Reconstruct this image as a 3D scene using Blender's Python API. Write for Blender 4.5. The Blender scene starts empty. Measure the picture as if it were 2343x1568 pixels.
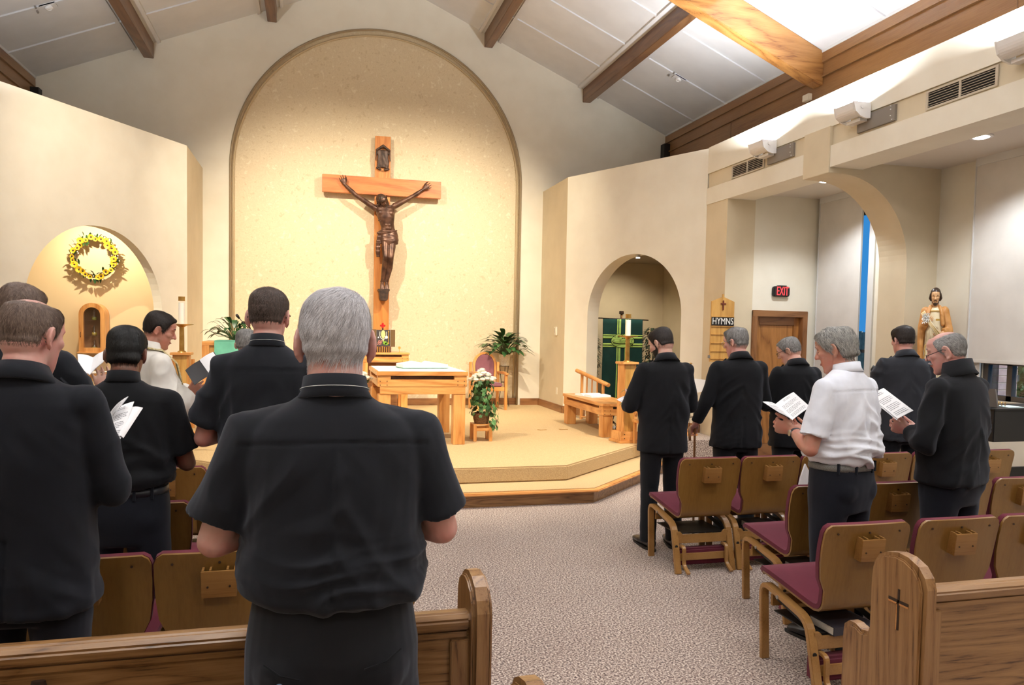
import bpy, bmesh, math, random
import numpy as np
from mathutils import Vector, Matrix, Euler
from mathutils.bvhtree import BVHTree
from mathutils import noise as mnoise
from math import sin, cos, pi, radians as rad, sqrt

random.seed(7); rng = np.random.default_rng(7)
SC = bpy.context.scene
COL = SC.collection

# ------------------------------------------------------------------ camera
cam_d = bpy.data.cameras.new('camera'); cam = bpy.data.objects.new('camera', cam_d); COL.objects.link(cam)
SC.camera = cam
FPX, W0, H0, CY0 = 1726.0, 2343.0, 1568.0, 843.6
cam_d.sensor_width = 36; cam_d.sensor_fit = 'HORIZONTAL'
cam_d.lens = FPX / W0 * 36
cam_d.shift_y = (CY0 - H0 / 2) / W0
cam_d.clip_start = 0.05; cam_d.clip_end = 200
yaw, pitch, roll = 0.25948, -0.05077, 0.01938
F_ = Vector((sin(yaw) * cos(pitch), cos(yaw) * cos(pitch), sin(pitch)))
R_ = Vector((cos(yaw), -sin(yaw), 0)); U_ = R_.cross(F_)
r2 = R_ * cos(roll) + U_ * sin(roll); u2 = -R_ * sin(roll) + U_ * cos(roll)
cam.matrix_world = Matrix(((r2.x, u2.x, -F_.x, 0), (r2.y, u2.y, -F_.y, 0), (r2.z, u2.z, -F_.z, 1.70), (0, 0, 0, 1)))

# ------------------------------------------------------------------ render look, world, lights
vs = SC.view_settings
vs.view_transform = 'Standard'; vs.look = 'None'; vs.exposure = 0.35; vs.gamma = 1.0; vs.use_curve_mapping = False
world = bpy.data.worlds.new('world'); SC.world = world; world.use_nodes = True
wn = world.node_tree; bgn = wn.nodes['Background']
bgn.inputs[0].default_value = (0.06, 0.40, 1.0, 1); bgn.inputs[1].default_value = 0.55

def aim(o, loc, tgt):
    o.location = loc
    o.rotation_euler = (Vector(tgt) - Vector(loc)).to_track_quat('-Z', 'Y').to_euler()
def light(name, kind, loc, tgt, power, color, **kw):
    d = bpy.data.lights.new(name, kind); d.energy = power; d.color = color
    for k, v in kw.items(): setattr(d, k, v)
    o = bpy.data.objects.new(name, d); COL.objects.link(o); aim(o, loc, tgt)
    return o
light('exterior_fill_sun', 'SUN', (9, -14, 16), (9, 9, 0), 5.0, (0.75, 0.88, 1.0), angle=rad(20))  # added fill to brighten the trees and pier outside; stays out of the room
WARM = (1.0, 0.87, 0.66); NEUT = (1.0, 0.96, 0.92); COOL = (0.90, 0.95, 1.0)
# warm sanctuary spotlights hung below the roof in front of the altar
for x, tx, pw in ((-1.2, 0.7, 960), (3.4, 1.8, 960)):
    light('sanctuary_spotlight', 'SPOT', (x, 9.3, 6.0), (tx, 13.5, 1.9), pw, WARM, spot_size=rad(80), spot_blend=1.0, shadow_soft_size=0.03)
light('altar_spotlight', 'SPOT', (-1.6, 6.4, 6.2), (1.2, 9.4, 0.4), 1150, WARM, spot_size=rad(60), spot_blend=0.8, shadow_soft_size=0.04)
light('altar_spotlight', 'SPOT', (4.2, 6.4, 6.2), (2.0, 9.8, 0.3), 1150, WARM, spot_size=rad(66), spot_blend=0.8, shadow_soft_size=0.04)
light('niche_spotlight', 'SPOT', (-1.5, 7.6, 6.3), (-2.5, 10.8, 2.6), 480, WARM, spot_size=rad(50), spot_blend=0.9, shadow_soft_size=0.03)
light('wreath_spotlight', 'SPOT', (-2.85, 11.0, 3.22), (-2.95, 11.8, 2.0), 95, WARM, spot_size=rad(140), spot_blend=0.9, shadow_soft_size=0.02)
light('ambo_spotlight', 'SPOT', (3.6, 7.0, 6.2), (4.3, 10.6, 1.2), 130, WARM, spot_size=rad(50), spot_blend=0.9, shadow_soft_size=0.05)
# cool uplights bracketed on the bulkheads, both sides of the nave
for sx, ux in ((1, 5.16), (-1, -2.80)):
    for y in (8.18, 6.62, 4.6, 2.6, 0.6):
        light('bulkhead_uplight', 'AREA', (ux, y, 4.02), (ux + sx * 0.30, y, 6.0), 125 if sx > 0 else 75, COOL, shape='RECTANGLE', size=0.10, size_y=0.34, spread=rad(165))
# nave ceiling lamps above and behind the photographer
for x, y in ((-0.8, -2.6), (3.2, -2.6), (-0.8, 1.2), (3.2, 1.2), (1.2, 4.6)):
    light('nave_lamp', 'AREA', (x, y, 5.9), (x, y + 0.4, 0), 46, NEUT, shape='DISK', size=0.8)
# recessed cans of the side aisle
for y in (7.95, 5.75, 3.2, 0.6):
    light('aisle_can_light', 'SPOT', (5.98, y, 3.54), (6.15, y, 0), 95, COOL, spot_size=rad(125), spot_blend=0.6, shadow_soft_size=0.05)
light('niche_can_light', 'SPOT', (5.35, 11.95, 2.98), (5.40, 13.3, 0.8), 85, WARM, spot_size=rad(110), spot_blend=0.8, shadow_soft_size=0.03)

# ------------------------------------------------------------------ materials
def srgb(r, g, b):
    return tuple(((c / 255) / 12.92 if c / 255 <= 0.04045 else ((c / 255 + 0.055) / 1.055) ** 2.4) for c in (r, g, b)) + (1,)
def mat(name, col, rough=0.6, metal=0.0, **kw):
    m = bpy.data.materials.new(name); m.use_nodes = True; b = m.node_tree.nodes['Principled BSDF']
    b.inputs['Base Color'].default_value = col if len(col) == 4 else tuple(col) + (1,)
    b.inputs['Roughness'].default_value = rough; b.inputs['Metallic'].default_value = metal
    for k, v in kw.items(): b.inputs[k.replace('_', ' ')].default_value = v
    return m
def nt(m): return m.node_tree.nodes, m.node_tree.links, m.node_tree.nodes['Principled BSDF']
def coords(m, scale=(1, 1, 1), kind='Object', rot=(0, 0, 0)):
    n, l, b = nt(m); tc = n.new('ShaderNodeTexCoord'); mp = n.new('ShaderNodeMapping')
    mp.inputs['Scale'].default_value = scale; mp.inputs['Rotation'].default_value = rot
    l.new(tc.outputs[kind], mp.inputs['Vector']); return mp.outputs['Vector']
def ramp(m, fac, stops):
    n, l, b = nt(m); r = n.new('ShaderNodeValToRGB'); e = r.color_ramp.elements
    while len(e) > 1: e.remove(e[-1])
    e[0].position = stops[0][0]; e[0].color = stops[0][1]
    for p, c in stops[1:]:
        x = e.new(p); x.color = c
    l.new(fac, r.inputs['Fac']); return r.outputs['Color']
def noise_tex(m, vec, scale=5, detail=4, rough=0.5, dist=0.0):
    n, l, b = nt(m); t = n.new('ShaderNodeTexNoise')
    t.inputs['Scale'].default_value = scale; t.inputs['Detail'].default_value = detail
    t.inputs['Roughness'].default_value = rough; t.inputs['Distortion'].default_value = dist
    l.new(vec, t.inputs['Vector']); return t.outputs['Fac']
def bump(m, h, strength=0.3, dist=0.01):
    n, l, b = nt(m); u = n.new('ShaderNodeBump'); u.inputs['Strength'].default_value = strength; u.inputs['Distance'].default_value = dist
    l.new(h, u.inputs['Height']); l.new(u.outputs['Normal'], b.inputs['Normal'])
def two(c1, c2): return c1, c2
def noisy(name, c1, c2, scale=8, rough=0.7, bs=0.0, stretch=(1, 1, 1), lo=0.35, hi=0.65, detail=4, **kw):
    m = mat(name, c1, rough, **kw); n, l, b = nt(m)
    f = noise_tex(m, coords(m, stretch), scale, detail)
    l.new(ramp(m, f, [(lo, c1), (hi, c2)]), b.inputs['Base Color'])
    if bs: bump(m, f, bs, 0.004)
    return m
def wood(name, c1, c2, axis='x', scale=1.0, rough=0.4, bs=0.08, rings=9.0, dark=None):
    """grain running along one object axis: stretched fine pores over distorted growth bands"""
    m = mat(name, c1, rough); n, l, b = nt(m)
    s = {'x': (1.0, 22, 22), 'y': (22, 1.0, 22), 'z': (22, 22, 1.0)}[axis]; s = tuple(v * scale for v in s)
    s2 = {'x': (0.13, 1, 1), 'y': (1, 0.13, 1), 'z': (1, 1, 0.13)}[axis]
    fine = noise_tex(m, coords(m, s), 5, 6, 0.7)
    v2 = coords(m, tuple(v * scale for v in s2))
    big = noise_tex(m, v2, 2.2, 3, 0.5, 0.6)
    mul = n.new('ShaderNodeMath'); mul.operation = 'MULTIPLY'; mul.inputs[1].default_value = rings; l.new(big, mul.inputs[0])
    fr = n.new('ShaderNodeMath'); fr.operation = 'PINGPONG'; fr.inputs[1].default_value = 0.5; l.new(mul.outputs[0], fr.inputs[0])
    mx = n.new('ShaderNodeMath'); mx.operation = 'MULTIPLY_ADD'; mx.inputs[1].default_value = 0.9; l.new(fr.outputs[0], mx.inputs[0]); l.new(fine, mx.inputs[2])
    dk = dark or tuple(v * 0.45 for v in c1[:3]) + (1,)
    l.new(ramp(m, mx.outputs[0], [(0.38, dk), (0.55, c1), (0.95, c2)]), b.inputs['Base Color'])
    bump(m, fine, bs, 0.002)
    b.inputs['Coat Weight'].default_value = 0.25; b.inputs['Coat Roughness'].default_value = 0.25
    return m
def fabric(name, col, sheen=0.3, rough=0.9, weave=900, bs=0.15, tint=(0.7, 0.75, 0.9, 1)):
    m = mat(name, col, rough); n, l, b = nt(m)
    b.inputs['Sheen Weight'].default_value = sheen; b.inputs['Sheen Roughness'].default_value = 0.5; b.inputs['Sheen Tint'].default_value = tint
    b.inputs['Specular IOR Level'].default_value = 0.25
    f = noise_tex(m, coords(m), weave, 2); bump(m, f, bs, 0.001)
    f2 = noise_tex(m, coords(m), 7, 3)
    l.new(ramp(m, f2, [(0.3, tuple(c * 0.85 for c in col[:3]) + (1,)), (0.7, tuple(min(1, c * 1.12) for c in col[:3]) + (1,))]), b.inputs['Base Color'])
    return m
def emit(name, col, s):
    m = mat(name, (0, 0, 0, 1)); b = nt(m)[2]; b.inputs['Emission Color'].default_value = col; b.inputs['Emission Strength'].default_value = s; return m

M = {}
M['wall'] = noisy('wall_paint', srgb(226, 219, 202), srgb(231, 225, 209), 3, 0.75, 0.0)
M['wall_tan'] = noisy('wall_paint_tan', srgb(208, 194, 166), srgb(214, 200, 172), 3, 0.75)
M['ceiling'] = noisy('ceiling_paint', srgb(206, 206, 208), srgb(212, 212, 214), 3, 0.7)
m = mat('arch_stucco', srgb(226, 202, 160), 0.55); n, l, b = nt(m)
f = noise_tex(m, coords(m, (1, 1, 1)), 11, 7, 0.72, 0.35)
l.new(ramp(m, f, [(0.35, srgb(208, 187, 150)), (0.46, srgb(226, 209, 176)), (0.54, srgb(217, 198, 163)), (0.66, srgb(236, 223, 194))]), b.inputs['Base Color'])
bump(m, f, 0.12, 0.006); M['stucco'] = m
m = mat('nave_carpet', srgb(160, 140, 130), 0.95); n, l, b = nt(m)
v = coords(m); f = noise_tex(m, v, 90, 2, 0.7); f2 = noise_tex(m, v, 1.3, 3)
c = ramp(m, f, [(0.38, srgb(70, 54, 52)), (0.46, srgb(132, 110, 102)), (0.53, srgb(176, 157, 144)), (0.61, srgb(222, 211, 198))])
mixn = n.new('ShaderNodeMix'); mixn.data_type = 'RGBA'; mixn.blend_type = 'MULTIPLY'; mixn.inputs[0].default_value = 1.0
l.new(c, mixn.inputs[6]); l.new(ramp(m, f2, [(0.3, (0.86, 0.84, 0.84, 1)), (0.7, (1, 1, 1, 1))]), mixn.inputs[7]); l.new(mixn.outputs[2], b.inputs['Base Color'])
bump(m, f, 0.3, 0.006); b.inputs['Sheen Weight'].default_value = 0.2; M['carpet'] = m
m = noisy('sanctuary_carpet', srgb(172, 142, 100), srgb(204, 177, 132), 160, 0.95, 0.5, lo=0.3, hi=0.7); M['carpet_beige'] = m
M['oak'] = wood('altar_oak', srgb(200, 135, 70), srgb(228, 168, 100), 'x', 1, 0.38, dark=srgb(172, 106, 50))
M['oak_z'] = wood('altar_oak_upright', srgb(200, 135, 70), srgb(228, 168, 100), 'z', 1, 0.38, dark=srgb(172, 106, 50))
M['oak_y'] = wood('altar_oak_depth', srgb(196, 132, 70), srgb(222, 162, 98), 'y', 1, 0.38, dark=srgb(168, 104, 50))
M['cross'] = wood('cross_oak', srgb(188, 106, 46), srgb(208, 128, 64), 'x', 1, 0.4, dark=srgb(164, 84, 34))
M['cross_z'] = wood('cross_oak_upright', srgb(194, 118, 50), srgb(212, 140, 70), 'z', 1, 0.4, dark=srgb(168, 92, 36))
M['pew'] = wood('pew_oak_long', srgb(132, 94, 54), srgb(158, 118, 74), 'x', 1.6, 0.33, 0.3, 16, dark=srgb(74, 46, 22))
M['pew_z'] = wood('pew_oak_upright', srgb(136, 96, 56), srgb(160, 120, 76), 'z', 1.6, 0.33, 0.3, 16, dark=srgb(78, 48, 22))
M['trimwood'] = wood('baseboard_oak', srgb(134, 90, 54), srgb(150, 104, 64), 'x', 1.2, 0.4, dark=srgb(94, 60, 34))
M['trimwood_y'] = wood('baseboard_oak_y', srgb(134, 90, 54), srgb(150, 104, 64), 'y', 1.2, 0.4, dark=srgb(94, 60, 34))
M['door'] = wood('door_oak', srgb(150, 98, 48), srgb(178, 122, 64), 'z', 1.4, 0.35, dark=srgb(104, 62, 26))
M['doorframe'] = wood('door_frame_oak', srgb(132, 88, 52), srgb(150, 102, 62), 'z', 1.4, 0.35, dark=srgb(92, 56, 28))
M['beam'] = wood('beam_oak', srgb(146, 98, 50), srgb(172, 122, 68), 'x', 0.9, 0.35, dark=srgb(100, 56, 22))
M['beam_y'] = wood('purlin_oak', srgb(104, 70, 42), srgb(122, 86, 54), 'y', 0.9, 0.4, dark=srgb(86, 50, 24))
M['fascia'] = wood('fascia_oak', srgb(126, 88, 52), srgb(146, 106, 66), 'y', 0.8, 0.3, dark=srgb(104, 62, 30), rings=3)
M['ply'] = wood('chair_plywood', srgb(124, 88, 38), srgb(136, 100, 48), 'z', 0.8, 0.30, 0.03, 3, dark=srgb(106, 70, 30))
M['ply_edge'] = wood('chair_bentwood', srgb(146, 104, 54), srgb(164, 122, 70), 'y', 1, 0.35, 0.05, 3, dark=srgb(118, 80, 38))
M['rack_ply'] = wood('rack_plywood', srgb(140, 98, 48), srgb(156, 114, 62), 'x', 1, 0.35, 0.03, 3, dark=srgb(124, 84, 38))
M['burgundy'] = fabric('burgundy_upholstery', srgb(92, 28, 44), 0.2, weave=600, tint=(1, 0.6, 0.7, 1))
M['mauve'] = fabric('mauve_upholstery', srgb(132, 84, 94), 0.3)
M['black'] = fabric('black_shirt_cloth', srgb(23, 25, 31), 0.17)
M['blacksuit'] = fabric('black_suit_wool', srgb(15, 16, 20), 0.10)
M['navysuit'] = fabric('dark_navy_wool', srgb(17, 19, 26), 0.10)
M['greysuit'] = fabric('dark_grey_wool', srgb(44, 46, 52), 0.15)
M['trouser'] = fabric('charcoal_trouser_cloth', srgb(27, 28, 32), 0.15)
M['trouser_navy'] = fabric('navy_trouser_cloth', srgb(18, 21, 30), 0.12)
M['trouser_grey'] = fabric('grey_trouser_cloth', srgb(52, 56, 64), 0.15)
M['white'] = fabric('white_shirt_cloth', srgb(228, 232, 244), 0.1, 0.8, 700, 0.1)
M['alb'] = fabric('white_alb_cloth', srgb(226, 222, 214), 0.1, 0.85)
m = mat('stole_brocade', srgb(214, 200, 150), 0.6); n, l, b = nt(m)
f = noise_tex(m, coords(m), 60, 3, 0.6); l.new(ramp(m, f, [(0.42, srgb(226, 216, 180)), (0.55, srgb(190, 170, 110))]), b.inputs['Base Color']); M['stole'] = m
M['belt'] = mat('black_leather_belt', srgb(38, 40, 46), 0.4)
M['belt_grey'] = noisy('grey_webbing_belt', srgb(96, 96, 94), srgb(136, 136, 132), 300, 0.7, 0.3)
M['shoe'] = mat('black_shoe_leather', srgb(18, 18, 20), 0.3)
M['sole'] = mat('shoe_sole_rubber', srgb(28, 27, 27), 0.7)
def skinmat(name, c):
    m = mat(name, srgb(*c), 0.5); n, l, b = nt(m)
    f = noise_tex(m, coords(m), 14, 4)
    c1 = srgb(*c); c2 = srgb(min(255, c[0] + 6), max(0, c[1] - 16), max(0, c[2] - 14))
    l.new(ramp(m, f, [(0.35, c1), (0.7, c2)]), b.inputs['Base Color'])
    b.inputs['Subsurface Weight'].default_value = 0.15; b.inputs['Subsurface Radius'].default_value = (0.01, 0.004, 0.002); b.inputs['Subsurface Scale'].default_value = 0.5
    return m
M['skin_pink'] = skinmat('pink_skin', (204, 160, 148)); M['skin_fair'] = skinmat('fair_skin', (206, 168, 150))
M['skin_brown'] = skinmat('brown_skin', (118, 84, 68)); M['skin_ruddy'] = skinmat('ruddy_skin', (188, 140, 120))
def hairmat(name, c1, c2):
    m = mat(name, srgb(*c1), 0.5); n, l, b = nt(m)
    at = n.new('ShaderNodeAttribute'); at.attribute_name = 'strand'
    f = noise_tex(m, coords(m, (1, 1, 0.35)), 90, 3)
    ad = n.new('ShaderNodeMath'); ad.operation = 'MULTIPLY_ADD'; ad.inputs[1].default_value = 0.5; l.new(f, ad.inputs[0])
    mm = n.new('ShaderNodeMath'); mm.operation = 'MULTIPLY'; mm.inputs[1].default_value = 0.5; l.new(at.outputs['Fac'], mm.inputs[0]); l.new(mm.outputs[0], ad.inputs[2])
    l.new(ramp(m, ad.outputs[0], [(0.2, srgb(*c1)), (0.8, srgb(*c2))]), b.inputs['Base Color'])
    b.inputs['Specular IOR Level'].default_value = 0.35; return m
M['hair_white'] = hairmat('white_hair', (158, 155, 160), (240, 238, 242))
M['hair_grey'] = hairmat('grey_hair', (84, 82, 82), (182, 180, 178))
M['hair_wave'] = hairmat('wavy_grey_hair', (74, 74, 74), (214, 212, 206))
M['hair_brown'] = hairmat('brown_hair', (50, 40, 36), (98, 82, 74))
M['hair_lightbrown'] = hairmat('light_brown_hair', (88, 72, 64), (140, 120, 108))
M['hair_dark'] = hairmat('dark_brown_hair', (26, 22, 22), (62, 52, 48))
M['hair_black'] = hairmat('black_hair', (8, 8, 9), (30, 29, 30))
M['bronze'] = noisy('bronze_figure', srgb(66, 44, 36), srgb(112, 80, 64), 9, 0.38, 0.15, metal=0.45)
M['darkbronze'] = noisy('dark_bronze', srgb(50, 38, 32), srgb(84, 62, 50), 14, 0.45, 0.2, metal=0.4)
M['brass'] = noisy('polished_brass', srgb(178, 134, 66), srgb(206, 166, 96), 10, 0.28, metal=0.9)
M['chrome'] = mat('brushed_steel', srgb(170, 170, 170), 0.3, 0.9)
M['iron'] = mat('dark_iron_wire', srgb(66, 56, 46), 0.5, 0.7)
M['blackmetal'] = mat('black_metal', srgb(18, 18, 19), 0.45)
M['blackplastic'] = mat('black_plastic', srgb(22, 22, 24), 0.5)
M['candle'] = mat('white_wax', srgb(244, 240, 230), 0.5, Subsurface_Weight=0.1)
M['linen'] = fabric('white_linen', srgb(240, 236, 228), 0.05, 0.85)
M['green'] = fabric('dark_green_banner', srgb(18, 58, 56), 0.15); M['lime'] = fabric('lime_green_applique', srgb(168, 206, 112), 0.1)
M['teal'] = fabric('seafoam_green_cloth', srgb(110, 184, 158), 0.1)
M['leaf'] = noisy('glossy_leaf', srgb(34, 66, 34), srgb(60, 98, 50), 12, 0.35)
M['leaf_dark'] = noisy('ficus_leaf', srgb(30, 46, 38), srgb(70, 88, 72), 12, 0.4)
M['leaf_light'] = noisy('ivy_leaf', srgb(56, 108, 60), srgb(110, 158, 96), 14, 0.45)
M['petal'] = mat('white_petal', srgb(246, 244, 232), 0.6); M['petal_y'] = mat('sunflower_petal', srgb(236, 196, 36), 0.6)
M['seed'] = mat('sunflower_seed_disc', srgb(62, 34, 18), 0.8); M['stem'] = mat('plant_stem', srgb(70, 86, 48), 0.7)
M['bark'] = noisy('thin_bark', srgb(70, 56, 44), srgb(98, 80, 62), 30, 0.8)
M['wicker'] = noisy('white_wicker', srgb(196, 184, 160), srgb(226, 218, 200), 90, 0.8, 0.6)
M['basket'] = noisy('brown_wicker', srgb(96, 70, 44), srgb(136, 104, 70), 70, 0.8, 0.6)
M['paper'] = mat('white_paper', srgb(240, 240, 242), 0.7)
m = mat('printed_paper', srgb(240, 240, 242), 0.7); n, l, b = nt(m)
br = n.new('ShaderNodeTexBrick'); br.inputs['Scale'].default_value = 1.0; br.inputs['Color1'].default_value = srgb(96, 96, 104); br.inputs['Color2'].default_value = srgb(226, 226, 230)
br.inputs['Mortar'].default_value = srgb(240, 240, 242); br.inputs['Mortar Size'].default_value = 0.36; br.inputs['Mortar Smooth'].default_value = 0.0; br.inputs['Brick Width'].default_value = 3.1; br.inputs['Row Height'].default_value = 0.9; br.inputs['Bias'].default_value = -0.1
l.new(coords(m, (14, 26, 1), 'Generated'), br.inputs['Vector']); l.new(br.outputs['Color'], b.inputs['Base Color']); M['print'] = m
M['ink'] = mat('printed_ink', srgb(96, 96, 104), 0.8)
M['bookcover'] = mat('dark_book_cover', srgb(52, 50, 58), 0.4); M['bookedge'] = noisy('page_edges', srgb(196, 188, 172), srgb(224, 218, 204), 120, 0.8, stretch=(1, 1, 8))
M['blackcover'] = mat('black_folder', srgb(34, 34, 36), 0.45)
def glassmat(name, fac, tint=(1, 1, 1, 1)):
    m = bpy.data.materials.new(name); m.use_nodes = True; n, l = m.node_tree.nodes, m.node_tree.links; n.remove(n['Principled BSDF'])
    t = n.new('ShaderNodeBsdfTransparent'); t.inputs[0].default_value = tint; g = n.new('ShaderNodeBsdfGlossy'); g.inputs['Roughness'].default_value = 0.03; mx = n.new('ShaderNodeMixShader'); mx.inputs[0].default_value = fac
    l.new(t.outputs[0], mx.inputs[1]); l.new(g.outputs[0], mx.inputs[2]); l.new(mx.outputs[0], n['Material Output'].inputs[0]); return m
M['glass'] = glassmat('clear_glass', 0.22, (0.88, 0.92, 0.9, 1)); M['pane'] = glassmat('window_glass', 0.05); M['lens'] = glassmat('eyeglass_lens', 0.10)
M['oil'] = mat('golden_oil', srgb(186, 158, 60), 0.15)
M['oil_green'] = mat('green_oil', srgb(180, 190, 60), 0.15)
m = noisy('roller_blind', srgb(206, 202, 196), srgb(214, 210, 204), 3, 0.85, 0.0); M['blind'] = m
M['vent'] = mat('vent_frame_paint', srgb(196, 184, 164), 0.6); M['ventdark'] = mat('vent_shadow', srgb(24, 22, 22), 0.9)
M['fixture'] = mat('white_fixture_paint', srgb(226, 224, 222), 0.45); M['plate'] = mat('grey_bracket_plate', srgb(128, 120, 112), 0.5)
M['lamp_on'] = emit('downlight_glow', (1.0, 0.97, 0.92, 1), 14.0)
M['exit_red'] = emit('exit_letter_red', (1.0, 0.05, 0.06, 1), 1.6)
M['letter_w'] = mat('white_letter', srgb(240, 240, 236), 0.5); M['letter_bg'] = mat('black_letter_panel', srgb(18, 18, 18), 0.5)
M['board'] = wood('hymn_board_ply', srgb(186, 138, 70), srgb(206, 160, 90), 'z', 1, 0.35, dark=srgb(160, 112, 50))
M['redwood'] = mat('red_brown_cross', srgb(110, 48, 30), 0.5)
M['plastic_w'] = mat('ivory_plastic', srgb(226, 218, 200), 0.5)
M['mantle'] = noisy('statue_ochre_paint', srgb(186, 128, 66), srgb(206, 150, 88), 8, 0.45); M['tunic'] = noisy('statue_cream_paint', srgb(220, 204, 166), srgb(234, 222, 190), 8, 0.45)
M['statueskin'] = noisy('statue_skin_paint', srgb(206, 158, 110), srgb(222, 178, 132), 8, 0.4); M['statuehair'] = mat('statue_hair_paint', srgb(58, 42, 32), 0.4)
M['gold'] = mat('gold_trim_paint', srgb(214, 172, 84), 0.35, 0.5)
M['winframe'] = mat('bronze_window_frame', srgb(74, 66, 60), 0.5); M['winwhite'] = mat('white_window_casing', srgb(214, 214, 212), 0.5)
M['brick'] = noisy('grey_red_brick', srgb(142, 116, 110), srgb(160, 134, 128), 12, 0.9, 0.3)
M['fence'] = noisy('weathered_fence', srgb(120, 118, 112), srgb(146, 142, 134), 10, 0.9); M['lawn'] = noisy('lawn', srgb(56, 84, 46), srgb(80, 108, 60), 8, 0.95)
M['sill'] = noisy('sill_stone', srgb(196, 178, 150), srgb(206, 190, 164), 6, 0.5)
M['eyewhite'] = mat('eye_white', srgb(226, 220, 214), 0.3); M['iris'] = mat('eye_iris', srgb(52, 40, 34), 0.2)
M['brow'] = mat('eyebrow_hair', srgb(58, 44, 38), 0.8); M['brow_grey'] = mat('grey_eyebrow_hair', srgb(128, 120, 116), 0.8)
M['lip'] = mat('lip_skin', srgb(176, 104, 96), 0.5)

# ------------------------------------------------------------------ mesh helpers
def tag(o, label=None, cat=None, group=None, kind=None):
    if label: o['label'] = label
    if cat: o['category'] = cat
    if group: o['group'] = group
    if kind: o['kind'] = kind
    return o
def empty(name, loc=(0, 0, 0), rz=0.0, label=None, cat=None, group=None, kind=None):
    o = bpy.data.objects.new(name, None); o.empty_display_size = 0.1; COL.objects.link(o)
    o.location = loc; o.rotation_euler = (0, 0, rz); return tag(o, label, cat, group, kind)
def link_mesh(name, me, m, parent=None, smooth=False):
    o = bpy.data.objects.new(name, me); COL.objects.link(o)
    if m is not None and not me.materials: me.materials.append(m)
    if parent: o.parent = parent
    if smooth: me.shade_smooth()
    return o
class MB:
    def __init__(s): s.v = []; s.f = []
    def add(s, vs_, fs_):
        k = len(s.v); s.v += [tuple(p) for p in vs_]; s.f += [tuple(i + k for i in f) for f in fs_]; return s
    def box(s, x0, x1, y0, y1, z0, z1, mx=None):
        p = [(x0, y0, z0), (x1, y0, z0), (x1, y1, z0), (x0, y1, z0), (x0, y0, z1), (x1, y0, z1), (x1, y1, z1), (x0, y1, z1)]
        if mx: p = [tuple(mx @ Vector(q)) for q in p]
        return s.add(p, [(0, 3, 2, 1), (4, 5, 6, 7), (0, 1, 5, 4), (1, 2, 6, 5), (2, 3, 7, 6), (3, 0, 4, 7)])
    def prism(s, poly, axis, a, b, mx=None):
        """poly in the two other axes (x: (y,z), y: (x,z), z: (x,y)) extruded from a to b"""
        def P(u, v, w): return {'x': (w, u, v), 'y': (u, w, v), 'z': (u, v, w)}[axis]
        n = len(poly); p = [P(u, v, a) for u, v in poly] + [P(u, v, b) for u, v in poly]
        if mx: p = [tuple(mx @ Vector(q)) for q in p]
        return s.add(p, [tuple(range(n)), tuple(range(2 * n - 1, n - 1, -1))] + [(i, i + n, (i + 1) % n + n, (i + 1) % n) for i in range(n)])
    def tube(s, pts, r, seg=10, cap=True, side=None):
        v, f = tube_shell(pts, r, seg, side, cap); return s.add(v, f)
    def lathe(s, prof, c=(0, 0, 0), seg=16, mx=None):
        """prof: list of (r, z); closed with caps"""
        v = []; f = []
        for r, z in prof:
            for k in range(seg):
                a = 2 * pi * k / seg; q = Vector((c[0] + r * cos(a), c[1] + r * sin(a), c[2] + z)); v.append(tuple(mx @ q) if mx else tuple(q))
        for i in range(len(prof) - 1):
            for k in range(seg):
                a, b = i * seg + k, i * seg + (k + 1) % seg; f.append((a, b, b + seg, a + seg))
        f.append(tuple(range(seg - 1, -1, -1))); f.append(tuple((len(prof) - 1) * seg + k for k in range(seg)))
        return s.add(v, f)
    def sphere(s, c, r, seg=12, rings=8, mx=None):
        v, f = ell_shell(c, r if hasattr(r, '__len__') else (r, r, r), None, seg, rings)
        if mx: v = [tuple(mx @ Vector(q)) for q in v]
        return s.add(v, f)
    def build(s, name, m, parent=None, smooth=False, bevel=0.0, auto=None):
        me = bpy.data.meshes.new(name); me.from_pydata([tuple(map(float, q)) for q in s.v], [], s.f); me.update()
        bm = bmesh.new(); bm.from_mesh(me); bmesh.ops.recalc_face_normals(bm, faces=bm.faces); 
        if bevel: bmesh.ops.bevel(bm, geom=[e for e in bm.edges if e.calc_face_angle(0) > 0.6], offset=bevel, segments=2, affect='EDGES', clamp_overlap=True)
        bm.to_mesh(me); bm.free()
        o = link_mesh(name, me, m, parent, smooth)
        if smooth and auto: me.set_sharp_from_angle(angle=rad(auto))
        return o
def frames(pts, side=None):
    P = [Vector(p) for p in pts]; T = []
    for i in range(len(P)):
        a = P[max(0, i - 1)]; b = P[min(len(P) - 1, i + 1)]; t = (b - a); T.append(t.normalized() if t.length > 1e-9 else Vector((0, 0, 1)))
    u = Vector(side) if side is not None else Vector((1, 0, 0))
    if abs(u.dot(T[0])) > 0.95: u = Vector((0, 1, 0))
    out = []
    for t in T:
        u = (u - t * u.dot(t)); u.normalize(); out.append((t, u.copy(), t.cross(u)))
    return P, out
def tube_shell(pts, r, seg=12, side=None, cap=True):
    P, Fm = frames(pts, side); n = len(P)
    R = r if hasattr(r, '__len__') else [r] * n
    R = [q if hasattr(q, '__len__') else (q, q) for q in R]
    v = []; f = []
    for i in range(n):
        t, u, w = Fm[i]
        for k in range(seg):
            a = 2 * pi * k / seg; v.append(tuple(P[i] + u * (R[i][0] * cos(a)) + w * (R[i][1] * sin(a))))
    for i in range(n - 1):
        for k in range(seg):
            a, b = i * seg + k, i * seg + (k + 1) % seg; f.append((a, b, b + seg, a + seg))
    if cap:
        f.append(tuple(range(seg - 1, -1, -1))); f.append(tuple((n - 1) * seg + k for k in range(seg)))
    return v, f
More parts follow.
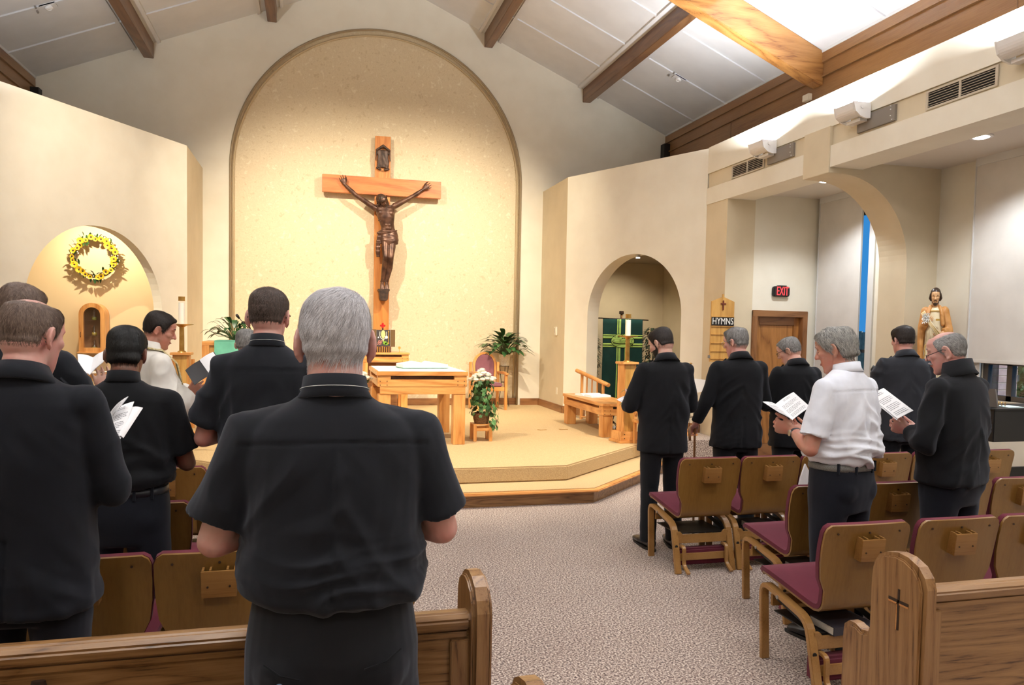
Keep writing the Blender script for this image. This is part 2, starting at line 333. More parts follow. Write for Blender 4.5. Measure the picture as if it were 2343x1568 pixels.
def limb(pts, r, seg=14, side=None, ends=(1, 1)):
    """tube with rounded ends"""
    P = [Vector(p) for p in pts]; R = [q if hasattr(q, '__len__') else (q, q) for q in (r if hasattr(r, '__len__') else [r] * len(P))]
    def rnd(p0, p1, r0):
        d = (p0 - p1).normalized(); m_ = min(r0); return [(p0 + d * m_ * sin(a), (r0[0] * cos(a), r0[1] * cos(a))) for a in (0.5, 1.0, 1.4)]
    pre = rnd(P[0], P[1], R[0])[::-1] if ends[0] else []; post = rnd(P[-1], P[-2], R[-1]) if ends[1] else []
    return tube_shell([p for p, _ in pre] + P + [p for p, _ in post], [q for _, q in pre] + R + [q for _, q in post], seg, side)
def ell_shell(c, r, rot=None, seg=18, rings=12):
    v = []; f = []
    for i in range(rings + 1):
        th = pi * i / rings
        if i in (0, rings):
            pts = [(0, 0, cos(th))]
        else: pts = [(sin(th) * cos(2 * pi * k / seg), sin(th) * sin(2 * pi * k / seg), cos(th)) for k in range(seg)]
        for p in pts:
            q = Vector((p[0] * r[0], p[1] * r[1], p[2] * r[2]))
            if rot is not None: q = rot @ q
            v.append(tuple(q + Vector(c)))
    def idx(i, k): return 0 if i == 0 else (1 + (rings - 1) * seg if i == rings else 1 + (i - 1) * seg + k % seg)
    for i in range(rings):
        for k in range(seg):
            if i == 0: f.append((0, idx(1, k), idx(1, k + 1)))
            elif i == rings - 1: f.append((idx(i, k), idx(rings, 0), idx(i, k + 1)))
            else: f.append((idx(i, k), idx(i + 1, k), idx(i + 1, k + 1), idx(i, k + 1)))
    return v, f
def loft(secs, seg=28, pw=2.3):
    """secs: (z, cx, cy, rx, ry[, tilt]); superellipse rings stacked along z"""
    v = []; f = []
    for s in secs:
        z, cx, cy, rx, ry = s[:5]; tl = s[5] if len(s) > 5 else 0.0
        for k in range(seg):
            a = 2 * pi * k / seg; ca, sa = cos(a), sin(a)
            x = rx * math.copysign(abs(ca) ** (2 / pw), ca); y = ry * math.copysign(abs(sa) ** (2 / pw), sa)
            v.append((cx + x, cy + y, z + tl * y))
    for i in range(len(secs) - 1):
        for k in range(seg):
            a, b = i * seg + k, i * seg + (k + 1) % seg; f.append((a, b, b + seg, a + seg))
    f.append(tuple(range(seg - 1, -1, -1))); f.append(tuple((len(secs) - 1) * seg + k for k in range(seg)))
    return v, f
DG = None
def remesh(shells, voxel, smooth=6, fac=0.5):
    b = MB()
    for v, f in shells: b.add(v, f)
    me = bpy.data.meshes.new('tmp'); me.from_pydata(b.v, [], b.f); me.update()
    bm = bmesh.new(); bm.from_mesh(me)
    # every shell is closed on its own; make each face outward
    bmesh.ops.recalc_face_normals(bm, faces=bm.faces); bm.to_mesh(me); bm.free()
    o = bpy.data.objects.new('tmp', me); COL.objects.link(o)
    md = o.modifiers.new('r', 'REMESH'); md.mode = 'VOXEL'; md.voxel_size = voxel; md.adaptivity = 0
    if smooth:
        sm = o.modifiers.new('s', 'SMOOTH'); sm.factor = fac; sm.iterations = smooth
    dg = bpy.context.evaluated_depsgraph_get(); dg.update()
    out = bpy.data.meshes.new_from_object(o.evaluated_get(dg), depsgraph=dg)
    bpy.data.objects.remove(o); bpy.data.meshes.remove(me)
    return out
def get_v(me):
    a = np.empty(len(me.vertices) * 3, dtype=np.float32); me.vertices.foreach_get('co', a); return a.reshape(-1, 3).astype(float)
def get_n(me):
    a = np.empty(len(me.vertices) * 3, dtype=np.float32); me.vertices.foreach_get('normal', a); return a.reshape(-1, 3).astype(float)
def set_v(me, a): me.vertices.foreach_set('co', a.astype(np.float32).ravel()); me.update()
def wnoise(p, seed, freq, n=5):
    """cheap smooth pseudo-noise: warped sines, vectorised"""
    r = np.random.default_rng(seed); out = np.zeros(len(p)); f = np.array(freq, float)
    q = p * f
    w = np.sin(q @ r.normal(size=3) * 0.9 + r.uniform(0, 6)) + np.cos(q @ r.normal(size=3) * 0.7 + 1)
    for i in range(n):
        k = r.normal(size=3); k /= np.linalg.norm(k); out += np.sin((q @ k) * (1 + 0.45 * i) * 2 + r.uniform(0, 6) + 0.9 * w) / (1 + 0.4 * i)
    return out / 2.2
def pn(p, seed, freq):
    f = np.array(freq, float); o = np.array([seed * 3.17 % 50, seed * 7.3 % 50, seed * 1.9 % 50]); q = (p * f + o).tolist(); nz = mnoise.noise
    return np.array([nz(t) for t in q])
def text(name, body, size, mat_, mx, parent, extrude=0.002, align='CENTER'):
    c = bpy.data.curves.new(name, 'FONT'); c.body = body; c.size = size; c.extrude = extrude; c.align_x = align; c.align_y = 'CENTER'; c.resolution_u = 3
    o = bpy.data.objects.new(name, c); COL.objects.link(o); dg = bpy.context.evaluated_depsgraph_get()
    me = bpy.data.meshes.new_from_object(o.evaluated_get(dg)); bpy.data.objects.remove(o)
    me.transform(mx); return link_mesh(name, me, mat_, parent)
def face_mx(loc, xdir, zdir=(0, 0, 1)):
    """matrix taking text plane (x right, y up) to xdir / zdir at loc"""
    x = Vector(xdir).normalized(); y = Vector(zdir).normalized(); z = x.cross(y).normalized(); y = z.cross(x)
    return Matrix(((x.x, y.x, z.x, loc[0]), (x.y, y.y, z.y, loc[1]), (x.z, y.z, z.z, loc[2]), (0, 0, 0, 1)))
# ================================================================== the room
CX = 1.18          # centre line of the sanctuary
WY = 13.55         # back wall
XR, XL = 5.32, 2 * CX - 5.32
RS = 0.42          # roof slope
def roof_z(x): return 7.78 - RS * abs(x - CX)
def struct(name, mb, m, parent=None, label=None, **kw):
    o = mb.build(name, m, parent, **kw); 
    if parent is None: tag(o, label, None, None, 'structure')
    return o

struct('floor', MB().box(-9, 9.5, -5.5, 14, -0.1, 0), M['carpet'], label='speckled mauve and cream carpet floor of the nave')

# sanctuary platform: two steps, oak riser and nosing, beige carpet
def plat(o):   # outline offset o in front
    d = o
    return [(CX - 1.39 - d * 0.40, 7.36 - d), (CX + 1.39 + d * 0.40, 7.36 - d), (CX + 2.98 + d * 0.62, 8.82 - d * 0.62), (CX + 2.98 + d * 0.62, 13.6), (CX - 2.98 - d * 0.62, 13.6), (CX - 2.98 - d * 0.62, 8.82 - d * 0.62)]
pf = empty('sanctuary_platform', (0, 0, 0), label='two step sanctuary platform, beige carpet over oak risers', kind='structure')
MB().prism(plat(0.38), 'z', 0.0, 0.118).build('oak_riser', M['pew'], pf)
MB().prism(plat(0.45), 'z', 0.118, 0.142).build('oak_nosing', M['oak'], pf, bevel=0.008)
MB().prism(plat(0.385), 'z', 0.142, 0.150).build('lower_tread_carpet', M['carpet_beige'], pf)
MB().prism(plat(0.0), 'z', 0.150, 0.31).build('upper_carpet', M['carpet_beige'], pf, smooth=False, bevel=0.015)
ld = [(4.17, 8.9), (5.30, 8.9), (5.30, 9.66), (4.17, 12.1)]
struct('floor.001', MB().prism(ld, 'z', 0.0, 0.30), M['carpet'], label='raised carpeted landing beside the platform')

# back wall with tall arched recess
def arch_pts(x0, x1, zb, zs, n=40):
    c = (x0 + x1) / 2; r = (x1 - x0) / 2
    return [(x0, zb)] + [(c - r * cos(pi * i / n), zs + r * sin(pi * i / n)) for i in range(n + 1)] + [(x1, zb)]
def holed(name, outer, hole, y0, y1, m, reveal=None, parent=None, mx=None):
    """wall slab between y0 and y1 (x,z outline) with one arched doorway-like hole that starts at the outline's base"""
    zb = hole[0][1]; n = len(hole); b = MB()
    def ring(y): return [(x, y, z) for x, z in hole]
    def top(x):
        best = None
        for i in range(len(outer)):
            (xa, za), (xb, zb_) = outer[i], outer[(i + 1) % len(outer)]
            if abs(xa - xb) > 1e-6 and min(xa, xb) - 1e-6 <= x <= max(xa, xb) + 1e-6:
                z = za + (zb_ - za) * (x - xa) / (xb - xa); best = z if best is None else max(best, z)
        return best
    xs = [x for x, z in hole]; x_min = min(p[0] for p in outer); x_max = max(p[0] for p in outer); zlow = min(p[1] for p in outer)
    extra = [p[0] for p in outer if xs[0] < p[0] < xs[-1] and p[1] > zb + 0.5]
    for y in (y0, y1):
        # strips above the hole
        pts = [(x, z) for x, z in hole[1:-1]]
        for e in extra:
            for i in range(len(pts) - 1):
                if pts[i][0] < e - 1e-6 < pts[i + 1][0]:
                    t = (e - pts[i][0]) / (pts[i + 1][0] - pts[i][0]); pts.insert(i + 1, (e, pts[i][1] + t * (pts[i + 1][1] - pts[i][1]))); break
        for i in range(len(pts) - 1):
            (xa, za), (xb, zb2) = pts[i], pts[i + 1]
            b.add([(xa, y, za), (xb, y, zb2), (xb, y, top(xb)), (xa, y, top(xa))], [(0, 1, 2, 3)])
        # sides
        def side(xa, xb):
            mids = sorted([p[0] for p in outer if min(xa, xb) < p[0] < max(xa, xb)])
            c = [min(xa, xb)] + [q for q in mids] + [max(xa, xb)]
            for i in range(len(c) - 1):
                b.add([(c[i], y, zlow), (c[i + 1], y, zlow), (c[i + 1], y, top(c[i + 1])), (c[i], y, top(c[i]))], [(0, 1, 2, 3)])
        side(x_min, xs[0]); side(xs[-1], x_max)
        if zb > zlow + 1e-6: b.add([(xs[0], y, zlow), (xs[-1], y, zlow), (xs[-1], y, zb), (xs[0], y, zb)], [(0, 1, 2, 3)])
    # reveal and outer rim
    for i in range(n - 1):
        (xa, za), (xb, zb2) = hole[i], hole[i + 1]
        b.add([(xa, y0, za), (xb, y0, zb2), (xb, y1, zb2), (xa, y1, za)], [(0, 1, 2, 3)])
    for i in range(len(outer)):
        (xa, za), (xb, zb2) = outer[i], outer[(i + 1) % len(outer)]
        b.add([(xa, y0, za), (xb, y0, zb2), (xb, y1, zb2), (xa, y1, za)], [(0, 1, 2, 3)])
    if mx: b.v = [tuple(mx @ Vector(q)) for q in b.v]
    me = bpy.data.meshes.new(name); me.from_pydata(b.v, [], b.f); me.update()
    bm = bmesh.new(); bm.from_mesh(me); bmesh.ops.remove_doubles(bm, verts=bm.verts, dist=1e-4); bmesh.ops.recalc_face_normals(bm, faces=bm.faces); bm.to_mesh(me); bm.free()
    return link_mesh(name, me, m, parent)
AX0, AX1, AZ = CX - 2.53, CX + 2.53, 4.34
gab = [(-4.6, 0.0), (7.0, 0.0), (7.0, roof_z(7.0)), (CX, roof_z(CX)), (-4.6, roof_z(-4.6))]
tag(holed('wall_back', gab, arch_pts(AX0, AX1, 0.31, AZ, 60), WY, WY + 0.12, M['wall']), 'cream gabled back wall around the tall arch', None, None, 'structure')
struct('wall_back.001', MB().box(-4.6, 7.0, WY + 0.12, WY + 0.2, 0, 7.9), M['stucco'], label='mottled golden plaster inside the tall arch')
ap = arch_pts(AX0 + 0.012, AX1 - 0.012, 0.31, AZ, 60)
struct('trim_1', MB().tube([(x, WY - 0.006, z) for x, z in ap], 0.020, 8, side=(0, 1, 0)), mat('arch_bead_paint', srgb(150, 132, 104), 0.6), label='slim rounded bead around the tall arch', smooth=True)
ap = arch_pts(AX0 + 0.055, AX1 - 0.055, 0.31, AZ - 0.02, 60)
struct('trim_2', MB().tube([(x, WY + 0.10, z) for x, z in ap], 0.018, 8, side=(0, 1, 0)), mat('arch_bead_inner', srgb(196, 176, 140), 0.6), label='inner bead at the back of the tall arch', smooth=True)

# short return walls and the two splayed wing walls with arched niches
WT = 4.28
def wing(side):
    s = 1 if side == 'right' else -1
    xr = CX + s * 2.95
    a = 0.02 if s > 0 else -0.02
    y_c = 12.14 if s > 0 else 11.92
    struct('wall_%s' % side, MB().box(min(xr, xr + s * 0.2), max(xr, xr + s * 0.2), y_c, WY, 0, WT), M['wall_tan'] if s > 0 else M['wall_tan'], label='narrow tan return wall %s the tall arch' % ('to the lectern-side of' if s < 0 else 'beside the purple chair, by'))
    if s > 0: P, Q, hole = (xr, 12.14), (5.32, 9.60), (0.53, 2.42, 1.96)
    else: P, Q, hole = (xr, 11.92), (-3.62, 8.87), (0.505, 2.656, 1.83)
    L = math.hypot(Q[0] - P[0], Q[1] - P[1]); ux, uy = (Q[0] - P[0]) / L, (Q[1] - P[1]) / L
    # local x = u along the wing, local y = thickness away from the nave, z up
    nx, ny = (-uy * s, ux * s)
    if nx * s < 0: nx, ny = -nx, -ny
    mx = Matrix(((ux, nx, 0, P[0]), (uy, ny, 0, P[1]), (0, 0, 1, 0), (0, 0, 0, 1)))
    o = holed('wall_%s.001' % side, [(0, 0), (L, 0), (L, WT), (0, WT)], arch_pts(hole[0], hole[1], 0.3, hole[2], 40), 0, 0.26 if s > 0 else 0.14, M['wall'], mx=mx)
    tag(o, 'splayed cream wing wall with arched niche, %s' % ('hymn board side' if s > 0 else 'wreath side'), None, None, 'structure')
    return mx, L
MXR, LR = wing('right'); MXL, LL = wing('left')
b = MB(); b.box(-4.33, -2.0, 11.85, 11.92, 0.3, 3.36)
struct('wall_left.002', b, mat('niche_peach_paint', srgb(234, 208, 164), 0.7), label='peach back panel of the wreath niche')
# deep niche behind the right wing
struct('wall_right.002', MB().box(4.2, 6.9, 13.42, 13.5, 0, 3.05), M['wall_tan'], label='back of the deep banner niche')
struct('wall_right.003', MB().box(6.56, 6.64, 9.2, 13.5, 0, 4.3), M['wall_tan'], label='side of the deep banner niche')
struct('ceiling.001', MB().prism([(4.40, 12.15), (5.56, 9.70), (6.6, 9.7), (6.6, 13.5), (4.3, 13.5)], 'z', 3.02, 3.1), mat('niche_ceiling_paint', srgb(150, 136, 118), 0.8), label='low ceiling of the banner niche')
struct('ceiling.004', MB().prism([(-2.12, 11.88), (-4.33, 11.88), (-4.33, 9.2), (-3.92, 9.2), (-2.16, 11.80)], 'z', 3.3, 3.36), M['wall'], label='ceiling of the wreath niche')
struct('floor.002', MB().box(4.2, 6.6, 9.7, 13.5, 0.1, 0.305), M['carpet_beige'], label='carpeted floor of the banner niche')

# bulkheads with bands, lit ledge, side aisle
def bulkhead(s):
    x = CX + s * (XR - CX)
    def bx(mb, xa, xb, *r): 
        a, b_ = CX + s * (xa - CX), CX + s * (xb - CX); return mb.box(min(a, b_), max(a, b_), *r)
    y1 = 9.6 if s > 0 else 8.35
    o = struct('wall_right.004' if s > 0 else 'wall_left.004', bx(bx(MB(), 5.32, 5.72, -5, y1, 3.93, 4.29), 5.345, 5.72, -5, y1, 3.72, 3.94), M['wall'], label='painted bulkhead above the side aisle')
    bx(MB(), 5.31, 5.72, -5, y1, 3.50, 3.725).build('lower_band', M['wall'], o)
    bx(MB(), 5.338, 5.36, -5, y1, 3.727, 3.928).build('recessed_band', M['wall_tan'], o)
    bx(MB(), 5.72, 6.7, -5, 9.9 if s > 0 else 8.35, 4.21, 4.29).build('ledge', M['wall'], o)
    return o
BK = bulkhead(1); bulkhead(-1)
MB().box(5.295, 5.73, 6.994, 7.43, 3.443, 3.93).build('arch_block', M['wall_tan'], BK)
MB().box(5.295, 5.73, 1.0, 1.43, 3.44, 3.93).build('arch_block', M['wall_tan'], BK)
# oak fascia walls under the eaves
for s, nm in ((1, 'wall_right.005'), (-1, 'wall_left.005')):
    xa, xb = CX + s * 5.42, CX + s * 5.50
    y1 = WY
    f_ = struct(nm, MB().box(min(xa, xb), max(xa, xb), -5, y1, 4.27, 5.6), M['fascia'], label='brown oak fascia wall under the eave')
    for z0, z1, dx in ((5.165, 5.185, 0.03), (5.36, 5.50, 0.03)):
        q = sorted((xa, xa - s * dx)); MB().box(q[0], q[1], -5, y1, z0, z1).build('fascia_strip', M['fascia'], f_)
    q = sorted((xa - s * 0.12, xa)); MB().box(q[0], q[1], WY - 0.16, WY, 4.95, 5.32).build('steel_end_plate', M['blackmetal'], f_)
    for y in (11.2, 6.0, 3.4):
        q = sorted((xa - s * 0.004, xa)); MB().box(q[0], q[1], y, y + 0.01, 4.3, 5.17).build('board_joint', M['beam_y'], f_)
# end wall with the door, arch wall, window wall
struct('wall_right.006', MB().box(5.32, 5.74, 9.05, 9.62, 0, 3.5), M['wall_tan'], label='tan pier behind the hymn board')
b = MB(); b.box(5.74, 5.80, 9.05, 9.2, 0, 3.58); b.box(6.54, 6.86, 9.05, 9.2, 0, 3.58); b.box(5.80, 6.54, 9.05, 9.2, 1.97, 3.58)
struct('wall_right.007', b, M['wall'], label='pale end wall around the oak door')
struct('ceiling.002', MB().box(5.70, 6.9, -5, 9.2, 3.58, 3.66), mat('aisle_ceiling_paint', srgb(214, 206, 196), 0.8), label='flat ceiling of the side aisle')
def arch_wall(y0, nm):
    n = 24
    prof = [(5.30, 3.44), (5.46, 3.44)] + [(5.46 + 0.89 * sin(i / n * pi / 2), 2.50 + 0.94 * cos(i / n * pi / 2)) for i in range(1, n + 1)] + [(6.35, 0.0), (6.80, 0.0), (6.80, 3.6), (5.30, 3.6)]
    return struct(nm, MB().prism(prof, 'y', y0, y0 + 0.42), M['wall_tan'], label='tan quarter arch spanning the side aisle')
aw = arch_wall(7.0, 'wall_right.008')
b = MB()
wx0, wx1 = 6.76, 6.90
b.box(wx0, wx1, 8.62, 9.2, 0, 3.6); b.box(wx0, wx1, 8.06, 8.62, 0, 0.9); b.box(wx0, wx1, 8.06, 8.62, 3.3, 3.6); b.box(wx0, wx1, 6.36, 8.06, 0, 3.6)
b.box(wx0, wx1, 4.2, 6.36, 0, 1.08); b.box(wx0, wx1, 4.2, 6.36, 3.3, 3.6); b.box(wx0, wx1, -5, 4.2, 0, 3.6)
struct('wall_right.009', b, M['wall'], label='pale window wall of the side aisle')
# enclosing shell behind and left of the photographer
struct('wall_left.006', MB().box(-4.7, -4.33, -5, 13.6, 0, 5.7), M['wall'], label='plain cream wall of the far aisle')
struct('wall_front', MB().box(-4.7, 7.0, -5.2, -5.0, 0, 8), M['wall'], label='plain cream wall at the nave entrance')

# roof: two white slopes, battens, purlins, rafters
for s, nm in ((1, 'ceiling'), (-1, 'ceiling.003')):
    xe = CX + s * 5.55
    mx_ = [(CX, 7.78), (xe, roof_z(xe)), (xe, roof_z(xe) + 0.1), (CX, 7.88)]
    c = struct(nm, MB().prism(mx_, 'y', -5.2, WY + 0.1), M['ceiling'], label='white sloped ceiling panels, %s slope' % ('aisle side' if s > 0 else 'wreath side'))
    bays = ((0.12, 1.74), (1.98, 3.64), (3.88, 5.40))
    for y in (12.45, 11.37, 10.23, 7.76, 6.62, 5.5, 3.3, 2.2, 1.1):
        for a, e in bays:
            xa, xb = CX + s * a, CX + s * e
            MB().prism([(xa, roof_z(xa)), (xb, roof_z(xb)), (xb, roof_z(xb) - 0.022), (xa, roof_z(xa) - 0.022)], 'y', y - 0.02, y + 0.02).build('batten', M['ceiling'], c)
    for a in (1.68, 2.04, 3.58, 3.94, 5.38):
        xa, xb = CX + s * a, CX + s * (a + 0.05)
        MB().prism([(xa, roof_z(xa)), (xb, roof_z(xb)), (xb, roof_z(xb) - 0.03), (xa, roof_z(xa) - 0.03)], 'y', -5, WY).build('edge_strip', M['ceiling'], c)
    for k, (yy, aa) in enumerate(((11.42, 4.57), (6.6, 4.57))):
        x_ = CX + s * aa; z_ = roof_z(x_) - 0.006
        rot = Matrix.Translation((x_, yy, z_)) @ Matrix.Rotation(s * math.atan(RS), 4, 'Y')
        dt = empty('smoke_detector', label='round ceiling detector with two small clips on the %s slope%s' % ('aisle-side' if s > 0 else 'wreath-side', ', farther from the back wall' if k else ''), cat='detector', group='ceiling detectors') 
        MB().box(-0.10, 0.10, -0.07, 0.07, -0.02, 0.0, rot).build('mount_plate', M['ceiling'], dt)
        MB().lathe([(0.05, 0.0), (0.048, -0.03), (0.03, -0.04), (0.028, -0.032), (0.012, -0.036)], (0, 0, -0.012), 20, rot).build('sensor_head', M['fixture'], dt, smooth=True, auto=40)
        MB().box(-0.15, -0.13, -0.10, -0.07, -0.03, 0, rot).build('clip', M['plate'], dt); MB().box(-0.17, -0.15, 0.04, 0.07, -0.03, 0, rot).build('clip', M['plate'], dt)
for i, off in enumerate((-3.76, -1.86, 1.86, 3.76)):
    x = CX + off; z = roof_z(x)
    struct('ceiling_beam%s' % ('' if i == 0 else '.%03d' % i), MB().box(x - 0.075, x + 0.075, -5, WY, z - 0.22, z + 0.03), M['beam_y'], label='dark oak purlin running the length of the roof', bevel=0.006)
for j, y in enumerate((8.9, 4.2, -0.6)):
    for s in (1, -1):
        pts = [(CX, 7.78), (CX + s * 5.42, roof_z(CX + 5.42)), (CX + s * 5.42, roof_z(CX + 5.42) - 0.44), (CX + s * 5.28, roof_z(CX + 5.42) - 0.40), (CX, 7.78 - 0.46)]
        struct('ceiling_rafter%s' % ('' if (j, s) == (0, 1) else '.%03d' % (j * 2 + (s < 0))), MB().prism(pts, 'y', y, y + 0.20), M['beam'], label='large laminated oak rafter, %s' % ('crossing to the aisle side' if s > 0 else 'crossing to the wreath side'), bevel=0.008)

# baseboards
def board(p, q, z0, name, t=0.03, h=0.12):
    p = Vector((p[0], p[1], 0)); q = Vector((q[0], q[1], 0)); d = (q - p).normalized(); n_ = Vector((-d.y, d.x, 0)); L = (q - p).length
    mx = Matrix(((d.x, n_.x, 0, p.x), (d.y, n_.y, 0, p.y), (0, 0, 1, z0), (0, 0, 0, 1)))
    o = MB().box(0, L, 0, t, 0, h * 0.80, mx).build(name, M['trimwood'] if abs(d.x) > abs(d.y) else M['trimwood_y']); tag(o, 'oak baseboard', None, None, 'structure')
    MB().box(0, L, 0, t * 0.6, h * 0.8, h, mx).build('cap', M['trimwood'] if abs(d.x) > abs(d.y) else M['trimwood_y'], o)
board((AX1, WY + 0.09), (AX0, WY + 0.09), 0.31, 'baseboard_back'); board((CX + 2.95, WY - 0.001), (AX1 + 0.05, WY - 0.001), 0.31, 'baseboard_back.001'); board((AX0 - 0.05, WY - 0.001), (CX - 2.95, WY - 0.001), 0.31, 'baseboard_back.002')
board((CX + 2.95, 12.14), (CX + 2.95, WY), 0.31, 'baseboard_right'); board((CX - 2.95, WY), (CX - 2.95, 11.92), 0.31, 'baseboard_left')
def wl(mx, u, v=0): q = mx @ Vector((u, v, 0)); return (q.x, q.y)
board(wl(MXR, 0.53), wl(MXR, 0), 0.31, 'baseboard_right.001'); board(wl(MXR, LR), wl(MXR, 2.43), 0.30, 'baseboard_right.002')
board(wl(MXL, 0), wl(MXL, 0.50), 0.31, 'baseboard_left.001')

# oak door in its frame
d = empty('door_1', (6.17, 9.05, 0), label='oak panel door in a wide oak frame under the exit sign', kind='structure')
b = MB(); b.box(-0.43, -0.35, -0.025, 0.10, 0, 2.03); b.box(0.35, 0.43, -0.025, 0.10, 0, 2.03); b.build('door_frame', M['doorframe'], d, bevel=0.006)
MB().box(-0.43, 0.43, -0.026, 0.10, 1.95, 2.035).build('door_head', M['trimwood'], d, bevel=0.006)
b = MB(); b.box(-0.35, -0.27, 0.06, 0.10, 0, 1.95); b.box(0.27, 0.35, 0.06, 0.10, 0, 1.95); b.build('door_stile', M['door'], d, bevel=0.004)
b = MB(); b.box(-0.27, 0.27, 0.06, 0.10, 1.84, 1.95); b.box(-0.27, 0.27, 0.06, 0.10, 1.0, 1.12); b.box(-0.27, 0.27, 0.06, 0.10, 0, 0.2); b.build('door_rail', M['trimwood'], d, bevel=0.004)
for z0, z1 in ((1.12, 1.84), (0.2, 1.0)): MB().box(-0.27, 0.27, 0.078, 0.095, z0, z1).build('door_panel', M['door'], d, bevel=0.008)
MB().box(-0.335, -0.30, 0.03, 0.06, 1.18, 1.30).build('latch_plate', M['darkbronze'], d)

# exit sign
e = empty('exit_sign', (6.155, 9.05, 2.295), label='black exit sign with glowing red letters above the oak door', cat='sign')
MB().prism([(-0.125, -0.05), (-0.105, -0.07), (0.105, -0.07), (0.125, -0.05), (0.125, 0.05), (0.105, 0.07), (-0.105, 0.07), (-0.125, 0.05)], 'y', -0.055, 0.0).build('housing', M['blackplastic'], e, bevel=0.008)
MB().box(-0.05, 0.07, -0.055, -0.001, 0.068, 0.082).build('mount', M['blackplastic'], e)
text('lettering', 'EXIT', 0.168, M['exit_red'], Matrix.Translation((0.008, -0.058, 0.0)) @ Matrix.Rotation(pi / 2, 4, 'X') @ Matrix.Diagonal((0.54, 1.0, 1, 1)), e)

# vents in the recessed band
for k, (y, lab) in enumerate(((8.62, 'near the wing wall'), (5.36, 'nearest the raised side windows'))):
    v_ = empty('air_vent', (5.335, y, 3.83), label='long double grille air vent, %s' % lab, cat='vent', group='wall vents')
    b = MB(); b.box(-0.012, 0, -0.37, 0.37, -0.085, -0.068); b.box(-0.012, 0, -0.37, 0.37, 0.068, 0.085); b.box(-0.012, 0, -0.37, -0.345, -0.068, 0.068); b.box(-0.012, 0, 0.345, 0.37, -0.068, 0.068); b.box(-0.012, 0, -0.01, 0.01, -0.068, 0.068)
    b.build('frame', M['vent'], v_); MB().box(-0.002, 0.002, -0.345, 0.345, -0.068, 0.068).build('backing', M['ventdark'], v_)
    for sy in (-1, 1):
        for i in range(6):
            z = -0.055 + i * 0.022; yy = sorted((sy * 0.012, sy * 0.343)); MB().box(-0.010, -0.003, yy[0], yy[1], z - 0.0017, z + 0.0017).build('slat', M['vent'], v_)
# uplight fixtures
for k, (y, lab) in enumerate(((8.18, 'beside the vent near the wing wall'), (6.62, 'on the far side of the big vent'), (4.75, 'nearest the photographer'))):
    u = empty('wall_uplight', (5.31, y, 3.93), label='white half-round uplight on a grey bracket plate, %s' % lab, cat='light', group='bulkhead uplights')
    MB().box(0.0, 0.028, -0.53, -0.02, -0.175, -0.02).build('bracket_plate', M['plate'], u)
    for yy, zz in ((-0.48, -0.06), (-0.48, -0.12), (-0.50, -0.16), (-0.48, -0.03)): MB().lathe([(0.006, 0), (0.006, 0.006)], (0, 0, 0), 8, Matrix.Translation((0, yy, zz)) @ Matrix.Rotation(-pi / 2, 4, 'Y')).build('screw', M['fixture'], u)
    prof = [(-0.03, 0.07)] + [(-0.115 - 0.085 * cos(a), 0.05 - 0.105 * sin(a)) for a in [i * pi / 14 for i in range(1, 14)]][::-1] + [(-0.205, 0.07)]
    MB().prism(prof, 'y', -0.20, 0.06).build('reflector_shell', M['fixture'], u)
    prof2 = [(-0.01, 0.075), (-0.01, -0.075), (-0.06, -0.08), (-0.12, -0.065), (-0.18, -0.02), (-0.21, 0.075)]
    MB().prism(prof2, 'y', -0.22, -0.20).build('end_cap', M['fixture'], u); MB().prism(prof2, 'y', 0.06, 0.08).build('end_cap', M['fixture'], u)
    MB().lathe([(0.018, 0), (0.018, 0.008)], (0, 0, 0), 12, Matrix.Translation((-0.11, -0.22, 0.03)) @ Matrix.Rotation(pi / 2, 4, 'X')).build('pivot_knob', M['fixture'], u)
    MB().box(-0.08, 0.0, -0.16, 0.04, -0.09, -0.06).build('arm', M['fixture'], u)
# sensor box on the rafter heel, thermostat, light switch
s_ = MB().box(6.54, 6.60, 9.12, 9.26, 4.93, 5.02).build('sensor_box', M['plastic_w'], bevel=0.006); tag(s_, 'small beige sensor box under the rafter end', 'sensor')
th = empty('thermostat', (4.128, 12.57, 1.70), label='small ivory thermostat on the narrow tan wall', cat='thermostat')
MB().box(-0.03, 0, -0.055, 0.055, -0.075, 0.075).build('cover', M['plastic_w'], th, bevel=0.006); MB().box(-0.036, -0.03, -0.03, 0.03, -0.03, 0.05).build('dial_window', M['vent'], th)
sw = MB().box(4.122, 4.13, 12.45, 12.52, 0.60, 0.72).build('outlet_plate', M['plastic_w'], bevel=0.002); tag(sw, 'ivory outlet plate low on the narrow tan wall', 'outlet')
# downlights
for k, (y, lab) in enumerate(((7.95, 'beyond the quarter arch'), (5.75, 'on the near side of the quarter arch'), (3.2, 'closest to the photographer'))):
    dl = empty('recessed_downlight', (5.98, y, 3.58), label='round recessed downlight in the aisle ceiling, %s' % lab, cat='light', group='aisle downlights')
    MB().lathe([(0.10, -0.012), (0.10, 0.0), (0.07, 0.0), (0.075, -0.008)], (0, 0, 0), 24).build('trim_ring', M['fixture'], dl, smooth=True, auto=40)
    MB().lathe([(0.07, -0.012), (0.05, -0.02)], (0, 0, 0), 24).build('lamp', M['lamp_on'], dl)
sp = empty('niche_spotlight', (4.86, 10.85, 3.02), label='tiny silver spotlight in the banner niche ceiling', cat='light')
MB().lathe([(0.012, 0), (0.012, -0.06)], (0, 0, 0), 8).build('stem', M['chrome'], sp); MB().lathe([(0.035, -0.16), (0.04, -0.10), (0.02, -0.06)], (0, 0, 0), 14).build('can', M['chrome'], sp); MB().lathe([(0.03, -0.170), (0.03, -0.161)], (0, 0, 0), 14).build('bulb', M['lamp_on'], sp)

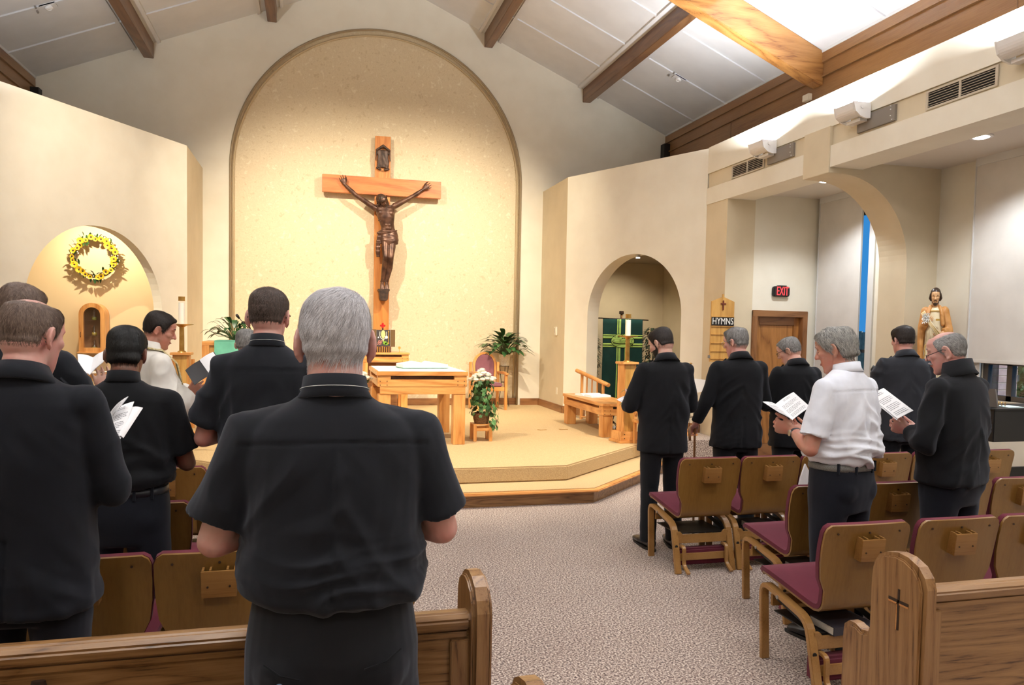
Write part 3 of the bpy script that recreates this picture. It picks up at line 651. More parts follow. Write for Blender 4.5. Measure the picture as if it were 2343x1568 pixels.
# windows, blinds, outside
w = empty('window_1', (6.82, 0, 0), label='low dark-framed window strip under the near roller blind', kind='structure')
b = MB(); b.box(-0.03, 0.03, 4.2, 6.36, 1.08, 1.13); b.box(-0.03, 0.03, 4.2, 6.36, 3.25, 3.3); b.box(-0.03, 0.03, 6.30, 6.36, 1.08, 3.3); b.box(-0.03, 0.03, 6.02, 6.08, 1.08, 3.3); b.box(-0.03, 0.03, 4.2, 4.26, 1.08, 3.3); b.box(-0.03, 0.03, 4.26, 6.30, 1.44, 1.50); b.build('sash', M['winframe'], w)
MB().box(-0.003, 0.003, 6.08, 6.30, 1.13, 3.25).build('pane', M['pane'], w); MB().box(-0.003, 0.003, 4.26, 6.02, 1.13, 3.25).build('pane', M['pane'], w)
MB().box(-0.15, -0.02, 4.1, 6.50, 1.035, 1.08).build('window_sill', M['sill'], w, bevel=0.006)
MB().box(-0.08, -0.05, 6.36, 6.42, 1.08, 3.3).build('casing', M['winwhite'], w)
w = empty('window_2', (6.82, 0, 0), label='tall slit window beside the far roller blind', kind='structure')
b = MB(); b.box(-0.03, 0.03, 8.06, 8.08, 0.9, 3.3); b.box(-0.03, 0.03, 8.60, 8.62, 0.9, 3.3); b.box(-0.03, 0.03, 8.08, 8.60, 3.26, 3.3); b.box(-0.03, 0.03, 8.08, 8.60, 0.9, 0.94); b.box(-0.03, 0.03, 8.08, 8.60, 1.50, 1.54); b.build('sash', M['winframe'], w)
MB().box(-0.003, 0.003, 8.08, 8.60, 0.94, 3.26).build('pane', M['pane'], w)
MB().box(-0.085, -0.055, 7.96, 8.06, 0.0, 3.4).build('casing', M['winwhite'], w)
for nm, y0, y1, z0, lab in (('a', 8.16, 8.98, 0.6, 'cream roller blind drawn down beside the oak door'), ('b', 4.15, 6.47, 1.47, 'wide cream roller blind above the low window')):
    bl = empty('roller_blind', (6.70, 0, 0), label=lab, cat='blind', group='aisle blinds')
    MB().box(-0.003, 0.003, y0, y1, z0, 3.54).build('cloth', M['blind'], bl); MB().box(-0.008, 0.008, y0, y1, z0 - 0.015, z0 + 0.02).build('hem_bar', M['blind'], bl, bevel=0.003)
    MB().box(-0.02, 0.04, y0, y1, 3.50, 3.58).build('head_rail', M['winwhite'], bl)
    for yy in (y0 - 0.012, y1): MB().box(-0.012, 0.012, yy, yy + 0.012, z0, 3.54).build('side_track', M['winwhite'], bl)
struct('terrain', MB().box(7.0, 30, -5, 30, -0.2, 0.0), M['lawn'], label='lawn outside the windows')
fe = empty('fence', (0, 0, 0), label='weathered board fence outside the low window', cat='fence')
for i in range(46):
    y = 6 + i * 0.22; MB().box(13.0, 13.03, y, y + 0.2, 0, 1.8 + 0.02 * (i % 3)).build('board', M['fence'], fe)
pr = empty('brick_pier', (8.05, 7.35, 0), label='brick pier outside the low window', cat='pier')
for i in range(24):
    MB().box(-0.14, 0.14, -0.16, 0.16, 0.085 * i, 0.085 * i + 0.075).build('brick', M['brick'], pr)
MB().box(-0.13, 0.13, -0.15, 0.15, 0, 2.03).build('mortar_core', M['sill'], pr)
def leaf_cloud(n, c, r, size, seed, squash=1.0):
    g = np.random.default_rng(seed); b = MB()
    for i in range(n):
        d_ = g.normal(size=3); d_ /= np.linalg.norm(d_); q = np.array(c) + d_ * np.array(r) * g.uniform(0.35, 1) ** 0.5
        a = g.normal(size=3); a /= np.linalg.norm(a); t = np.cross(a, d_); t /= (np.linalg.norm(t) + 1e-6); L = size * g.uniform(0.6, 1.3)
        p0 = q - a * L / 2; p1 = q + a * L / 2; b.add([p0, q + t * L * 0.22, p1, q - t * L * 0.22], [(0, 1, 2, 3)])
    return b
for k, (x, y, z, h, lab) in enumerate(((9.6, 8.3, 1.5, 1.2, 'bushy evergreen tree seen through the low window'), (11.5, 16.5, 1.6, 1.2, 'lower evergreen tree farther off beyond the slit window'))):
    t_ = empty('garden_tree', (x, y, 0), label=lab, cat='tree', group='trees outside')
    MB().tube([(0, 0, 0), (0.05, 0.02, z * 0.7), (0, 0, z + h * 0.4)], [0.10, 0.08, 0.03], 8).build('trunk', M['bark'], t_)
    tag(leaf_cloud(2600, (0, 0, z), (0.95, 1.0, h), 0.16, 30 + k).build('foliage', M['leaf'], t_), kind='stuff')
# ================================================================== chairs
def chair_shell(off, t0, t1, inset, name, m, parent, z_lift=0.0, s_max=1.0):
    """moulded seat-and-back shell; t0..t1 thickness along the inward normal"""
    prof = [(0.47, 0.435), (0.455, 0.452), (0.40, 0.448), (0.30, 0.430), (0.20, 0.408), (0.12, 0.390), (0.075, 0.384), (0.042, 0.392), (0.020, 0.412), (0.010, 0.44), (0.004, 0.50), (-0.002, 0.56), (-0.010, 0.64), (-0.022, 0.72), (-0.036, 0.785), (-0.042, 0.81), (-0.045, 0.824)]
    hws = [0.215, 0.228, 0.230, 0.222, 0.210, 0.200, 0.196, 0.196, 0.196, 0.196, 0.196, 0.224, 0.234, 0.237, 0.236, 0.226, 0.205]
    n = len(prof); rows = []
    for i in range(n):
        a = prof[max(0, i - 1)]; c = prof[min(n - 1, i + 1)]; tx, tz = c[0] - a[0], c[1] - a[1]; L = math.hypot(tx, tz); nx, nz = -tz / L, tx / L
        # inward normal points up / forward
        if nz < 0 and i < 7: nx, nz = -nx, -nz
        if i >= 7 and nx < 0: nx, nz = -nx, -nz
        hw = max(0.02, hws[i] - inset); sh = 0.0
        rows.append([(prof[i], (nx, nz), hw)])
    cols = 9; v = []; f = []
    for lay, t in enumerate((t0, t1)):
        for i in range(n):
            (py, pz), (nx, nz), hw = rows[i][0]
            for k in range(cols):
                u = -1 + 2 * k / (cols - 1); cur = 0.012 * (1 - u * u) if i > 10 else 0.0
                v.append((u * hw, py + nx * t - cur * 0.6, pz + nz * t))
    N = n * cols
    for i in range(n - 1):
        for k in range(cols - 1):
            a = i * cols + k; f.append((a, a + 1, a + cols + 1, a + cols)); f.append((N + a, N + a + cols, N + a + cols + 1, N + a + 1))
    rim = [i * cols for i in range(n)] + [(n - 1) * cols + k for k in range(1, cols)] + [i * cols + cols - 1 for i in range(n - 2, -1, -1)] + [k for k in range(cols - 2, 0, -1)]
    for j in range(len(rim)):
        a, b_ = rim[j], rim[(j + 1) % len(rim)]; f.append((a, b_, b_ + N, a + N))
    b = MB().add(v, f); return b.build(name, m, parent, smooth=True, auto=50)
def strip(pts, w, t, x):
    """bent flat strip in the yz plane centred at x, width w across x, thickness t"""
    P, Fm = frames([(x, y, z) for y, z in pts], side=(1, 0, 0)); v = []; f = []
    for p, (tt, u, q) in zip(P, Fm):
        for a, c in ((-1, -1), (1, -1), (1, 1), (-1, 1)): v.append(tuple(p + u * (a * w / 2) + q * (c * t / 2)))
    for i in range(len(P) - 1):
        for k in range(4): a, b_ = i * 4 + k, i * 4 + (k + 1) % 4; f.append((a, b_, b_ + 4, a + 4))
    f += [(3, 2, 1, 0), tuple(len(v) - 4 + k for k in range(4))]
    return MB().add(v, f)
def bend(pts, r=0.05, n=5):
    out = [Vector((0,) + pts[0])]
    for i in range(1, len(pts) - 1):
        a, p, c = Vector((0,) + pts[i - 1]), Vector((0,) + pts[i]), Vector((0,) + pts[i + 1]); u = (a - p).normalized(); w = (c - p).normalized()
        q0, q1 = p + u * r, p + w * r
        for k in range(n + 1): t = k / n; out.append(q0 * (1 - t) ** 2 + p * 2 * t * (1 - t) + q1 * t * t)
    out.append(Vector((0,) + pts[-1])); return [(q.y, q.z) for q in out]
def make_chair():
    t = empty('church_chair')
    chair_shell(0, 0.0, 0.012, 0.0, 'plywood_shell', M['ply'], t)
    chair_shell(0, 0.0125, 0.036, -0.003, 'cushion', M['burgundy'], t)
    for s in (-1, 1):
        strip(bend([(0.435, 0.0), (0.465, 0.405), (0.085, 0.335), (-0.005, 0.0)], 0.07), 0.045, 0.026, s * 0.214).build('side_frame', M['ply_edge'], t, smooth=False, bevel=0.003)
        strip(bend([(0.40, 0.345), (0.10, 0.288)], 0.02), 0.006, 0.03, s * 0.185).build('rack_rail', M['blackmetal'], t)
        MB().lathe([(0.010, 0), (0.010, 0.004), (0.006, 0.005)], (0, 0, 0), 10, Matrix.Translation((s * 0.2365, 0.31, 0.37)) @ Matrix.Rotation(s * pi / 2, 4, 'Y')).build('bolt', M['chrome'], t)
    apron = [(-0.205, 0.20), (0.205, 0.20), (0.205, 0.285), (0.175, 0.285), (0.155, 0.262), (-0.155, 0.262), (-0.175, 0.285), (-0.205, 0.285)]
    MB().prism(apron, 'y', 0.052, 0.072).build('rear_apron', M['ply_edge'], t, bevel=0.002)
    MB().box(-0.2, 0.2, 0.40, 0.418, 0.29, 0.35).build('front_apron', M['ply_edge'], t)
    MB().box(-0.19, 0.19, 0.08, 0.40, 0.262, 0.268).build('book_shelf', M['blackmetal'], t)
    MB().box(-0.20, 0.20, 0.02, 0.036, 0.085, 0.135).build('kneeler_board', M['ply_edge'], t, bevel=0.002)
    MB().box(-0.205, 0.205, 0.036, 0.11, 0.045, 0.165).build('kneeler_pad', M['burgundy'], t, bevel=0.012)
    for s in (-1, 1):
        strip(bend([(0.07, 0.185), (0.004, 0.185), (0.004, 0.06), (-0.075, 0.018)], 0.03), 0.026, 0.016, s * 0.168).build('kneeler_arm', M['ply_edge'], t, bevel=0.002)
    MB().lathe([(0.012, 0), (0.012, 0.03)], (0, 0, 0), 10, Matrix.Translation((-0.215, 0.03, 0.185)) @ Matrix.Rotation(-pi / 2, 4, 'X')).build('stop_knob', M['blackmetal'], t)
    lean = Matrix.Translation((0.0, -0.040, 0.712)) @ Matrix.Rotation(rad(6), 4, 'X')
    MB().box(-0.064, 0.064, -0.034, -0.026, -0.055, 0.052, lean).build('pencil_rack', M['rack_ply'], t, bevel=0.0015)
    b = MB(); b.box(-0.062, 0.062, -0.026, 0.02, -0.055, -0.047, lean)
    for x in (-0.062, -0.035, 0.027, 0.054): b.box(x, x + 0.008, -0.026, 0.02, -0.047, 0.055, lean)
    b.build('rack_fins', M['rack_ply'], t)
    for x in (-0.04, 0.04): MB().lathe([(0.004, 0), (0.004, 0.003)], (0, 0, 0), 8, lean @ Matrix.Translation((x, -0.034, -0.01)) @ Matrix.Rotation(pi / 2, 4, 'X')).build('screw', M['darkbronze'], t)
    for x in (-0.17, 0.0, 0.17): MB().lathe([(0.005, 0), (0.005, 0.004)], (0, 0, 0), 8, Matrix.Translation((x, -0.038 - 0.006 * (1 - (x / .2) ** 2), 0.785)) @ Matrix.Rotation(pi / 2, 4, 'X')).build('back_screw', M['darkbronze'], t)
    return t
def copy_tree(o, loc, rz=0.0):
    r = o.copy(); COL.objects.link(r); r.location = loc; r.rotation_euler = (0, 0, rz)
    for ch in list(o.children):
        c = ch.copy(); COL.objects.link(c); c.parent = r
        for g in ch.children: d = g.copy(); COL.objects.link(d); d.parent = c
    return r
chair0 = make_chair(); first = True
rows = [
 ('front row', 4.775, [(2.725, 'aisle-end chair of the front row beside the bearded man in a black suit'), (3.215, 'second chair from the aisle in the front row, behind the man with a cane'), (3.705, 'front row chair hidden behind the man in the white shirt'), (4.195, 'front row chair between the white shirted man and the man in the black vest'), (4.685, 'front row chair behind the black vested man'), (5.175, 'front row chair nearest the piano')]),
 ('middle row', 3.80, [(2.93, 'aisle-end chair of the middle row, at the legs of the white shirted man'), (3.42, 'middle row chair between the white shirted and black vested men, in shade'), (3.90, 'middle row chair just beyond the black vested man'), (4.40, 'middle row chair cut by the picture edge')]),
 ('near row', 2.985, [(2.53, 'big aisle-end chair of the near row beside the carved pew end'), (3.06, 'near row chair behind the carved pew end'), (3.55, 'near row chair cut by the picture edge')]),
 ('wreath side near row', 3.10, [(-0.82, 'chair behind the balding man in the dark jacket'), (-0.34, 'chair directly behind the shirt sleeve of the white haired man'), (0.20, 'aisle chair hidden behind the white haired man')]),
 ('wreath side middle row', 3.99, [(-0.81, 'chair beside the belted trousers of the black haired man'), (-0.31, 'chair hidden at the tall man\'s legs')]),
 ('wreath side front row', 4.95, [(-0.86, 'chair in front of the black haired man'), (-0.37, 'chair in front of the tall man')]),
]
CH = {}
for rn, y, cs in rows:
    for x, lab in cs:
        o = chair0 if first else copy_tree(chair0, (0, 0, 0)); first = False
        o.location = (x, y, 0); tag(o, 'plywood and burgundy chair: ' + lab if len(lab.split()) < 12 else lab, 'chair', 'chairs in the ' + rn); CH[(rn, x)] = o
def hymnal(x, y, z, rz, label, w=0.17, d=0.24, h=0.042):
    t = empty('hymnal', (x, y, z), rz, label, 'book', 'hymnals under the chairs')
    MB().box(-d / 2 + 0.004, d / 2 - 0.003, -w / 2 + 0.003, w / 2, 0.003, h - 0.003).build('page_block', M['bookedge'], t)
    b = MB(); b.box(-d / 2, d / 2, -w / 2, w / 2, 0, 0.003); b.box(-d / 2, d / 2, -w / 2, w / 2, h - 0.003, h); b.box(-d / 2, d / 2, -w / 2 - 0.002, -w / 2 + 0.003, 0, h); b.build('cover', M['bookcover'], t, bevel=0.001)
    text('lettering', 'BREAKING BREAD', 0.014, M['letter_w'], Matrix.Translation((0.0, -w / 2 - 0.003, h / 2)) @ Matrix.Rotation(pi / 2, 4, 'X'), t, 0.0003)
    return t
hymnal(2.53, 3.105, 0.269, 0.04, 'grey hymnal lying under the big aisle-end chair of the near row')
hymnal(2.95, 3.92, 0.269, -0.05, 'hymnal under the aisle-end chair of the middle row')
hymnal(3.25, 4.895, 0.269, 0.03, 'hymnal under the second chair of the front row')
# white bag hung on a front row chair
t = empty('paper_bag', (3.43, 4.69, 0.545), 0.2, 'white crumpled paper leaflet tucked behind the second front row chair', 'paper')
MB().add([(-0.04, 0, 0), (0.05, 0.0, 0.0), (0.055, -0.02, 0.17), (0.0, -0.03, 0.235), (-0.02, -0.01, 0.13), (-0.04, 0.012, 0), (0.05, 0.012, 0.0), (0.055, -0.008, 0.17), (0.0, -0.018, 0.235), (-0.02, 0.002, 0.13)], [(0, 1, 2, 3, 4), (9, 8, 7, 6, 5), (0, 5, 6, 1), (1, 6, 7, 2), (2, 7, 8, 3), (3, 8, 9, 4), (4, 9, 5, 0)]).build('sheet', M['paper'], t)

# ================================================================== pews
def pew(name, x_end, side, length, y0, label, wide=0.06, seat=True, lowtex=False, grp='pews'):
    """pew facing +y; end panel at x_end on the aisle, body going away on `side`; y0 is the rear face of the end panel"""
    t = empty(name, (x_end, y0, 0), 0, label, 'pew', grp)
    prof = [(0.0, 0.0), (0.0, 0.90), (0.012, 0.935), (0.04, 0.965), (0.085, 0.983), (0.13, 0.987), (0.18, 0.975), (0.215, 0.955), (0.235, 0.925), (0.24, 0.88), (0.24, 0.70), (0.25, 0.672), (0.285, 0.665), (0.315, 0.676), (0.345, 0.675), (0.37, 0.655), (0.375, 0.62), (0.375, 0.0)]
    MB().prism(prof, 'x', -wide / 2 + 0.012, wide / 2 - 0.012).build('end_panel', M['pew_z'], t)
    for sx in (-1, 1):
        q = sorted((sx * (wide / 2 - 0.012), sx * wide / 2)); inner = [(a * 0.92 + 0.014, c * 0.988 if c > 0 else 0) for a, c in prof]
        MB().prism(inner, 'x', q[0], q[1]).build('panel_face', M['pew_z'], t, bevel=0.005)
    L = length * side
    def bx(mb, *r): return mb.box(*r)
    xa, xb = sorted((side * wide / 2, L))
    b = MB(); b.prism([(0.035, 0.845), (0.03, 0.875), (0.05, 0.893), (0.085, 0.893), (0.10, 0.875), (0.10, 0.845)], 'x', xa, xb); b.build('top_rail', M['pew'], t, bevel=0.006)
    MB().prism([(0.045, 0.815), (0.045, 0.846), (0.09, 0.846), (0.09, 0.815)], 'x', xa, xb).build('cove_moulding', M['pew'], t, bevel=0.008)
    MB().prism([(0.062, 0.30), (0.055, 0.82), (0.082, 0.82), (0.10, 0.30)], 'x', xa, xb).build('back_panel', M['pew'], t)
    b = MB(); q = sorted((side * (wide / 2), side * (wide / 2 + 0.055)))
    b.box(q[0], q[1], 0.040, 0.062, 0.25, 0.815); b.build('back_stile', M['pew_z'], t, bevel=0.003)
    b = MB(); b.box(xa, xb, 0.040, 0.062, 0.25, 0.40); b.build('bottom_rail', M['pew'], t, bevel=0.003)
    if seat:
        MB().prism([(0.09, 0.40), (0.09, 0.43), (0.36, 0.455), (0.375, 0.44), (0.37, 0.42)], 'x', xa, xb).build('seat', M['pew'], t, bevel=0.004)
    return t
pw = pew('pew', 0.47, -1, 2.6, 2.03, 'oak pew in front of the white haired man, end panel on the aisle')
# brown hat clip on the pew back
hk = MB(); hk.lathe([(0.018, -0.05), (0.022, -0.03), (0.022, 0.02), (0.016, 0.045)], (0, 0, 0), 12, Matrix.Translation((-1.12, 0.030, 0.765)) @ Matrix.Diagonal((1, 0.5, 1, 1))); hk.lathe([(0.010, 0), (0.008, 0.03), (0.012, 0.035)], (0, 0, 0), 10, Matrix.Translation((-1.12, 0.022, 0.755)) @ Matrix.Rotation(pi / 2, 4, 'X'))
hk.build('hat_hook', M['darkbronze'], pw, smooth=True, auto=40)
pr_ = pew('pew', 1.905, 1, 2.2, 1.93, 'oak pew with a cross carved in its end panel, beside the aisle')
# incised cross on the aisle face
cx0 = -0.031
b = MB()
for y0, y1, z0, z1 in ((0.100, 0.108, 0.735, 0.872), (0.062, 0.148, 0.826, 0.836)):
    b.box(cx0 - 0.0012, cx0 + 0.004, y0, y1, z0, z1)
b.build('carved_cross', mat('carved_groove', srgb(52, 32, 16), 0.7), pr_)
for y0, y1, z0, z1 in ((0.108, 0.112, 0.735, 0.826), (0.062, 0.100, 0.820, 0.826), (0.108, 0.148, 0.820, 0.826)):
    MB().box(cx0 - 0.0016, cx0 + 0.003, y0, y1, z0, z1).build('groove_edge', M['oak_y'], pr_)
pew('pew', 0.44, -1, 2.4, 1.31, 'oak pew behind the white haired man, only its end tip in view', seat=True)

# ================================================================== sanctuary furniture
PZ = 0.31
def framed_table(name, x0, x1, y0, y1, zt, label, cat, leg=0.155, slab=0.05, slot=0.045, b1=0.085, b2=0.09, long='x', grp=None, mode='altar', zb=PZ):
    t = empty(name, (0, 0, 0), 0, label, cat, grp); mL = M['oak'] if long == 'x' else M['oak_y']; mS = M['oak_y'] if long == 'x' else M['oak']
    MB().box(x0 - 0.012, x1 + 0.012, y0 - 0.012, y1 + 0.012, zt - slab, zt).build('tabletop', mL, t, bevel=0.004)
    zb1 = zt - slab - slot; zb2 = zb1 - b1; zb3 = zb2 - b2
    for y in (y0, y1 - 0.06):
        MB().box(x0, x1, y, y + 0.06, zb2, zb1).build('beam', M['oak'], t, bevel=0.003)
        if b2: MB().box(x0 + 0.03, x1 - 0.015, y + 0.004, y + 0.056, zb3, zb2).build('beam', M['oak'], t, bevel=0.003)
    for x in (x0, x1 - 0.06): MB().box(x, x + 0.06, y0 + 0.06, y1 - 0.06, zb2, zb1).build('side_beam', M['oak_y'], t, bevel=0.003)
    for x in (x0, x1 - leg):
        for y in (y0, y1 - leg): MB().box(x + 0.002, x + leg - 0.002, y + 0.002, y + leg - 0.002, zb1, zt - slab).build('spacer_block', M['oak'], t, bevel=0.002)
    for x in (x0 + 0.012, x1 - leg):
        for y in (y0 + 0.01, y1 - leg - 0.01): MB().box(x, x + leg - 0.012, y, y + leg, zb, zb3 if b2 else zb2).build('leg', M['oak_z'], t, bevel=0.004)
    if slot: MB().box(x0 + leg, x1 - leg, y0 + 0.07, y0 + 0.085, zb1 - 0.01, zt - slab).build('slot_shade_board', M['beam_y'], t)  # added dark board: stands in for the shade inside the slot
    for xx in (x0 + 0.03, x0 + 0.11, x1 - 0.03, x1 - 0.11):
        for zz in (zb1 - 0.02, zb2 + 0.02): MB().lathe([(0.006, 0), (0.006, 0.003)], (0, 0, 0), 8, Matrix.Translation((xx, y0, zz)) @ Matrix.Rotation(pi / 2, 4, 'X')).build('peg', M['darkbronze'], t)
    return t
framed_table('altar', 0.74, 1.80, 8.88, 10.12, 1.19, 'square oak altar with heavy legs in the middle of the platform', 'altar')
def cloth(name, x0, x1, y0, y1, z, label, m, cat='cloth', t=0.004):
    n = 24; v = []; f = []
    for lay in (0, 1):
        for i in range(n + 1):
            for k in range(n + 1):
                x = x0 + (x1 - x0) * i / n; y = y0 + (y1 - y0) * k / n; w = 0.003 * (sin(x * 37 + k) * 0.5 + sin(y * 23)) * (1 if (i in (0, n) or k in (0, n)) else 0.2)
                v.append((x, y + (0.004 * sin(x * 30) if k == 0 else 0), z + t * lay + abs(w) * 0.5 + 0.0005))
    N = (n + 1) ** 2
    for i in range(n):
        for k in range(n):
            a = i * (n + 1) + k; f += [(a, a + 1, a + n + 2, a + n + 1), (N + a, N + a + n + 1, N + a + n + 2, N + a + 1)]
    rim = [k for k in range(n + 1)] + [i * (n + 1) + n for i in range(1, n + 1)] + [n * (n + 1) + k for k in range(n - 1, -1, -1)] + [i * (n + 1) for i in range(n - 1, 0, -1)]
    for j in range(len(rim)): a, b_ = rim[j], rim[(j + 1) % len(rim)]; f.append((a, b_, b_ + N, a + N))
    return tag(MB().add(v, f).build(name, m, smooth=False), label, cat)
cloth('altar_cloth', 0.75, 1.79, 8.89, 10.11, 1.19, 'white linen cloth spread on the altar top', M['linen'])
def open_book(loc, rz, w, d, h, label, cover=None, cat='book', thick=0.03, name='open_book', grp=None):
    t = empty(name, loc, rz, label, cat, grp)
    MB().box(-w, w, -d / 2, d / 2, 0, 0.005).build('cover', cover or M['bookcover'], t, bevel=0.002)
    for s in (-1, 1):
        n = 10; v = []; f = []
        for lay in (0, 1):
            for i in range(n + 1):
                u = i / n; x = s * (0.004 + (w - 0.012) * u); z = 0.006 + (thick * (sin(min(1, u * 3) * pi / 2) * (1 - 0.55 * u)) + 0.004) * lay
                for y in (-d / 2 + 0.006, d / 2 - 0.006): v.append((x, y, z))
        N = 2 * (n + 1)
        for i in range(n): a = 2 * i; f += [(a, a + 1, a + 3, a + 2), (N + a, N + a + 2, N + a + 3, N + a + 1), (a, a + 2, N + a + 2, N + a), (a + 1, N + a + 1, N + a + 3, a + 3)]
        f += [(0, N, N + 1, 1), (2 * n, 2 * n + 1, N + 2 * n + 1, N + 2 * n)]
        MB().add(v, f).build('page_block', M['print'], t, smooth=True, auto=40)
    return t
open_book((1.36, 9.62, 1.199), 0.15, 0.30, 0.36, 0.04, 'large open missal with curling pages on the altar', M['teal'], thick=0.085)
# ambry / tabernacle table under the crucifix
tt = framed_table('credence_table', 0.78, 1.58, 12.75, 13.35, 1.285, 'oak table against the golden wall below the crucifix', 'table', leg=0.12, slab=0.035, slot=0.04, b1=0.085, b2=0)
MB().box(0.92, 1.44, 13.20, 13.22, PZ, 1.10).build('back_board', M['trimwood'], tt)
tb = empty('tabernacle', (1.16, 13.0, 1.285), 0, 'bronze tabernacle box with enamelled chalice panel on the oak table', 'tabernacle')
MB().box(-0.12, 0.13, -0.11, 0.12, 0.0, 0.10).build('base', M['redwood'], tb, bevel=0.004)
for i in range(13): MB().box(-0.115 + i * 0.0188, -0.115 + i * 0.0188 + 0.011, -0.118, -0.11, 0.004, 0.085 + 0.008 * (i % 3)).build('grass_blade', M['gold'] if i % 2 else M['darkbronze'], tb)
MB().box(-0.11, 0.12, -0.10, 0.12, 0.10, 0.38).build('body', mat('smoky_enamel', srgb(66, 62, 62), 0.4), tb)
for x0, x1 in ((-0.19, -0.115), (0.125, 0.20)): MB().box(x0, x1, -0.11, -0.098, 0.095, 0.385).build('door', mat('bronze_door_leaf', srgb(112, 88, 56), 0.4, 0.2), tb, bevel=0.002)
def disk(b, x, z, rx, rz, y=-0.104, n=16): b.prism([(x + rx * cos(2 * pi * k / n), z + rz * sin(2 * pi * k / n)) for k in range(n)], 'y', y, y + 0.004)
b = MB(); disk(b, 0.0, 0.305, 0.036, 0.068); disk(b, 0.0, 0.21, 0.012, 0.03); b.build('flame_host', mat('pale_gold_enamel', srgb(236, 220, 140), 0.3), tb)
b = MB()
for s in (-1, 1): b.tube([(s * 0.055, -0.105, 0.35), (s * 0.058, -0.105, 0.28), (s * 0.035, -0.105, 0.235), (0, -0.105, 0.215)], 0.005, 6)
disk(b, 0.055, 0.255, 0.025, 0.025); disk(b, -0.08, 0.25, 0.011, 0.013); b.build('white_motif', M['letter_w'], tb)
b = MB()
for i in range(12): disk(b, -0.09 + 0.018 * (i % 4) + 0.006 * (i // 4), 0.135 + 0.026 * (i // 4) + 0.006 * (i % 2), 0.007, 0.009, -0.105)
b.build('grape_cluster', mat('pink_enamel', srgb(216, 140, 130), 0.3), tb)
b = MB(); disk(b, 0.03, 0.16, 0.034, 0.03); disk(b, 0.06, 0.145, 0.028, 0.024); b.build('green_leaf', mat('green_enamel', srgb(120, 168, 60), 0.3), tb)
b = MB(); b.box(0.085, 0.095, -0.112, -0.104, 0.14, 0.36); b.box(0.08, 0.10, -0.114, -0.104, 0.34, 0.365); b.box(0.08, 0.10, -0.114, -0.104, 0.14, 0.165); b.build('hinge_bar', M['gold'], tb)
b = MB(); b.box(-0.012, 0.012, -0.01, 0.01, 0.38, 0.42); b.build('finial_post', M['darkbronze'], tb)
rl = MB(); 
for x, z in ((0, 0.45), (0.028, 0.45), (-0.028, 0.45), (0, 0.478), (0, 0.424)): rl.lathe([(0.017, -0.008), (0.019, 0), (0.012, 0.008)], (0, 0, 0), 10, Matrix.Translation((x, -0.005, z)) @ Matrix.Rotation(pi / 2, 4, 'X'))
rl.build('red_cross_finial', mat('red_glass', srgb(196, 36, 40), 0.25), tb)
mo = empty('sunburst_stand', (1.43, 12.85, 1.285), 0, 'tiny gold sunburst ornament beside the tabernacle', 'ornament')
MB().lathe([(0.018, 0), (0.004, 0.012), (0.004, 0.05), (0.004, 0.055)], (0, 0, 0), 10).build('foot', M['gold'], mo)
b = MB(); b.lathe([(0.02, -0.004), (0.02, 0.004)], (0, 0, 0), 14, Matrix.Translation((0, 0, 0.08)) @ Matrix.Rotation(pi / 2, 4, 'X'))
for k in range(10): a = 2 * pi * k / 10; b.tube([(0.02 * cos(a), 0, 0.08 + 0.02 * sin(a)), (0.032 * cos(a), 0, 0.08 + 0.032 * sin(a))], 0.003, 5)
b.build('sunburst', M['gold'], mo)

# oak bench-like table on the ambo side, with book
framed_table('side_table', 3.69, 4.20, 9.22, 10.82, 0.76, 'long low oak side table with an open book', 'table', leg=0.15, slab=0.04, slot=0.035, b1=0.085, b2=0, long='y')
open_book((3.98, 10.35, 0.76), -1.35, 0.23, 0.34, 0.03, 'white open book lying on the low side table', M['paper'])
wr_ = empty('wire_basket', (4.12, 9.98, PZ), 0, 'small dark wire ornament on the carpet under the side table', 'ornament')
b = MB()
for k in range(6): a = k * pi / 3; b.tube([(0.08 * cos(a), 0.08 * sin(a), 0.0), (0.10 * cos(a), 0.10 * sin(a), 0.06), (0.03 * cos(a), 0.03 * sin(a), 0.13), (0.05 * cos(a), 0.05 * sin(a), 0.20)], 0.006, 6)
for z, r in ((0.01, 0.08), (0.2, 0.05), (0.1, 0.06)): b.tube([(r * cos(a), r * sin(a), z) for a in [i * pi / 6 for i in range(13)]], 0.006, 6)
b.build('wire_frame', M['iron'], wr_, smooth=True)
for k in range(5): a = k * 1.25; MB().sphere((0.07 * cos(a), 0.07 * sin(a), 0.035), 0.026, 8, 6).build('pebble', M['candle'], wr_, smooth=True)

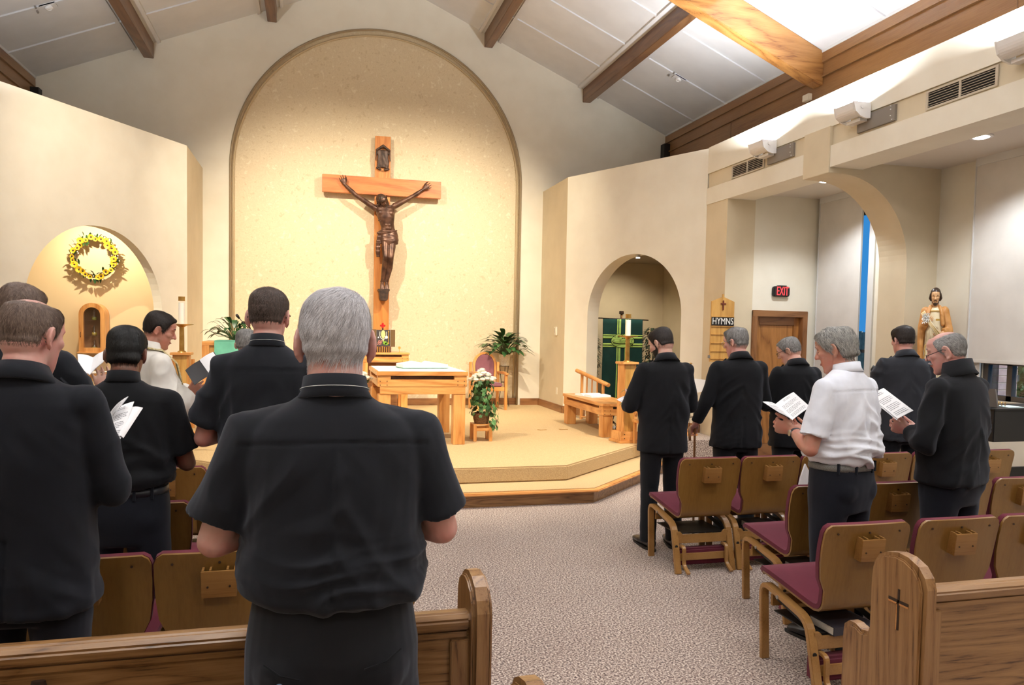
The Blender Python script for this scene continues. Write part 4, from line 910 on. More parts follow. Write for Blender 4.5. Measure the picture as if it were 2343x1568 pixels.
# candle posts with brass holders
def candle_post(x, y, z0, zt, label, rot=0.0, w=0.17, foot=True, zc=1.65, zcan=1.93):
    t = empty('candle_stand', (x, y, 0), rot, label, 'candle stand', 'altar candle stands'); h = w / 2
    for sx in (-1, 1): MB().box(sx * h - 0.02 if sx > 0 else -h, h if sx > 0 else -h + 0.02, -h, h, z0 + 0.12, zt - 0.03).build('post_side', M['oak_z'], t, bevel=0.002)
    MB().box(-h + 0.02, h - 0.02, -h + 0.006, -h + 0.03, z0 + 0.12, zt - 0.03).build('post_panel', M['board'], t)
    MB().box(-h + 0.02, h - 0.02, h - 0.03, h - 0.006, z0 + 0.12, zt - 0.03).build('post_panel', M['board'], t)
    MB().box(-h - 0.025, h + 0.025, -h - 0.025, h + 0.025, zt - 0.03, zt).build('cap', M['oak'], t, bevel=0.004)
    if foot:
        MB().box(-h - 0.07, h + 0.07, -h - 0.07, h + 0.07, z0, z0 + 0.03).build('foot', M['oak'], t, bevel=0.004)
        b = MB(); b.box(-h - 0.045, h + 0.045, -h - 0.045, h + 0.045, z0 + 0.03, z0 + 0.14); b.build('plinth', M['oak'], t, bevel=0.003)
        for xx in (-0.08, 0.08):
            for zz in (0.06, 0.11): MB().lathe([(0.006, 0), (0.006, 0.003)], (0, 0, 0), 8, Matrix.Translation((xx, -h - 0.045, z0 + zz)) @ Matrix.Rotation(pi / 2, 4, 'X')).build('peg', M['darkbronze'], t)
    MB().lathe([(0.05, zt), (0.045, zt + 0.01), (0.028, zt + 0.02), (0.026, zc - 0.03), (0.05, zc - 0.012), (0.125, zc), (0.13, zc + 0.008), (0.02, zc + 0.01)], (0, 0, 0), 24).build('brass_holder', M['brass'], t, smooth=True, auto=40)
    c = MB().lathe([(0.034, zc + 0.008), (0.034, zcan - 0.07)], (0, 0, 0), 20).build('candle', M['candle'], t, smooth=True, auto=40)
    MB().lathe([(0.036, zcan - 0.05), (0.036, zcan), (0.026, zcan), (0.026, zcan - 0.01)], (0, 0, 0), 20).build('brass_follower', M['brass'], c, smooth=True, auto=40)
    return t
candle_post(3.86, 8.86, PZ, 1.33, 'oak candle post with brass dish and white candle before the green banner', 0.1)
candle_post(-1.44, 9.30, PZ, 1.375, 'oak candle post with brass dish and white candle behind the vested priest', 0, zc=1.69, zcan=2.01)

# ambo with green cloth, plant and microphone
am = empty('ambo', (0, 0, 0), 0, 'oak ambo with a seafoam green frontal behind the tall man', 'lectern')
x0, x1, y0, y1 = -1.26, -0.56, 9.55, 10.1
MB().box(x0, x1, y0, y1, 1.45, 1.50).build('top', M['oak'], am, bevel=0.004)
for x in (x0, x1 - 0.08): MB().box(x, x + 0.08, y0, y0 + 0.08, PZ, 1.45).build('post', M['oak_z'], am); MB().box(x, x + 0.08, y1 - 0.08, y1, PZ, 1.45).build('post', M['oak_z'], am)
MB().box(x0 + 0.08, x1 - 0.08, y0 + 0.02, y0 + 0.05, 0.6, 1.45).build('front_panel', M['board'], am); MB().box(x0 + 0.01, x0 + 0.04, y0 + 0.08, y1 - 0.08, 0.6, 1.45).build('side_panel', M['board'], am)
gc = MB(); gc.box(-1.12, -0.70, 9.53, 9.545, 0.75, 1.51); gc.box(-1.12, -0.70, 9.53, 10.0, 1.501, 1.512); tag(gc.build('frontal_cloth', M['teal'], bevel=0.003), 'seafoam green cloth hanging over the ambo front', 'cloth')
mc = empty('microphone', (-0.72, 9.7, 1.512), 0, 'thin gooseneck microphone rising from the ambo', 'microphone')
MB().tube([(0, 0, 0), (0.02, 0, 0.06), (-0.04, -0.02, 0.16), (-0.14, -0.05, 0.28)], 0.005, 8).build('gooseneck', M['blackmetal'], mc, smooth=True); MB().tube([(-0.13, -0.047, 0.265), (-0.155, -0.055, 0.30), (-0.165, -0.058, 0.315)], [0.012, 0.018, 0.012], 10).build('capsule', M['blackplastic'], mc, smooth=True)

# armchair with arched mauve back
ac = empty('presider_chair', (2.98, 12.86, PZ), rad(6), 'oak armchair with an arched mauve back by the golden wall', 'chair')
n = 16
outer = [(-0.20, 0.42)] + [(-0.215 * cos(pi * i / n), 0.78 + 0.215 * sin(pi * i / n)) for i in range(n + 1)] + [(0.20, 0.42)]
b = MB(); v = []; f = []
inn = [(x * 0.83, 0.42 + (z - 0.42) * 0.94) for x, z in outer]
for y in (-0.02, 0.02):
    for p in outer: v.append((p[0], 0.20 + y, p[1]))
    for p in inn: v.append((p[0], 0.20 + y, p[1]))
K = len(outer)
for i in range(K - 1):
    a = i; f += [(a, a + 1, K + a + 1, K + a), (2 * K + a, 3 * K + a, 3 * K + a + 1, 2 * K + a + 1), (a, 2 * K + a, 2 * K + a + 1, a + 1), (K + a, K + a + 1, 3 * K + a + 1, 3 * K + a)]
b.add(v, f).build('back_frame', M['oak_z'], ac)
MB().prism([(x * 0.98, z) for x, z in inn], 'y', 0.175, 0.21).build('back_cushion', M['mauve'], ac, bevel=0.01)
MB().box(-0.20, 0.20, -0.22, 0.19, 0.40, 0.47).build('seat_cushion', M['mauve'], ac, bevel=0.02)
b = MB(); b.box(-0.23, 0.23, -0.23, -0.19, 0.33, 0.40); b.box(-0.23, 0.23, 0.17, 0.21, 0.33, 0.40); b.box(-0.23, -0.19, -0.2, 0.2, 0.33, 0.40); b.box(0.19, 0.23, -0.2, 0.2, 0.33, 0.40); b.build('seat_rail', M['oak'], ac, bevel=0.003)
for s in (-1, 1):
    MB().box(s * 0.255 - 0.022, s * 0.255 + 0.022, -0.25, -0.20, 0, 0.62).build('leg', M['oak_z'], ac, bevel=0.004); MB().box(s * 0.255 - 0.022, s * 0.255 + 0.022, 0.18, 0.235, 0, 0.82).build('leg', M['oak_z'], ac, bevel=0.004)
    MB().prism([(-0.28, 0.615), (-0.28, 0.64), (-0.1, 0.665), (0.19, 0.655), (0.19, 0.625)], 'x', s * 0.255 - 0.03, s * 0.255 + 0.03).build('armrest', M['oak_y'], ac, bevel=0.006)

# plants
def blade(b, base, tip, w, droop, n=6, roll=0.0):
    base = Vector(base); tip = Vector(tip); d = tip - base; up = Vector((0, 0, 1)); side = d.cross(up); side = side.normalized() if side.length > 1e-6 else Vector((1, 0, 0)); side = Matrix.Rotation(roll, 3, d.normalized()) @ side
    v = []
    for i in range(n + 1):
        t = i / n; p = base + d * t + up * (droop * 4 * t * (1 - t)); ww = w * (sin(pi * min(1, t * 0.93 + 0.05)) ** 0.8)
        v += [p - side * ww, p + up * (-0.15 * ww), p + side * ww]
    f = []
    for i in range(n): a = 3 * i; f += [(a, a + 1, a + 4, a + 3), (a + 1, a + 2, a + 5, a + 4)]
    k = len(b.v); b.add([tuple(q) for q in v], f)
def lily(x, y, z, label, n, L, seed, pot=True, w=0.028, sx=1.0, spread=1.0, name='peace_lily'):
    t = empty(name, (x, y, z), 0, label, 'plant'); g = random.Random(seed)
    zb = 0.0
    if pot:
        MB().lathe([(0.075, 0), (0.085, 0.02), (0.10, 0.19), (0.108, 0.205), (0.095, 0.20), (0.09, 0.17)], (0, 0, 0), 24).build('pot', M['wicker'], t, smooth=True, auto=50); zb = 0.19
    st = MB()
    for i in range(n):
        a = g.uniform(0, 2 * pi); el = g.uniform(0.25, 1.35); l1 = L * g.uniform(0.45, 0.75); d = Vector((cos(a) * cos(el) * sx * spread, sin(a) * cos(el) * spread * 0.8, sin(el)))
        p1 = Vector((0, 0, zb)) + d * l1; l2 = L * g.uniform(0.35, 0.55); d2 = Vector((d.x * 1.5, d.y * 1.5, d.z - 0.75)).normalized()
        st.tube([(0, 0, zb), tuple(Vector((0, 0, zb)) + d * l1 * 0.6 + Vector((0, 0, 0.02))), tuple(p1)], 0.004, 5)
        lf = MB(); blade(lf, p1, p1 + d2 * l2, w * g.uniform(0.8, 1.25), 0.04); lf.build('leaf', M['leaf'], t, smooth=True)
    st.build('stems', M['stem'], t); return t
ps = empty('plant_stand', (3.36, 13.20, PZ), 0, 'slender iron plant stand behind the mauve armchair', 'stand')
b = MB()
for k in range(3): a = k * 2.1 + 0.4; b.tube([(0.09 * cos(a), 0.09 * sin(a), 0.74), (0.05 * cos(a), 0.05 * sin(a), 0.4), (0.12 * cos(a), 0.12 * sin(a), 0.0)], 0.006, 6)
for z, r in ((0.74, 0.09), (0.45, 0.055)): b.tube([(r * cos(a), r * sin(a), z) for a in [i * pi / 8 for i in range(17)]], 0.005, 6)
b.lathe([(0.088, 0.735), (0.088, 0.742)], (0, 0, 0), 20)
b.build('wire_frame', M['iron'], ps, smooth=True, auto=40)
lily(3.36, 13.20, 1.052, 'lush peace lily in a woven white pot on the tall iron stand', 95, 0.50, 5, w=0.046, sx=1.1)
lily(-0.93, 9.83, 1.513, 'low dark-leaved plant on top of the ambo', 44, 0.30, 8, pot=False, w=0.034, sx=1.4)
# flowers and ivy baskets on oak stools
def mum_basket(x, y, z, label, seed, ivy=True):
    st = empty('plant_stool', (x, y, z), 0, 'small oak slatted stool under the %s' % ('ivy basket beside the altar' if ivy else 'flower basket on the wreath side of the altar'), 'stool', 'flower stools')
    for sx in (-1, 1):
        for sy in (-1, 1): MB().box(sx * 0.10 - 0.02, sx * 0.10 + 0.02, sy * 0.10 - 0.02, sy * 0.10 + 0.02, 0, 0.20).build('leg', M['oak_z'], st, bevel=0.003)
    for k in range(4): MB().box(-0.12, 0.12, -0.115 + k * 0.062, -0.07 + k * 0.062, 0.20, 0.215).build('slat', M['oak'], st, bevel=0.002)
    for sy in (-0.11, 0.10): MB().box(-0.09, 0.09, sy, sy + 0.012, 0.13, 0.165).build('rail', M['oak'], st)
    t = empty('flower_basket', (x, y, z + 0.216), 0, label, 'flowers', 'white chrysanthemum baskets'); g = random.Random(seed)
    MB().lathe([(0.085, 0), (0.10, 0.05), (0.11, 0.13), (0.10, 0.13), (0.09, 0.06)], (0, 0, 0), 24).build('basket', M['basket'], t, smooth=True, auto=50)
    b = MB()
    for i in range(14): a = g.uniform(0, 6.28); r = g.uniform(0, 0.13); b.tube([(0, 0, 0.1), (r * cos(a) * 0.5, r * sin(a) * 0.5, 0.35), (r * cos(a), r * sin(a), 0.6)], 0.004, 5)
    b.build('stems', M['stem'], t)
    for i in range(22):
        a = i * 2.4; r = 0.034 * sqrt(i); c = Vector((r * cos(a), r * sin(a) * 0.85, 0.66 - 0.75 * r + g.uniform(-0.02, 0.02))); fl = MB()
        for ring, (m_, rr, el) in enumerate(((18, 0.052, 0.1), (16, 0.044, 0.5), (12, 0.034, 0.9), (7, 0.02, 1.3))):
            for k in range(m_):
                q = 2 * pi * k / m_ + ring; d = Vector((cos(q) * cos(el), sin(q) * cos(el), sin(el))); s_ = d.cross(Vector((0, 0, 1))).normalized() * 0.009
                p0 = c + d * 0.006; p1 = c + d * rr * 0.7; p2 = c + d * rr; fl.add([p0, p1 - s_, p2, p1 + s_], [(0, 1, 2, 3)])
        fl.sphere(tuple(c), (0.034, 0.034, 0.022), 10, 6); fl.build('blossom', M['petal'], t)
    for i in range(210 if ivy else 70):
        h = g.uniform(0.10, 0.55); a = g.uniform(0, 6.28); r = 0.11 + g.uniform(-0.02, 0.05)
        if ivy and g.random() < 0.3: a = g.uniform(-1.0, 0.2); r = 0.15 + g.uniform(0, 0.07); h = g.uniform(-0.08, 0.25)
        c = Vector((r * cos(a), r * sin(a), h)); lf = MB(); s_ = g.uniform(0.024, 0.042); nrm = Vector((cos(a), sin(a), g.uniform(-0.2, 0.6))).normalized(); uu = nrm.cross(Vector((0, 0, 1))).normalized(); ww = nrm.cross(uu); q0 = g.uniform(0, 6.28)
        pts = [(0, -1), (0.75, -0.7), (0.55, -0.1), (0.95, 0.35), (0.35, 0.4), (0, 1), (-0.35, 0.4), (-0.95, 0.35), (-0.55, -0.1), (-0.75, -0.7)]
        cc, ss = cos(q0), sin(q0)
        vv = [tuple(c + nrm * 0.006 * s_ * 20)] + [tuple(c + (uu * (px * cc - py * ss) + ww * (px * ss + py * cc)) * s_) for px, py in pts]
        lf.add(vv, [(0, k + 1, (k + 1) % 10 + 1) for k in range(10)]).build('leaf', M['leaf_light'] if g.random() < 0.55 and ivy else M['leaf'], t)
    return t
mum_basket(2.06, 9.22, PZ, 'white chrysanthemums with trailing ivy in a basket beside the altar', 3)
mum_basket(0.53, 9.28, PZ, 'white chrysanthemum basket half hidden behind the white haired man\'s ear', 4, False)

# ================================================================== crucifix on the golden wall
cr = empty('crucifix', (CX, WY + 0.119, 0), 0, 'large oak crucifix with a bronze figure on the golden arch wall', 'crucifix')
MB().box(-0.135, 0.135, -0.12, -0.055, 1.35, 5.05).build('upright', M['cross_z'], cr, bevel=0.005)
MB().box(-1.03, 1.03, -0.17, -0.085, 4.02, 4.32).build('crossbeam', M['cross'], cr, bevel=0.005)
b = MB()
for z in (1.6, 3.0, 4.6): b.box(-0.08, 0.08, -0.055, 0.0, z, z + 0.1)
b.build('standoff', M['blackmetal'], cr)
# scroll plaque
sc = remesh([limb([(-0.11, -0.15, 4.80), (0, -0.17, 4.87), (0.11, -0.15, 4.80)], [0.02, 0.03, 0.02], 10), loft([(4.50, 0, -0.14, 0.10, 0.018), (4.6, 0, -0.145, 0.105, 0.02), (4.68, 0, -0.145, 0.09, 0.024), (4.80, 0, -0.145, 0.10, 0.02)], 20), limb([(-0.10, -0.15, 4.49), (-0.04, -0.16, 4.46)], 0.02, 8), limb([(0.03, -0.16, 4.46), (0.10, -0.15, 4.48)], 0.02, 8), limb([(-0.115, -0.15, 4.80), (-0.125, -0.15, 4.62)], 0.012, 8), limb([(0.115, -0.15, 4.80), (0.125, -0.15, 4.62)], 0.012, 8)], 0.008, 3)
v = get_v(sc); nn = get_n(sc); v += nn * (wnoise(v, 4, (28, 10, 16)) * 0.003)[:, None]; set_v(sc, v); link_mesh('scroll_plaque', sc, M['darkbronze'], cr, True)
# ================================================================== people
def V3(*a): return Vector(a)
def hand_shells(Wp, D, N, T, curl=0.5, sc=1.0, spread=1.0, thumb=0.5):
    """palm, four fingers of unequal length and a thumb; D fingers' direction, N palm normal, T thumb side"""
    Wp = Vector(Wp); D = Vector(D).normalized(); N = Vector(N); N = (N - D * N.dot(D)).normalized(); T = Vector(T); T = (T - D * T.dot(D) - N * T.dot(N)).normalized()
    sh = [limb([Wp - D * 0.02 * sc, Wp + D * 0.03 * sc, Wp + D * 0.088 * sc], [(0.026 * sc, 0.019 * sc), (0.036 * sc, 0.016 * sc), (0.040 * sc, 0.013 * sc)], 14, side=T)]
    for k, (off, L) in enumerate(((0.033, 0.070), (0.011, 0.080), (-0.011, 0.075), (-0.032, 0.058))):
        p = Wp + D * (0.082 - 0.006 * abs(k - 1.3)) * sc + T * off * sc * spread; d = (D + T * (off * 2.0 * spread)).normalized(); pts = [p - d * 0.02 * sc, p]; a = 0
        for seg, q in ((0.46, 0.55), (0.30, 0.95), (0.24, 0.75)):
            a += curl * q; dd = (d * cos(a) + N * sin(a)).normalized(); p = p + dd * (L * seg * sc); pts.append(p)
        sh.append(limb(pts, [0.0088 * sc, 0.009 * sc, 0.0085 * sc, 0.0078 * sc, 0.0062 * sc], 10))
    p = Wp + D * 0.02 * sc + T * 0.024 * sc; d1 = (D * 0.65 + T * 0.6 + N * 0.35 * thumb).normalized(); d2 = (D * 0.9 + T * 0.15 + N * 0.5 * thumb).normalized(); p1 = p + d1 * 0.045 * sc; p2 = p1 + d2 * 0.034 * sc; p3 = p2 + (d2 + N * 0.3 * thumb).normalized() * 0.026 * sc
    sh.append(limb([p, p1, p2, p3], [0.015 * sc, 0.0115 * sc, 0.010 * sc, 0.0078 * sc], 10))
    return sh
def head_shells(HM, ear=1.0, jaw=1.0, nose=1.0, chin=1.0):
    def X(sh): v, f = sh; return [tuple(HM @ Vector(p)) for p in v], f
    S = [ell_shell((0, -0.012, 0.033), (0.076, 0.098, 0.087), None, 28, 18), ell_shell((0, -0.022, 0.062), (0.070, 0.080, 0.056), None, 24, 14), ell_shell((0, -0.034, -0.018), (0.068, 0.064, 0.058), None, 20, 12),
         loft([(-0.118, 0, 0.062 * chin, 0.016, 0.014), (-0.108, 0, 0.056, 0.033 * jaw, 0.030), (-0.085, 0, 0.046, 0.047 * jaw, 0.040), (-0.055, 0, 0.034, 0.057 * jaw, 0.052), (-0.02, 0, 0.030, 0.063, 0.058), (0.02, 0, 0.028, 0.066, 0.062), (0.07, 0, 0.020, 0.066, 0.070), (0.10, 0, 0.01, 0.050, 0.060)], 26, 2.2),
         limb([(0, 0.082, 0.036), (0, 0.094, 0.010), (0, 0.108 * nose, -0.014)], [0.007, 0.0085, 0.0115], 10),
         ell_shell((0.011, 0.092, -0.019), (0.009, 0.012, 0.008)), ell_shell((-0.011, 0.092, -0.019), (0.009, 0.012, 0.008)),
         limb([(-0.048, 0.070, 0.036), (-0.024, 0.085, 0.043), (0, 0.087, 0.040), (0.024, 0.085, 0.043), (0.048, 0.070, 0.036)], 0.0085, 10),
         ell_shell((0, 0.086, -0.052), (0.024, 0.009, 0.0055)), ell_shell((0, 0.083, -0.063), (0.020, 0.009, 0.0065)),
         ell_shell((0, 0.076 * chin, -0.098), (0.021, 0.015, 0.016)),
         ell_shell((0.040, 0.052, -0.008), (0.026, 0.030, 0.024)), ell_shell((-0.040, 0.052, -0.008), (0.026, 0.030, 0.024))]
    for s in (-1, 1):
        rot = Matrix.Rotation(s * rad(24), 3, 'Z') @ Matrix.Rotation(rad(-8), 3, 'X')
        c = Vector((s * 0.078, -0.018, 0.0))
        S.append(ell_shell(c + Vector((s * 0.002, 0.0, 0)), (0.0065, 0.017 * ear, 0.031 * ear), rot, 16, 12))
        hel = [(0, 0.014 * cos(a) * ear, 0.030 * sin(a) * ear) for a in [rad(t) for t in (20, 55, 90, 130, 170, 205, 240, 275, 300)]]
        hel = [tuple(c + rot @ Vector((s * 0.007, -abs(y) if False else y * (1 if y > 0 else 1.25), z))) for _, y, z in hel]
        S.append(limb(hel, 0.0048 * ear, 8)); S.append(ell_shell(c + rot @ Vector((s * 0.003, 0.006, -0.030 * ear)), (0.006, 0.009 * ear, 0.010 * ear)))
        S.append(ell_shell(c - Vector((s * 0.010, -0.008, 0)), (0.010, 0.014, 0.024), None, 12, 8))
    return [X(s) for s in S]
def head_detail(me, HM, wrinkle=0.0):
    """sockets, nostril shadow, mouth line pushed into the remeshed head"""
    v = get_v(me); Hi = np.array(HM.inverted()); q = v @ Hi[:3, :3].T + Hi[:3, 3]
    d = np.zeros_like(q); front = (q[:, 1] > 0.03)
    for s in (-1, 1):
        g = np.exp(-(((q[:, 0] - s * 0.031) / 0.014) ** 2 + ((q[:, 2] - 0.018) / 0.010) ** 2)) * front; d[:, 1] -= 0.010 * g
        g = np.exp(-(((q[:, 0] - s * 0.031) / 0.011) ** 2 + ((q[:, 2] - 0.016) / 0.0055) ** 2)) * front; d[:, 1] += 0.0065 * g
        g = np.exp(-(((np.abs(q[:, 0]) - 0.027) / 0.004) ** 2 + ((q[:, 2] + 0.035) / 0.018) ** 2)) * front; d[:, 1] -= 0.0012 * g
        e = np.exp(-(((q[:, 1] + 0.010) / 0.008) ** 2 + ((q[:, 2] - 0.0) / 0.012) ** 2)) * (np.abs(q[:, 0]) > 0.076) * (q[:, 0] * s > 0); d[:, 0] -= s * 0.004 * e
    g = np.exp(-((q[:, 2] + 0.0575) / 0.0022) ** 2) * (np.abs(q[:, 0]) < 0.026) * (q[:, 1] > 0.06); d[:, 1] -= 0.003 * g
    if wrinkle:
        nn = (q[:, 2] < -0.03) * (q[:, 1] < 0.02) * (q[:, 2] > -0.16); d[:, 1] += nn * np.sin(q[:, 2] * 260) * 0.0014 * wrinkle
    q += d; Hm = np.array(HM); set_v(me, q @ Hm[:3, :3].T + Hm[:3, 3])
def hair_mask(q, style):
    """q: points in head space -> 0..1"""
    ys = np.array([-0.12, -0.07, -0.045, -0.032, -0.012, 0.006, 0.014, 0.03, 0.05, 0.07, 0.10])
    zs = np.array([-0.034, -0.032, -0.030, 0.02, 0.034, 0.030, -0.006, 0.022, 0.068, 0.085, 0.095]) + 0.0
    zs = zs + np.array([1, 1, 1, 0, 0, 0, 0, 0, 0, 0, 0]) * style.get('nape', 0.0)
    hl = style.get('front', 0.0); zs = zs + np.array([0, 0, 0, 0, 0, 0, 0, 0.3, 1, 1, 1]) * hl
    zl = np.interp(q[:, 1], ys, zs); m = np.clip((q[:, 2] - zl) / np.where(q[:, 1] < -0.02, 0.030, 0.014) + 0.5, 0, 1)
    for c, r, k in style.get('bald', []):
        dd = np.linalg.norm((q - np.array(c)) / np.array(r), axis=1); m = m * (1 - k * np.clip(1.25 - dd, 0, 1) ** 0.8 * (dd < 1.25))
    return np.clip(m, 0, 1)
def hair(me_body, HM, style, m, parent, n=2600, seed=1, wid=0.0011, name='hair'):
    bm = bmesh.new(); bm.from_mesh(me_body); tree = BVHTree.FromBMesh(bm); bm.free()
    C = np.array((0, -0.012, 0.025)); NT, NP = 72, 48; R3 = HM.to_3x3(); c0 = HM @ Vector(C)
    rr = np.zeros((NP + 1, NT)); dirs = np.zeros((NP + 1, NT, 3))
    for i in range(NP + 1):
        ph = pi * i / NP
        for k in range(NT):
            th = 2 * pi * k / NT; d = Vector((sin(ph) * cos(th), sin(ph) * sin(th), cos(ph))); dirs[i, k] = d
            h = tree.ray_cast(c0, R3 @ d); e = 1 / sqrt((d.x / 0.0790) ** 2 + (d.y / 0.104) ** 2 + (d.z / 0.098) ** 2)
            r = h[3] if h[0] is not None else e
            if d.z > -0.35: r = min(r, e * 1.03)
            r = min(r, 0.17); r = max(r, e * 0.85); rr[i, k] = r
    rr = 0.5 * rr + 0.25 * (np.roll(rr, 1, 1) + np.roll(rr, -1, 1))
    P = C + dirs * rr[..., None]; mk = hair_mask(P.reshape(-1, 3), style).reshape(NP + 1, NT)
    zc = P[..., 2]; yc = P[..., 1]
    th_ = style['t'] + style.get('ttop', 0) * np.clip((zc - 0.04) / 0.08, 0, 1) + style.get('tback', 0) * np.clip((-yc - 0.02) / 0.06, 0, 1) * np.clip((0.09 - zc) / 0.08, 0, 1)
    lump = wnoise(P.reshape(-1, 3), seed, style.get('freq', (26, 26, 14))).reshape(NP + 1, NT) * style.get('lump', 0.0018)
    T = (th_ + lump) * mk - 0.007 * (1 - mk)
    flat = np.clip((zc - 0.085) / 0.05, 0, 1); T = T - flat * np.clip(1 - np.hypot(P[..., 0], yc) / 0.08, 0, 1) * style.get('ttop', 0) * 0.7 * mk + 0.004 * mk * np.exp(-((zc - 0.075) / 0.03) ** 2)
    Rh = rr + T; S = C + dirs * Rh[..., None]
    Hm = np.array(HM); W = S.reshape(-1, 3) @ Hm[:3, :3].T + Hm[:3, 3]
    f = [(i * NT + k, i * NT + (k + 1) % NT, (i + 1) * NT + (k + 1) % NT, (i + 1) * NT + k) for i in range(NP) for k in range(NT)]
    # strands
    g = np.random.default_rng(seed); st = style.get('len', 0.03); cand = g.normal(size=(n * 4, 3)); cand /= np.linalg.norm(cand, axis=1)[:, None]
    def look(d, A):
        ph = np.arccos(np.clip(d[:, 2], -1, 1)) / pi * NP; th = (np.arctan2(d[:, 1], d[:, 0]) % (2 * pi)) / (2 * pi) * NT
        i0 = np.clip(ph.astype(int), 0, NP - 1); k0 = th.astype(int) % NT; a = ph - i0; b_ = th - np.floor(th); k1 = (k0 + 1) % NT
        return (A[i0, k0] * (1 - a) + A[i0 + 1, k0] * a) * (1 - b_) + (A[i0, k1] * (1 - a) + A[i0 + 1, k1] * a) * b_
    mm = look(cand, mk); cand = cand[(mm > 0.6) | ((mm > 0.2) & (cand[:, 2] > 0.2) & (g.random(len(mm)) < 0.2))][:n]; n = len(cand)
    p = C + cand * look(cand, Rh)[:, None]
    w0 = np.array(style.get('whorl', (0.012, -0.06, 0.11))); fl = p - w0; fl += np.array(style.get('comb', (0, 0, -0.03)))
    fl += g.normal(size=(n, 3)) * style.get('mess', 0.02)
    rad_ = cand; fl -= rad_ * np.sum(fl * rad_, axis=1)[:, None]; fl /= (np.linalg.norm(fl, axis=1)[:, None] + 1e-9)
    side = np.cross(fl, rad_); L = st * g.uniform(0.5, 1.2, n); K = 5; pts = []; lift = style.get('lift', 0.003)
    wav = style.get('wave', 0.0); ph0 = g.uniform(0, 6.28, n) * 0.3 + p[:, 0] * 60
    for j in range(K):
        t = j / (K - 1); q = p + fl * (L * t)[:, None] + side * (wav * np.sin(ph0 + t * 5))[:, None]; d = q - C; d /= np.linalg.norm(d, axis=1)[:, None]
        r = look(d, Rh); r = np.maximum(r, look(d, rr) - 0.001); pts.append(C + d * (r + 0.0004 + lift * (0.25 + 0.75 * t) * g.uniform(0.5, 1.0, n) + wav * 0.6 * (1 + np.cos(ph0 + t * 5)))[:, None])
    sv = np.zeros((n, K, 2, 3)); 
    for j in range(K): ww = wid * (1 - 0.75 * j / (K - 1)); sv[:, j, 0] = pts[j] - side * ww; sv[:, j, 1] = pts[j] + side * ww
    sw = sv.reshape(-1, 3) @ Hm[:3, :3].T + Hm[:3, 3]; base = len(W)
    idx = np.arange(n)[:, None] * (2 * K) + base
    fs = []
    for j in range(K - 1): a = 2 * j; fs.append(np.stack([idx[:, 0] + a, idx[:, 0] + a + 1, idx[:, 0] + a + 3, idx[:, 0] + a + 2], axis=1))
    fs = np.concatenate(fs)
    allv = np.concatenate([W, sw]); me = bpy.data.meshes.new(name); me.from_pydata(allv.tolist(), [], f + fs.tolist()); me.update()
    at = me.attributes.new('strand', 'FLOAT', 'POINT'); vals = np.concatenate([0.35 + 0.3 * wnoise(S.reshape(-1, 3), seed + 5, (60, 60, 20)) * 0.5 + 0.0, np.repeat(g.uniform(0, 1, n), 2 * K)]).astype(np.float32); at.data.foreach_set('value', vals)
    o = link_mesh(name, me, m, parent, True); return o
def fold_cloth(me, w, amp, seed, z0, z1, jacket=False, shoulders=True):
    v = get_v(me); nn = get_n(me); x, y, z = v[:, 0], v[:, 1], v[:, 2]; ax = np.abs(x)
    rg = lambda q: np.clip(1 - 4.0 * np.abs(q), -0.7, 1)
    wp = v + 0.05 * np.stack([pn(v, seed + 20, (5, 5, 5)), np.zeros(len(v)), pn(v, seed + 21, (5, 5, 5))], 1)
    ax = np.abs(wp[:, 0]); zz = wp[:, 2]
    # diagonal drapes from the armpits towards the waist, bunching above the belt, soft vertical drapes
    a1 = np.stack([ax * 0.80 + zz * 0.60 + np.sign(x) * 3.0, y * 0.4, zz * 0.80 - ax * 0.60], 1)
    f1 = rg(pn(a1, seed, (12, 2, 2.4))); f2 = rg(pn(wp, seed + 1, (4, 3.2, 20))); f3 = rg(pn(wp, seed + 2, (13, 5, 1.8))); f4 = pn(v, seed + 3, (4, 4, 3))
    low = np.clip((z0 + 0.22 - z) / 0.16, 0, 1); mid = np.clip((z1 - 0.05 - z) / 0.2, 0.0, 1); slv = np.clip((np.abs(x) - 0.18 * w) / 0.04, 0, 1); mod = np.clip(0.7 + 1.3 * f4, 0.15, 1.4)
    d = 1.9 * amp * mod * (0.65 * f1 * mid * (1 - 0.5 * low) * (1 - slv) + 0.45 * f3 * mid * (1 - slv) * (0.5 if jacket else 0.8) + 0.75 * f2 * low * (0.2 if jacket else 1.0) * (1 - slv) + 0.6 * slv * rg(pn(v, seed + 6, (7, 7, 6)))) + amp * 0.5 * f4
    v += nn * d[:, None]; set_v(me, v)
    return me
def ring_loft(name, secs, m, parent, seg=36, pw=2.2, closed=False, thick=0.004):
    v, f = loft(secs, seg, pw)
    if not closed: f = f[:-2]
    me = bpy.data.meshes.new(name); me.from_pydata(v, [], f); me.update(); bm = bmesh.new(); bm.from_mesh(me)
    bmesh.ops.recalc_face_normals(bm, faces=bm.faces)
    if not closed: bmesh.ops.solidify(bm, geom=list(bm.faces), thickness=thick)
    bm.to_mesh(me); bm.free(); return link_mesh(name, me, m, parent, True)
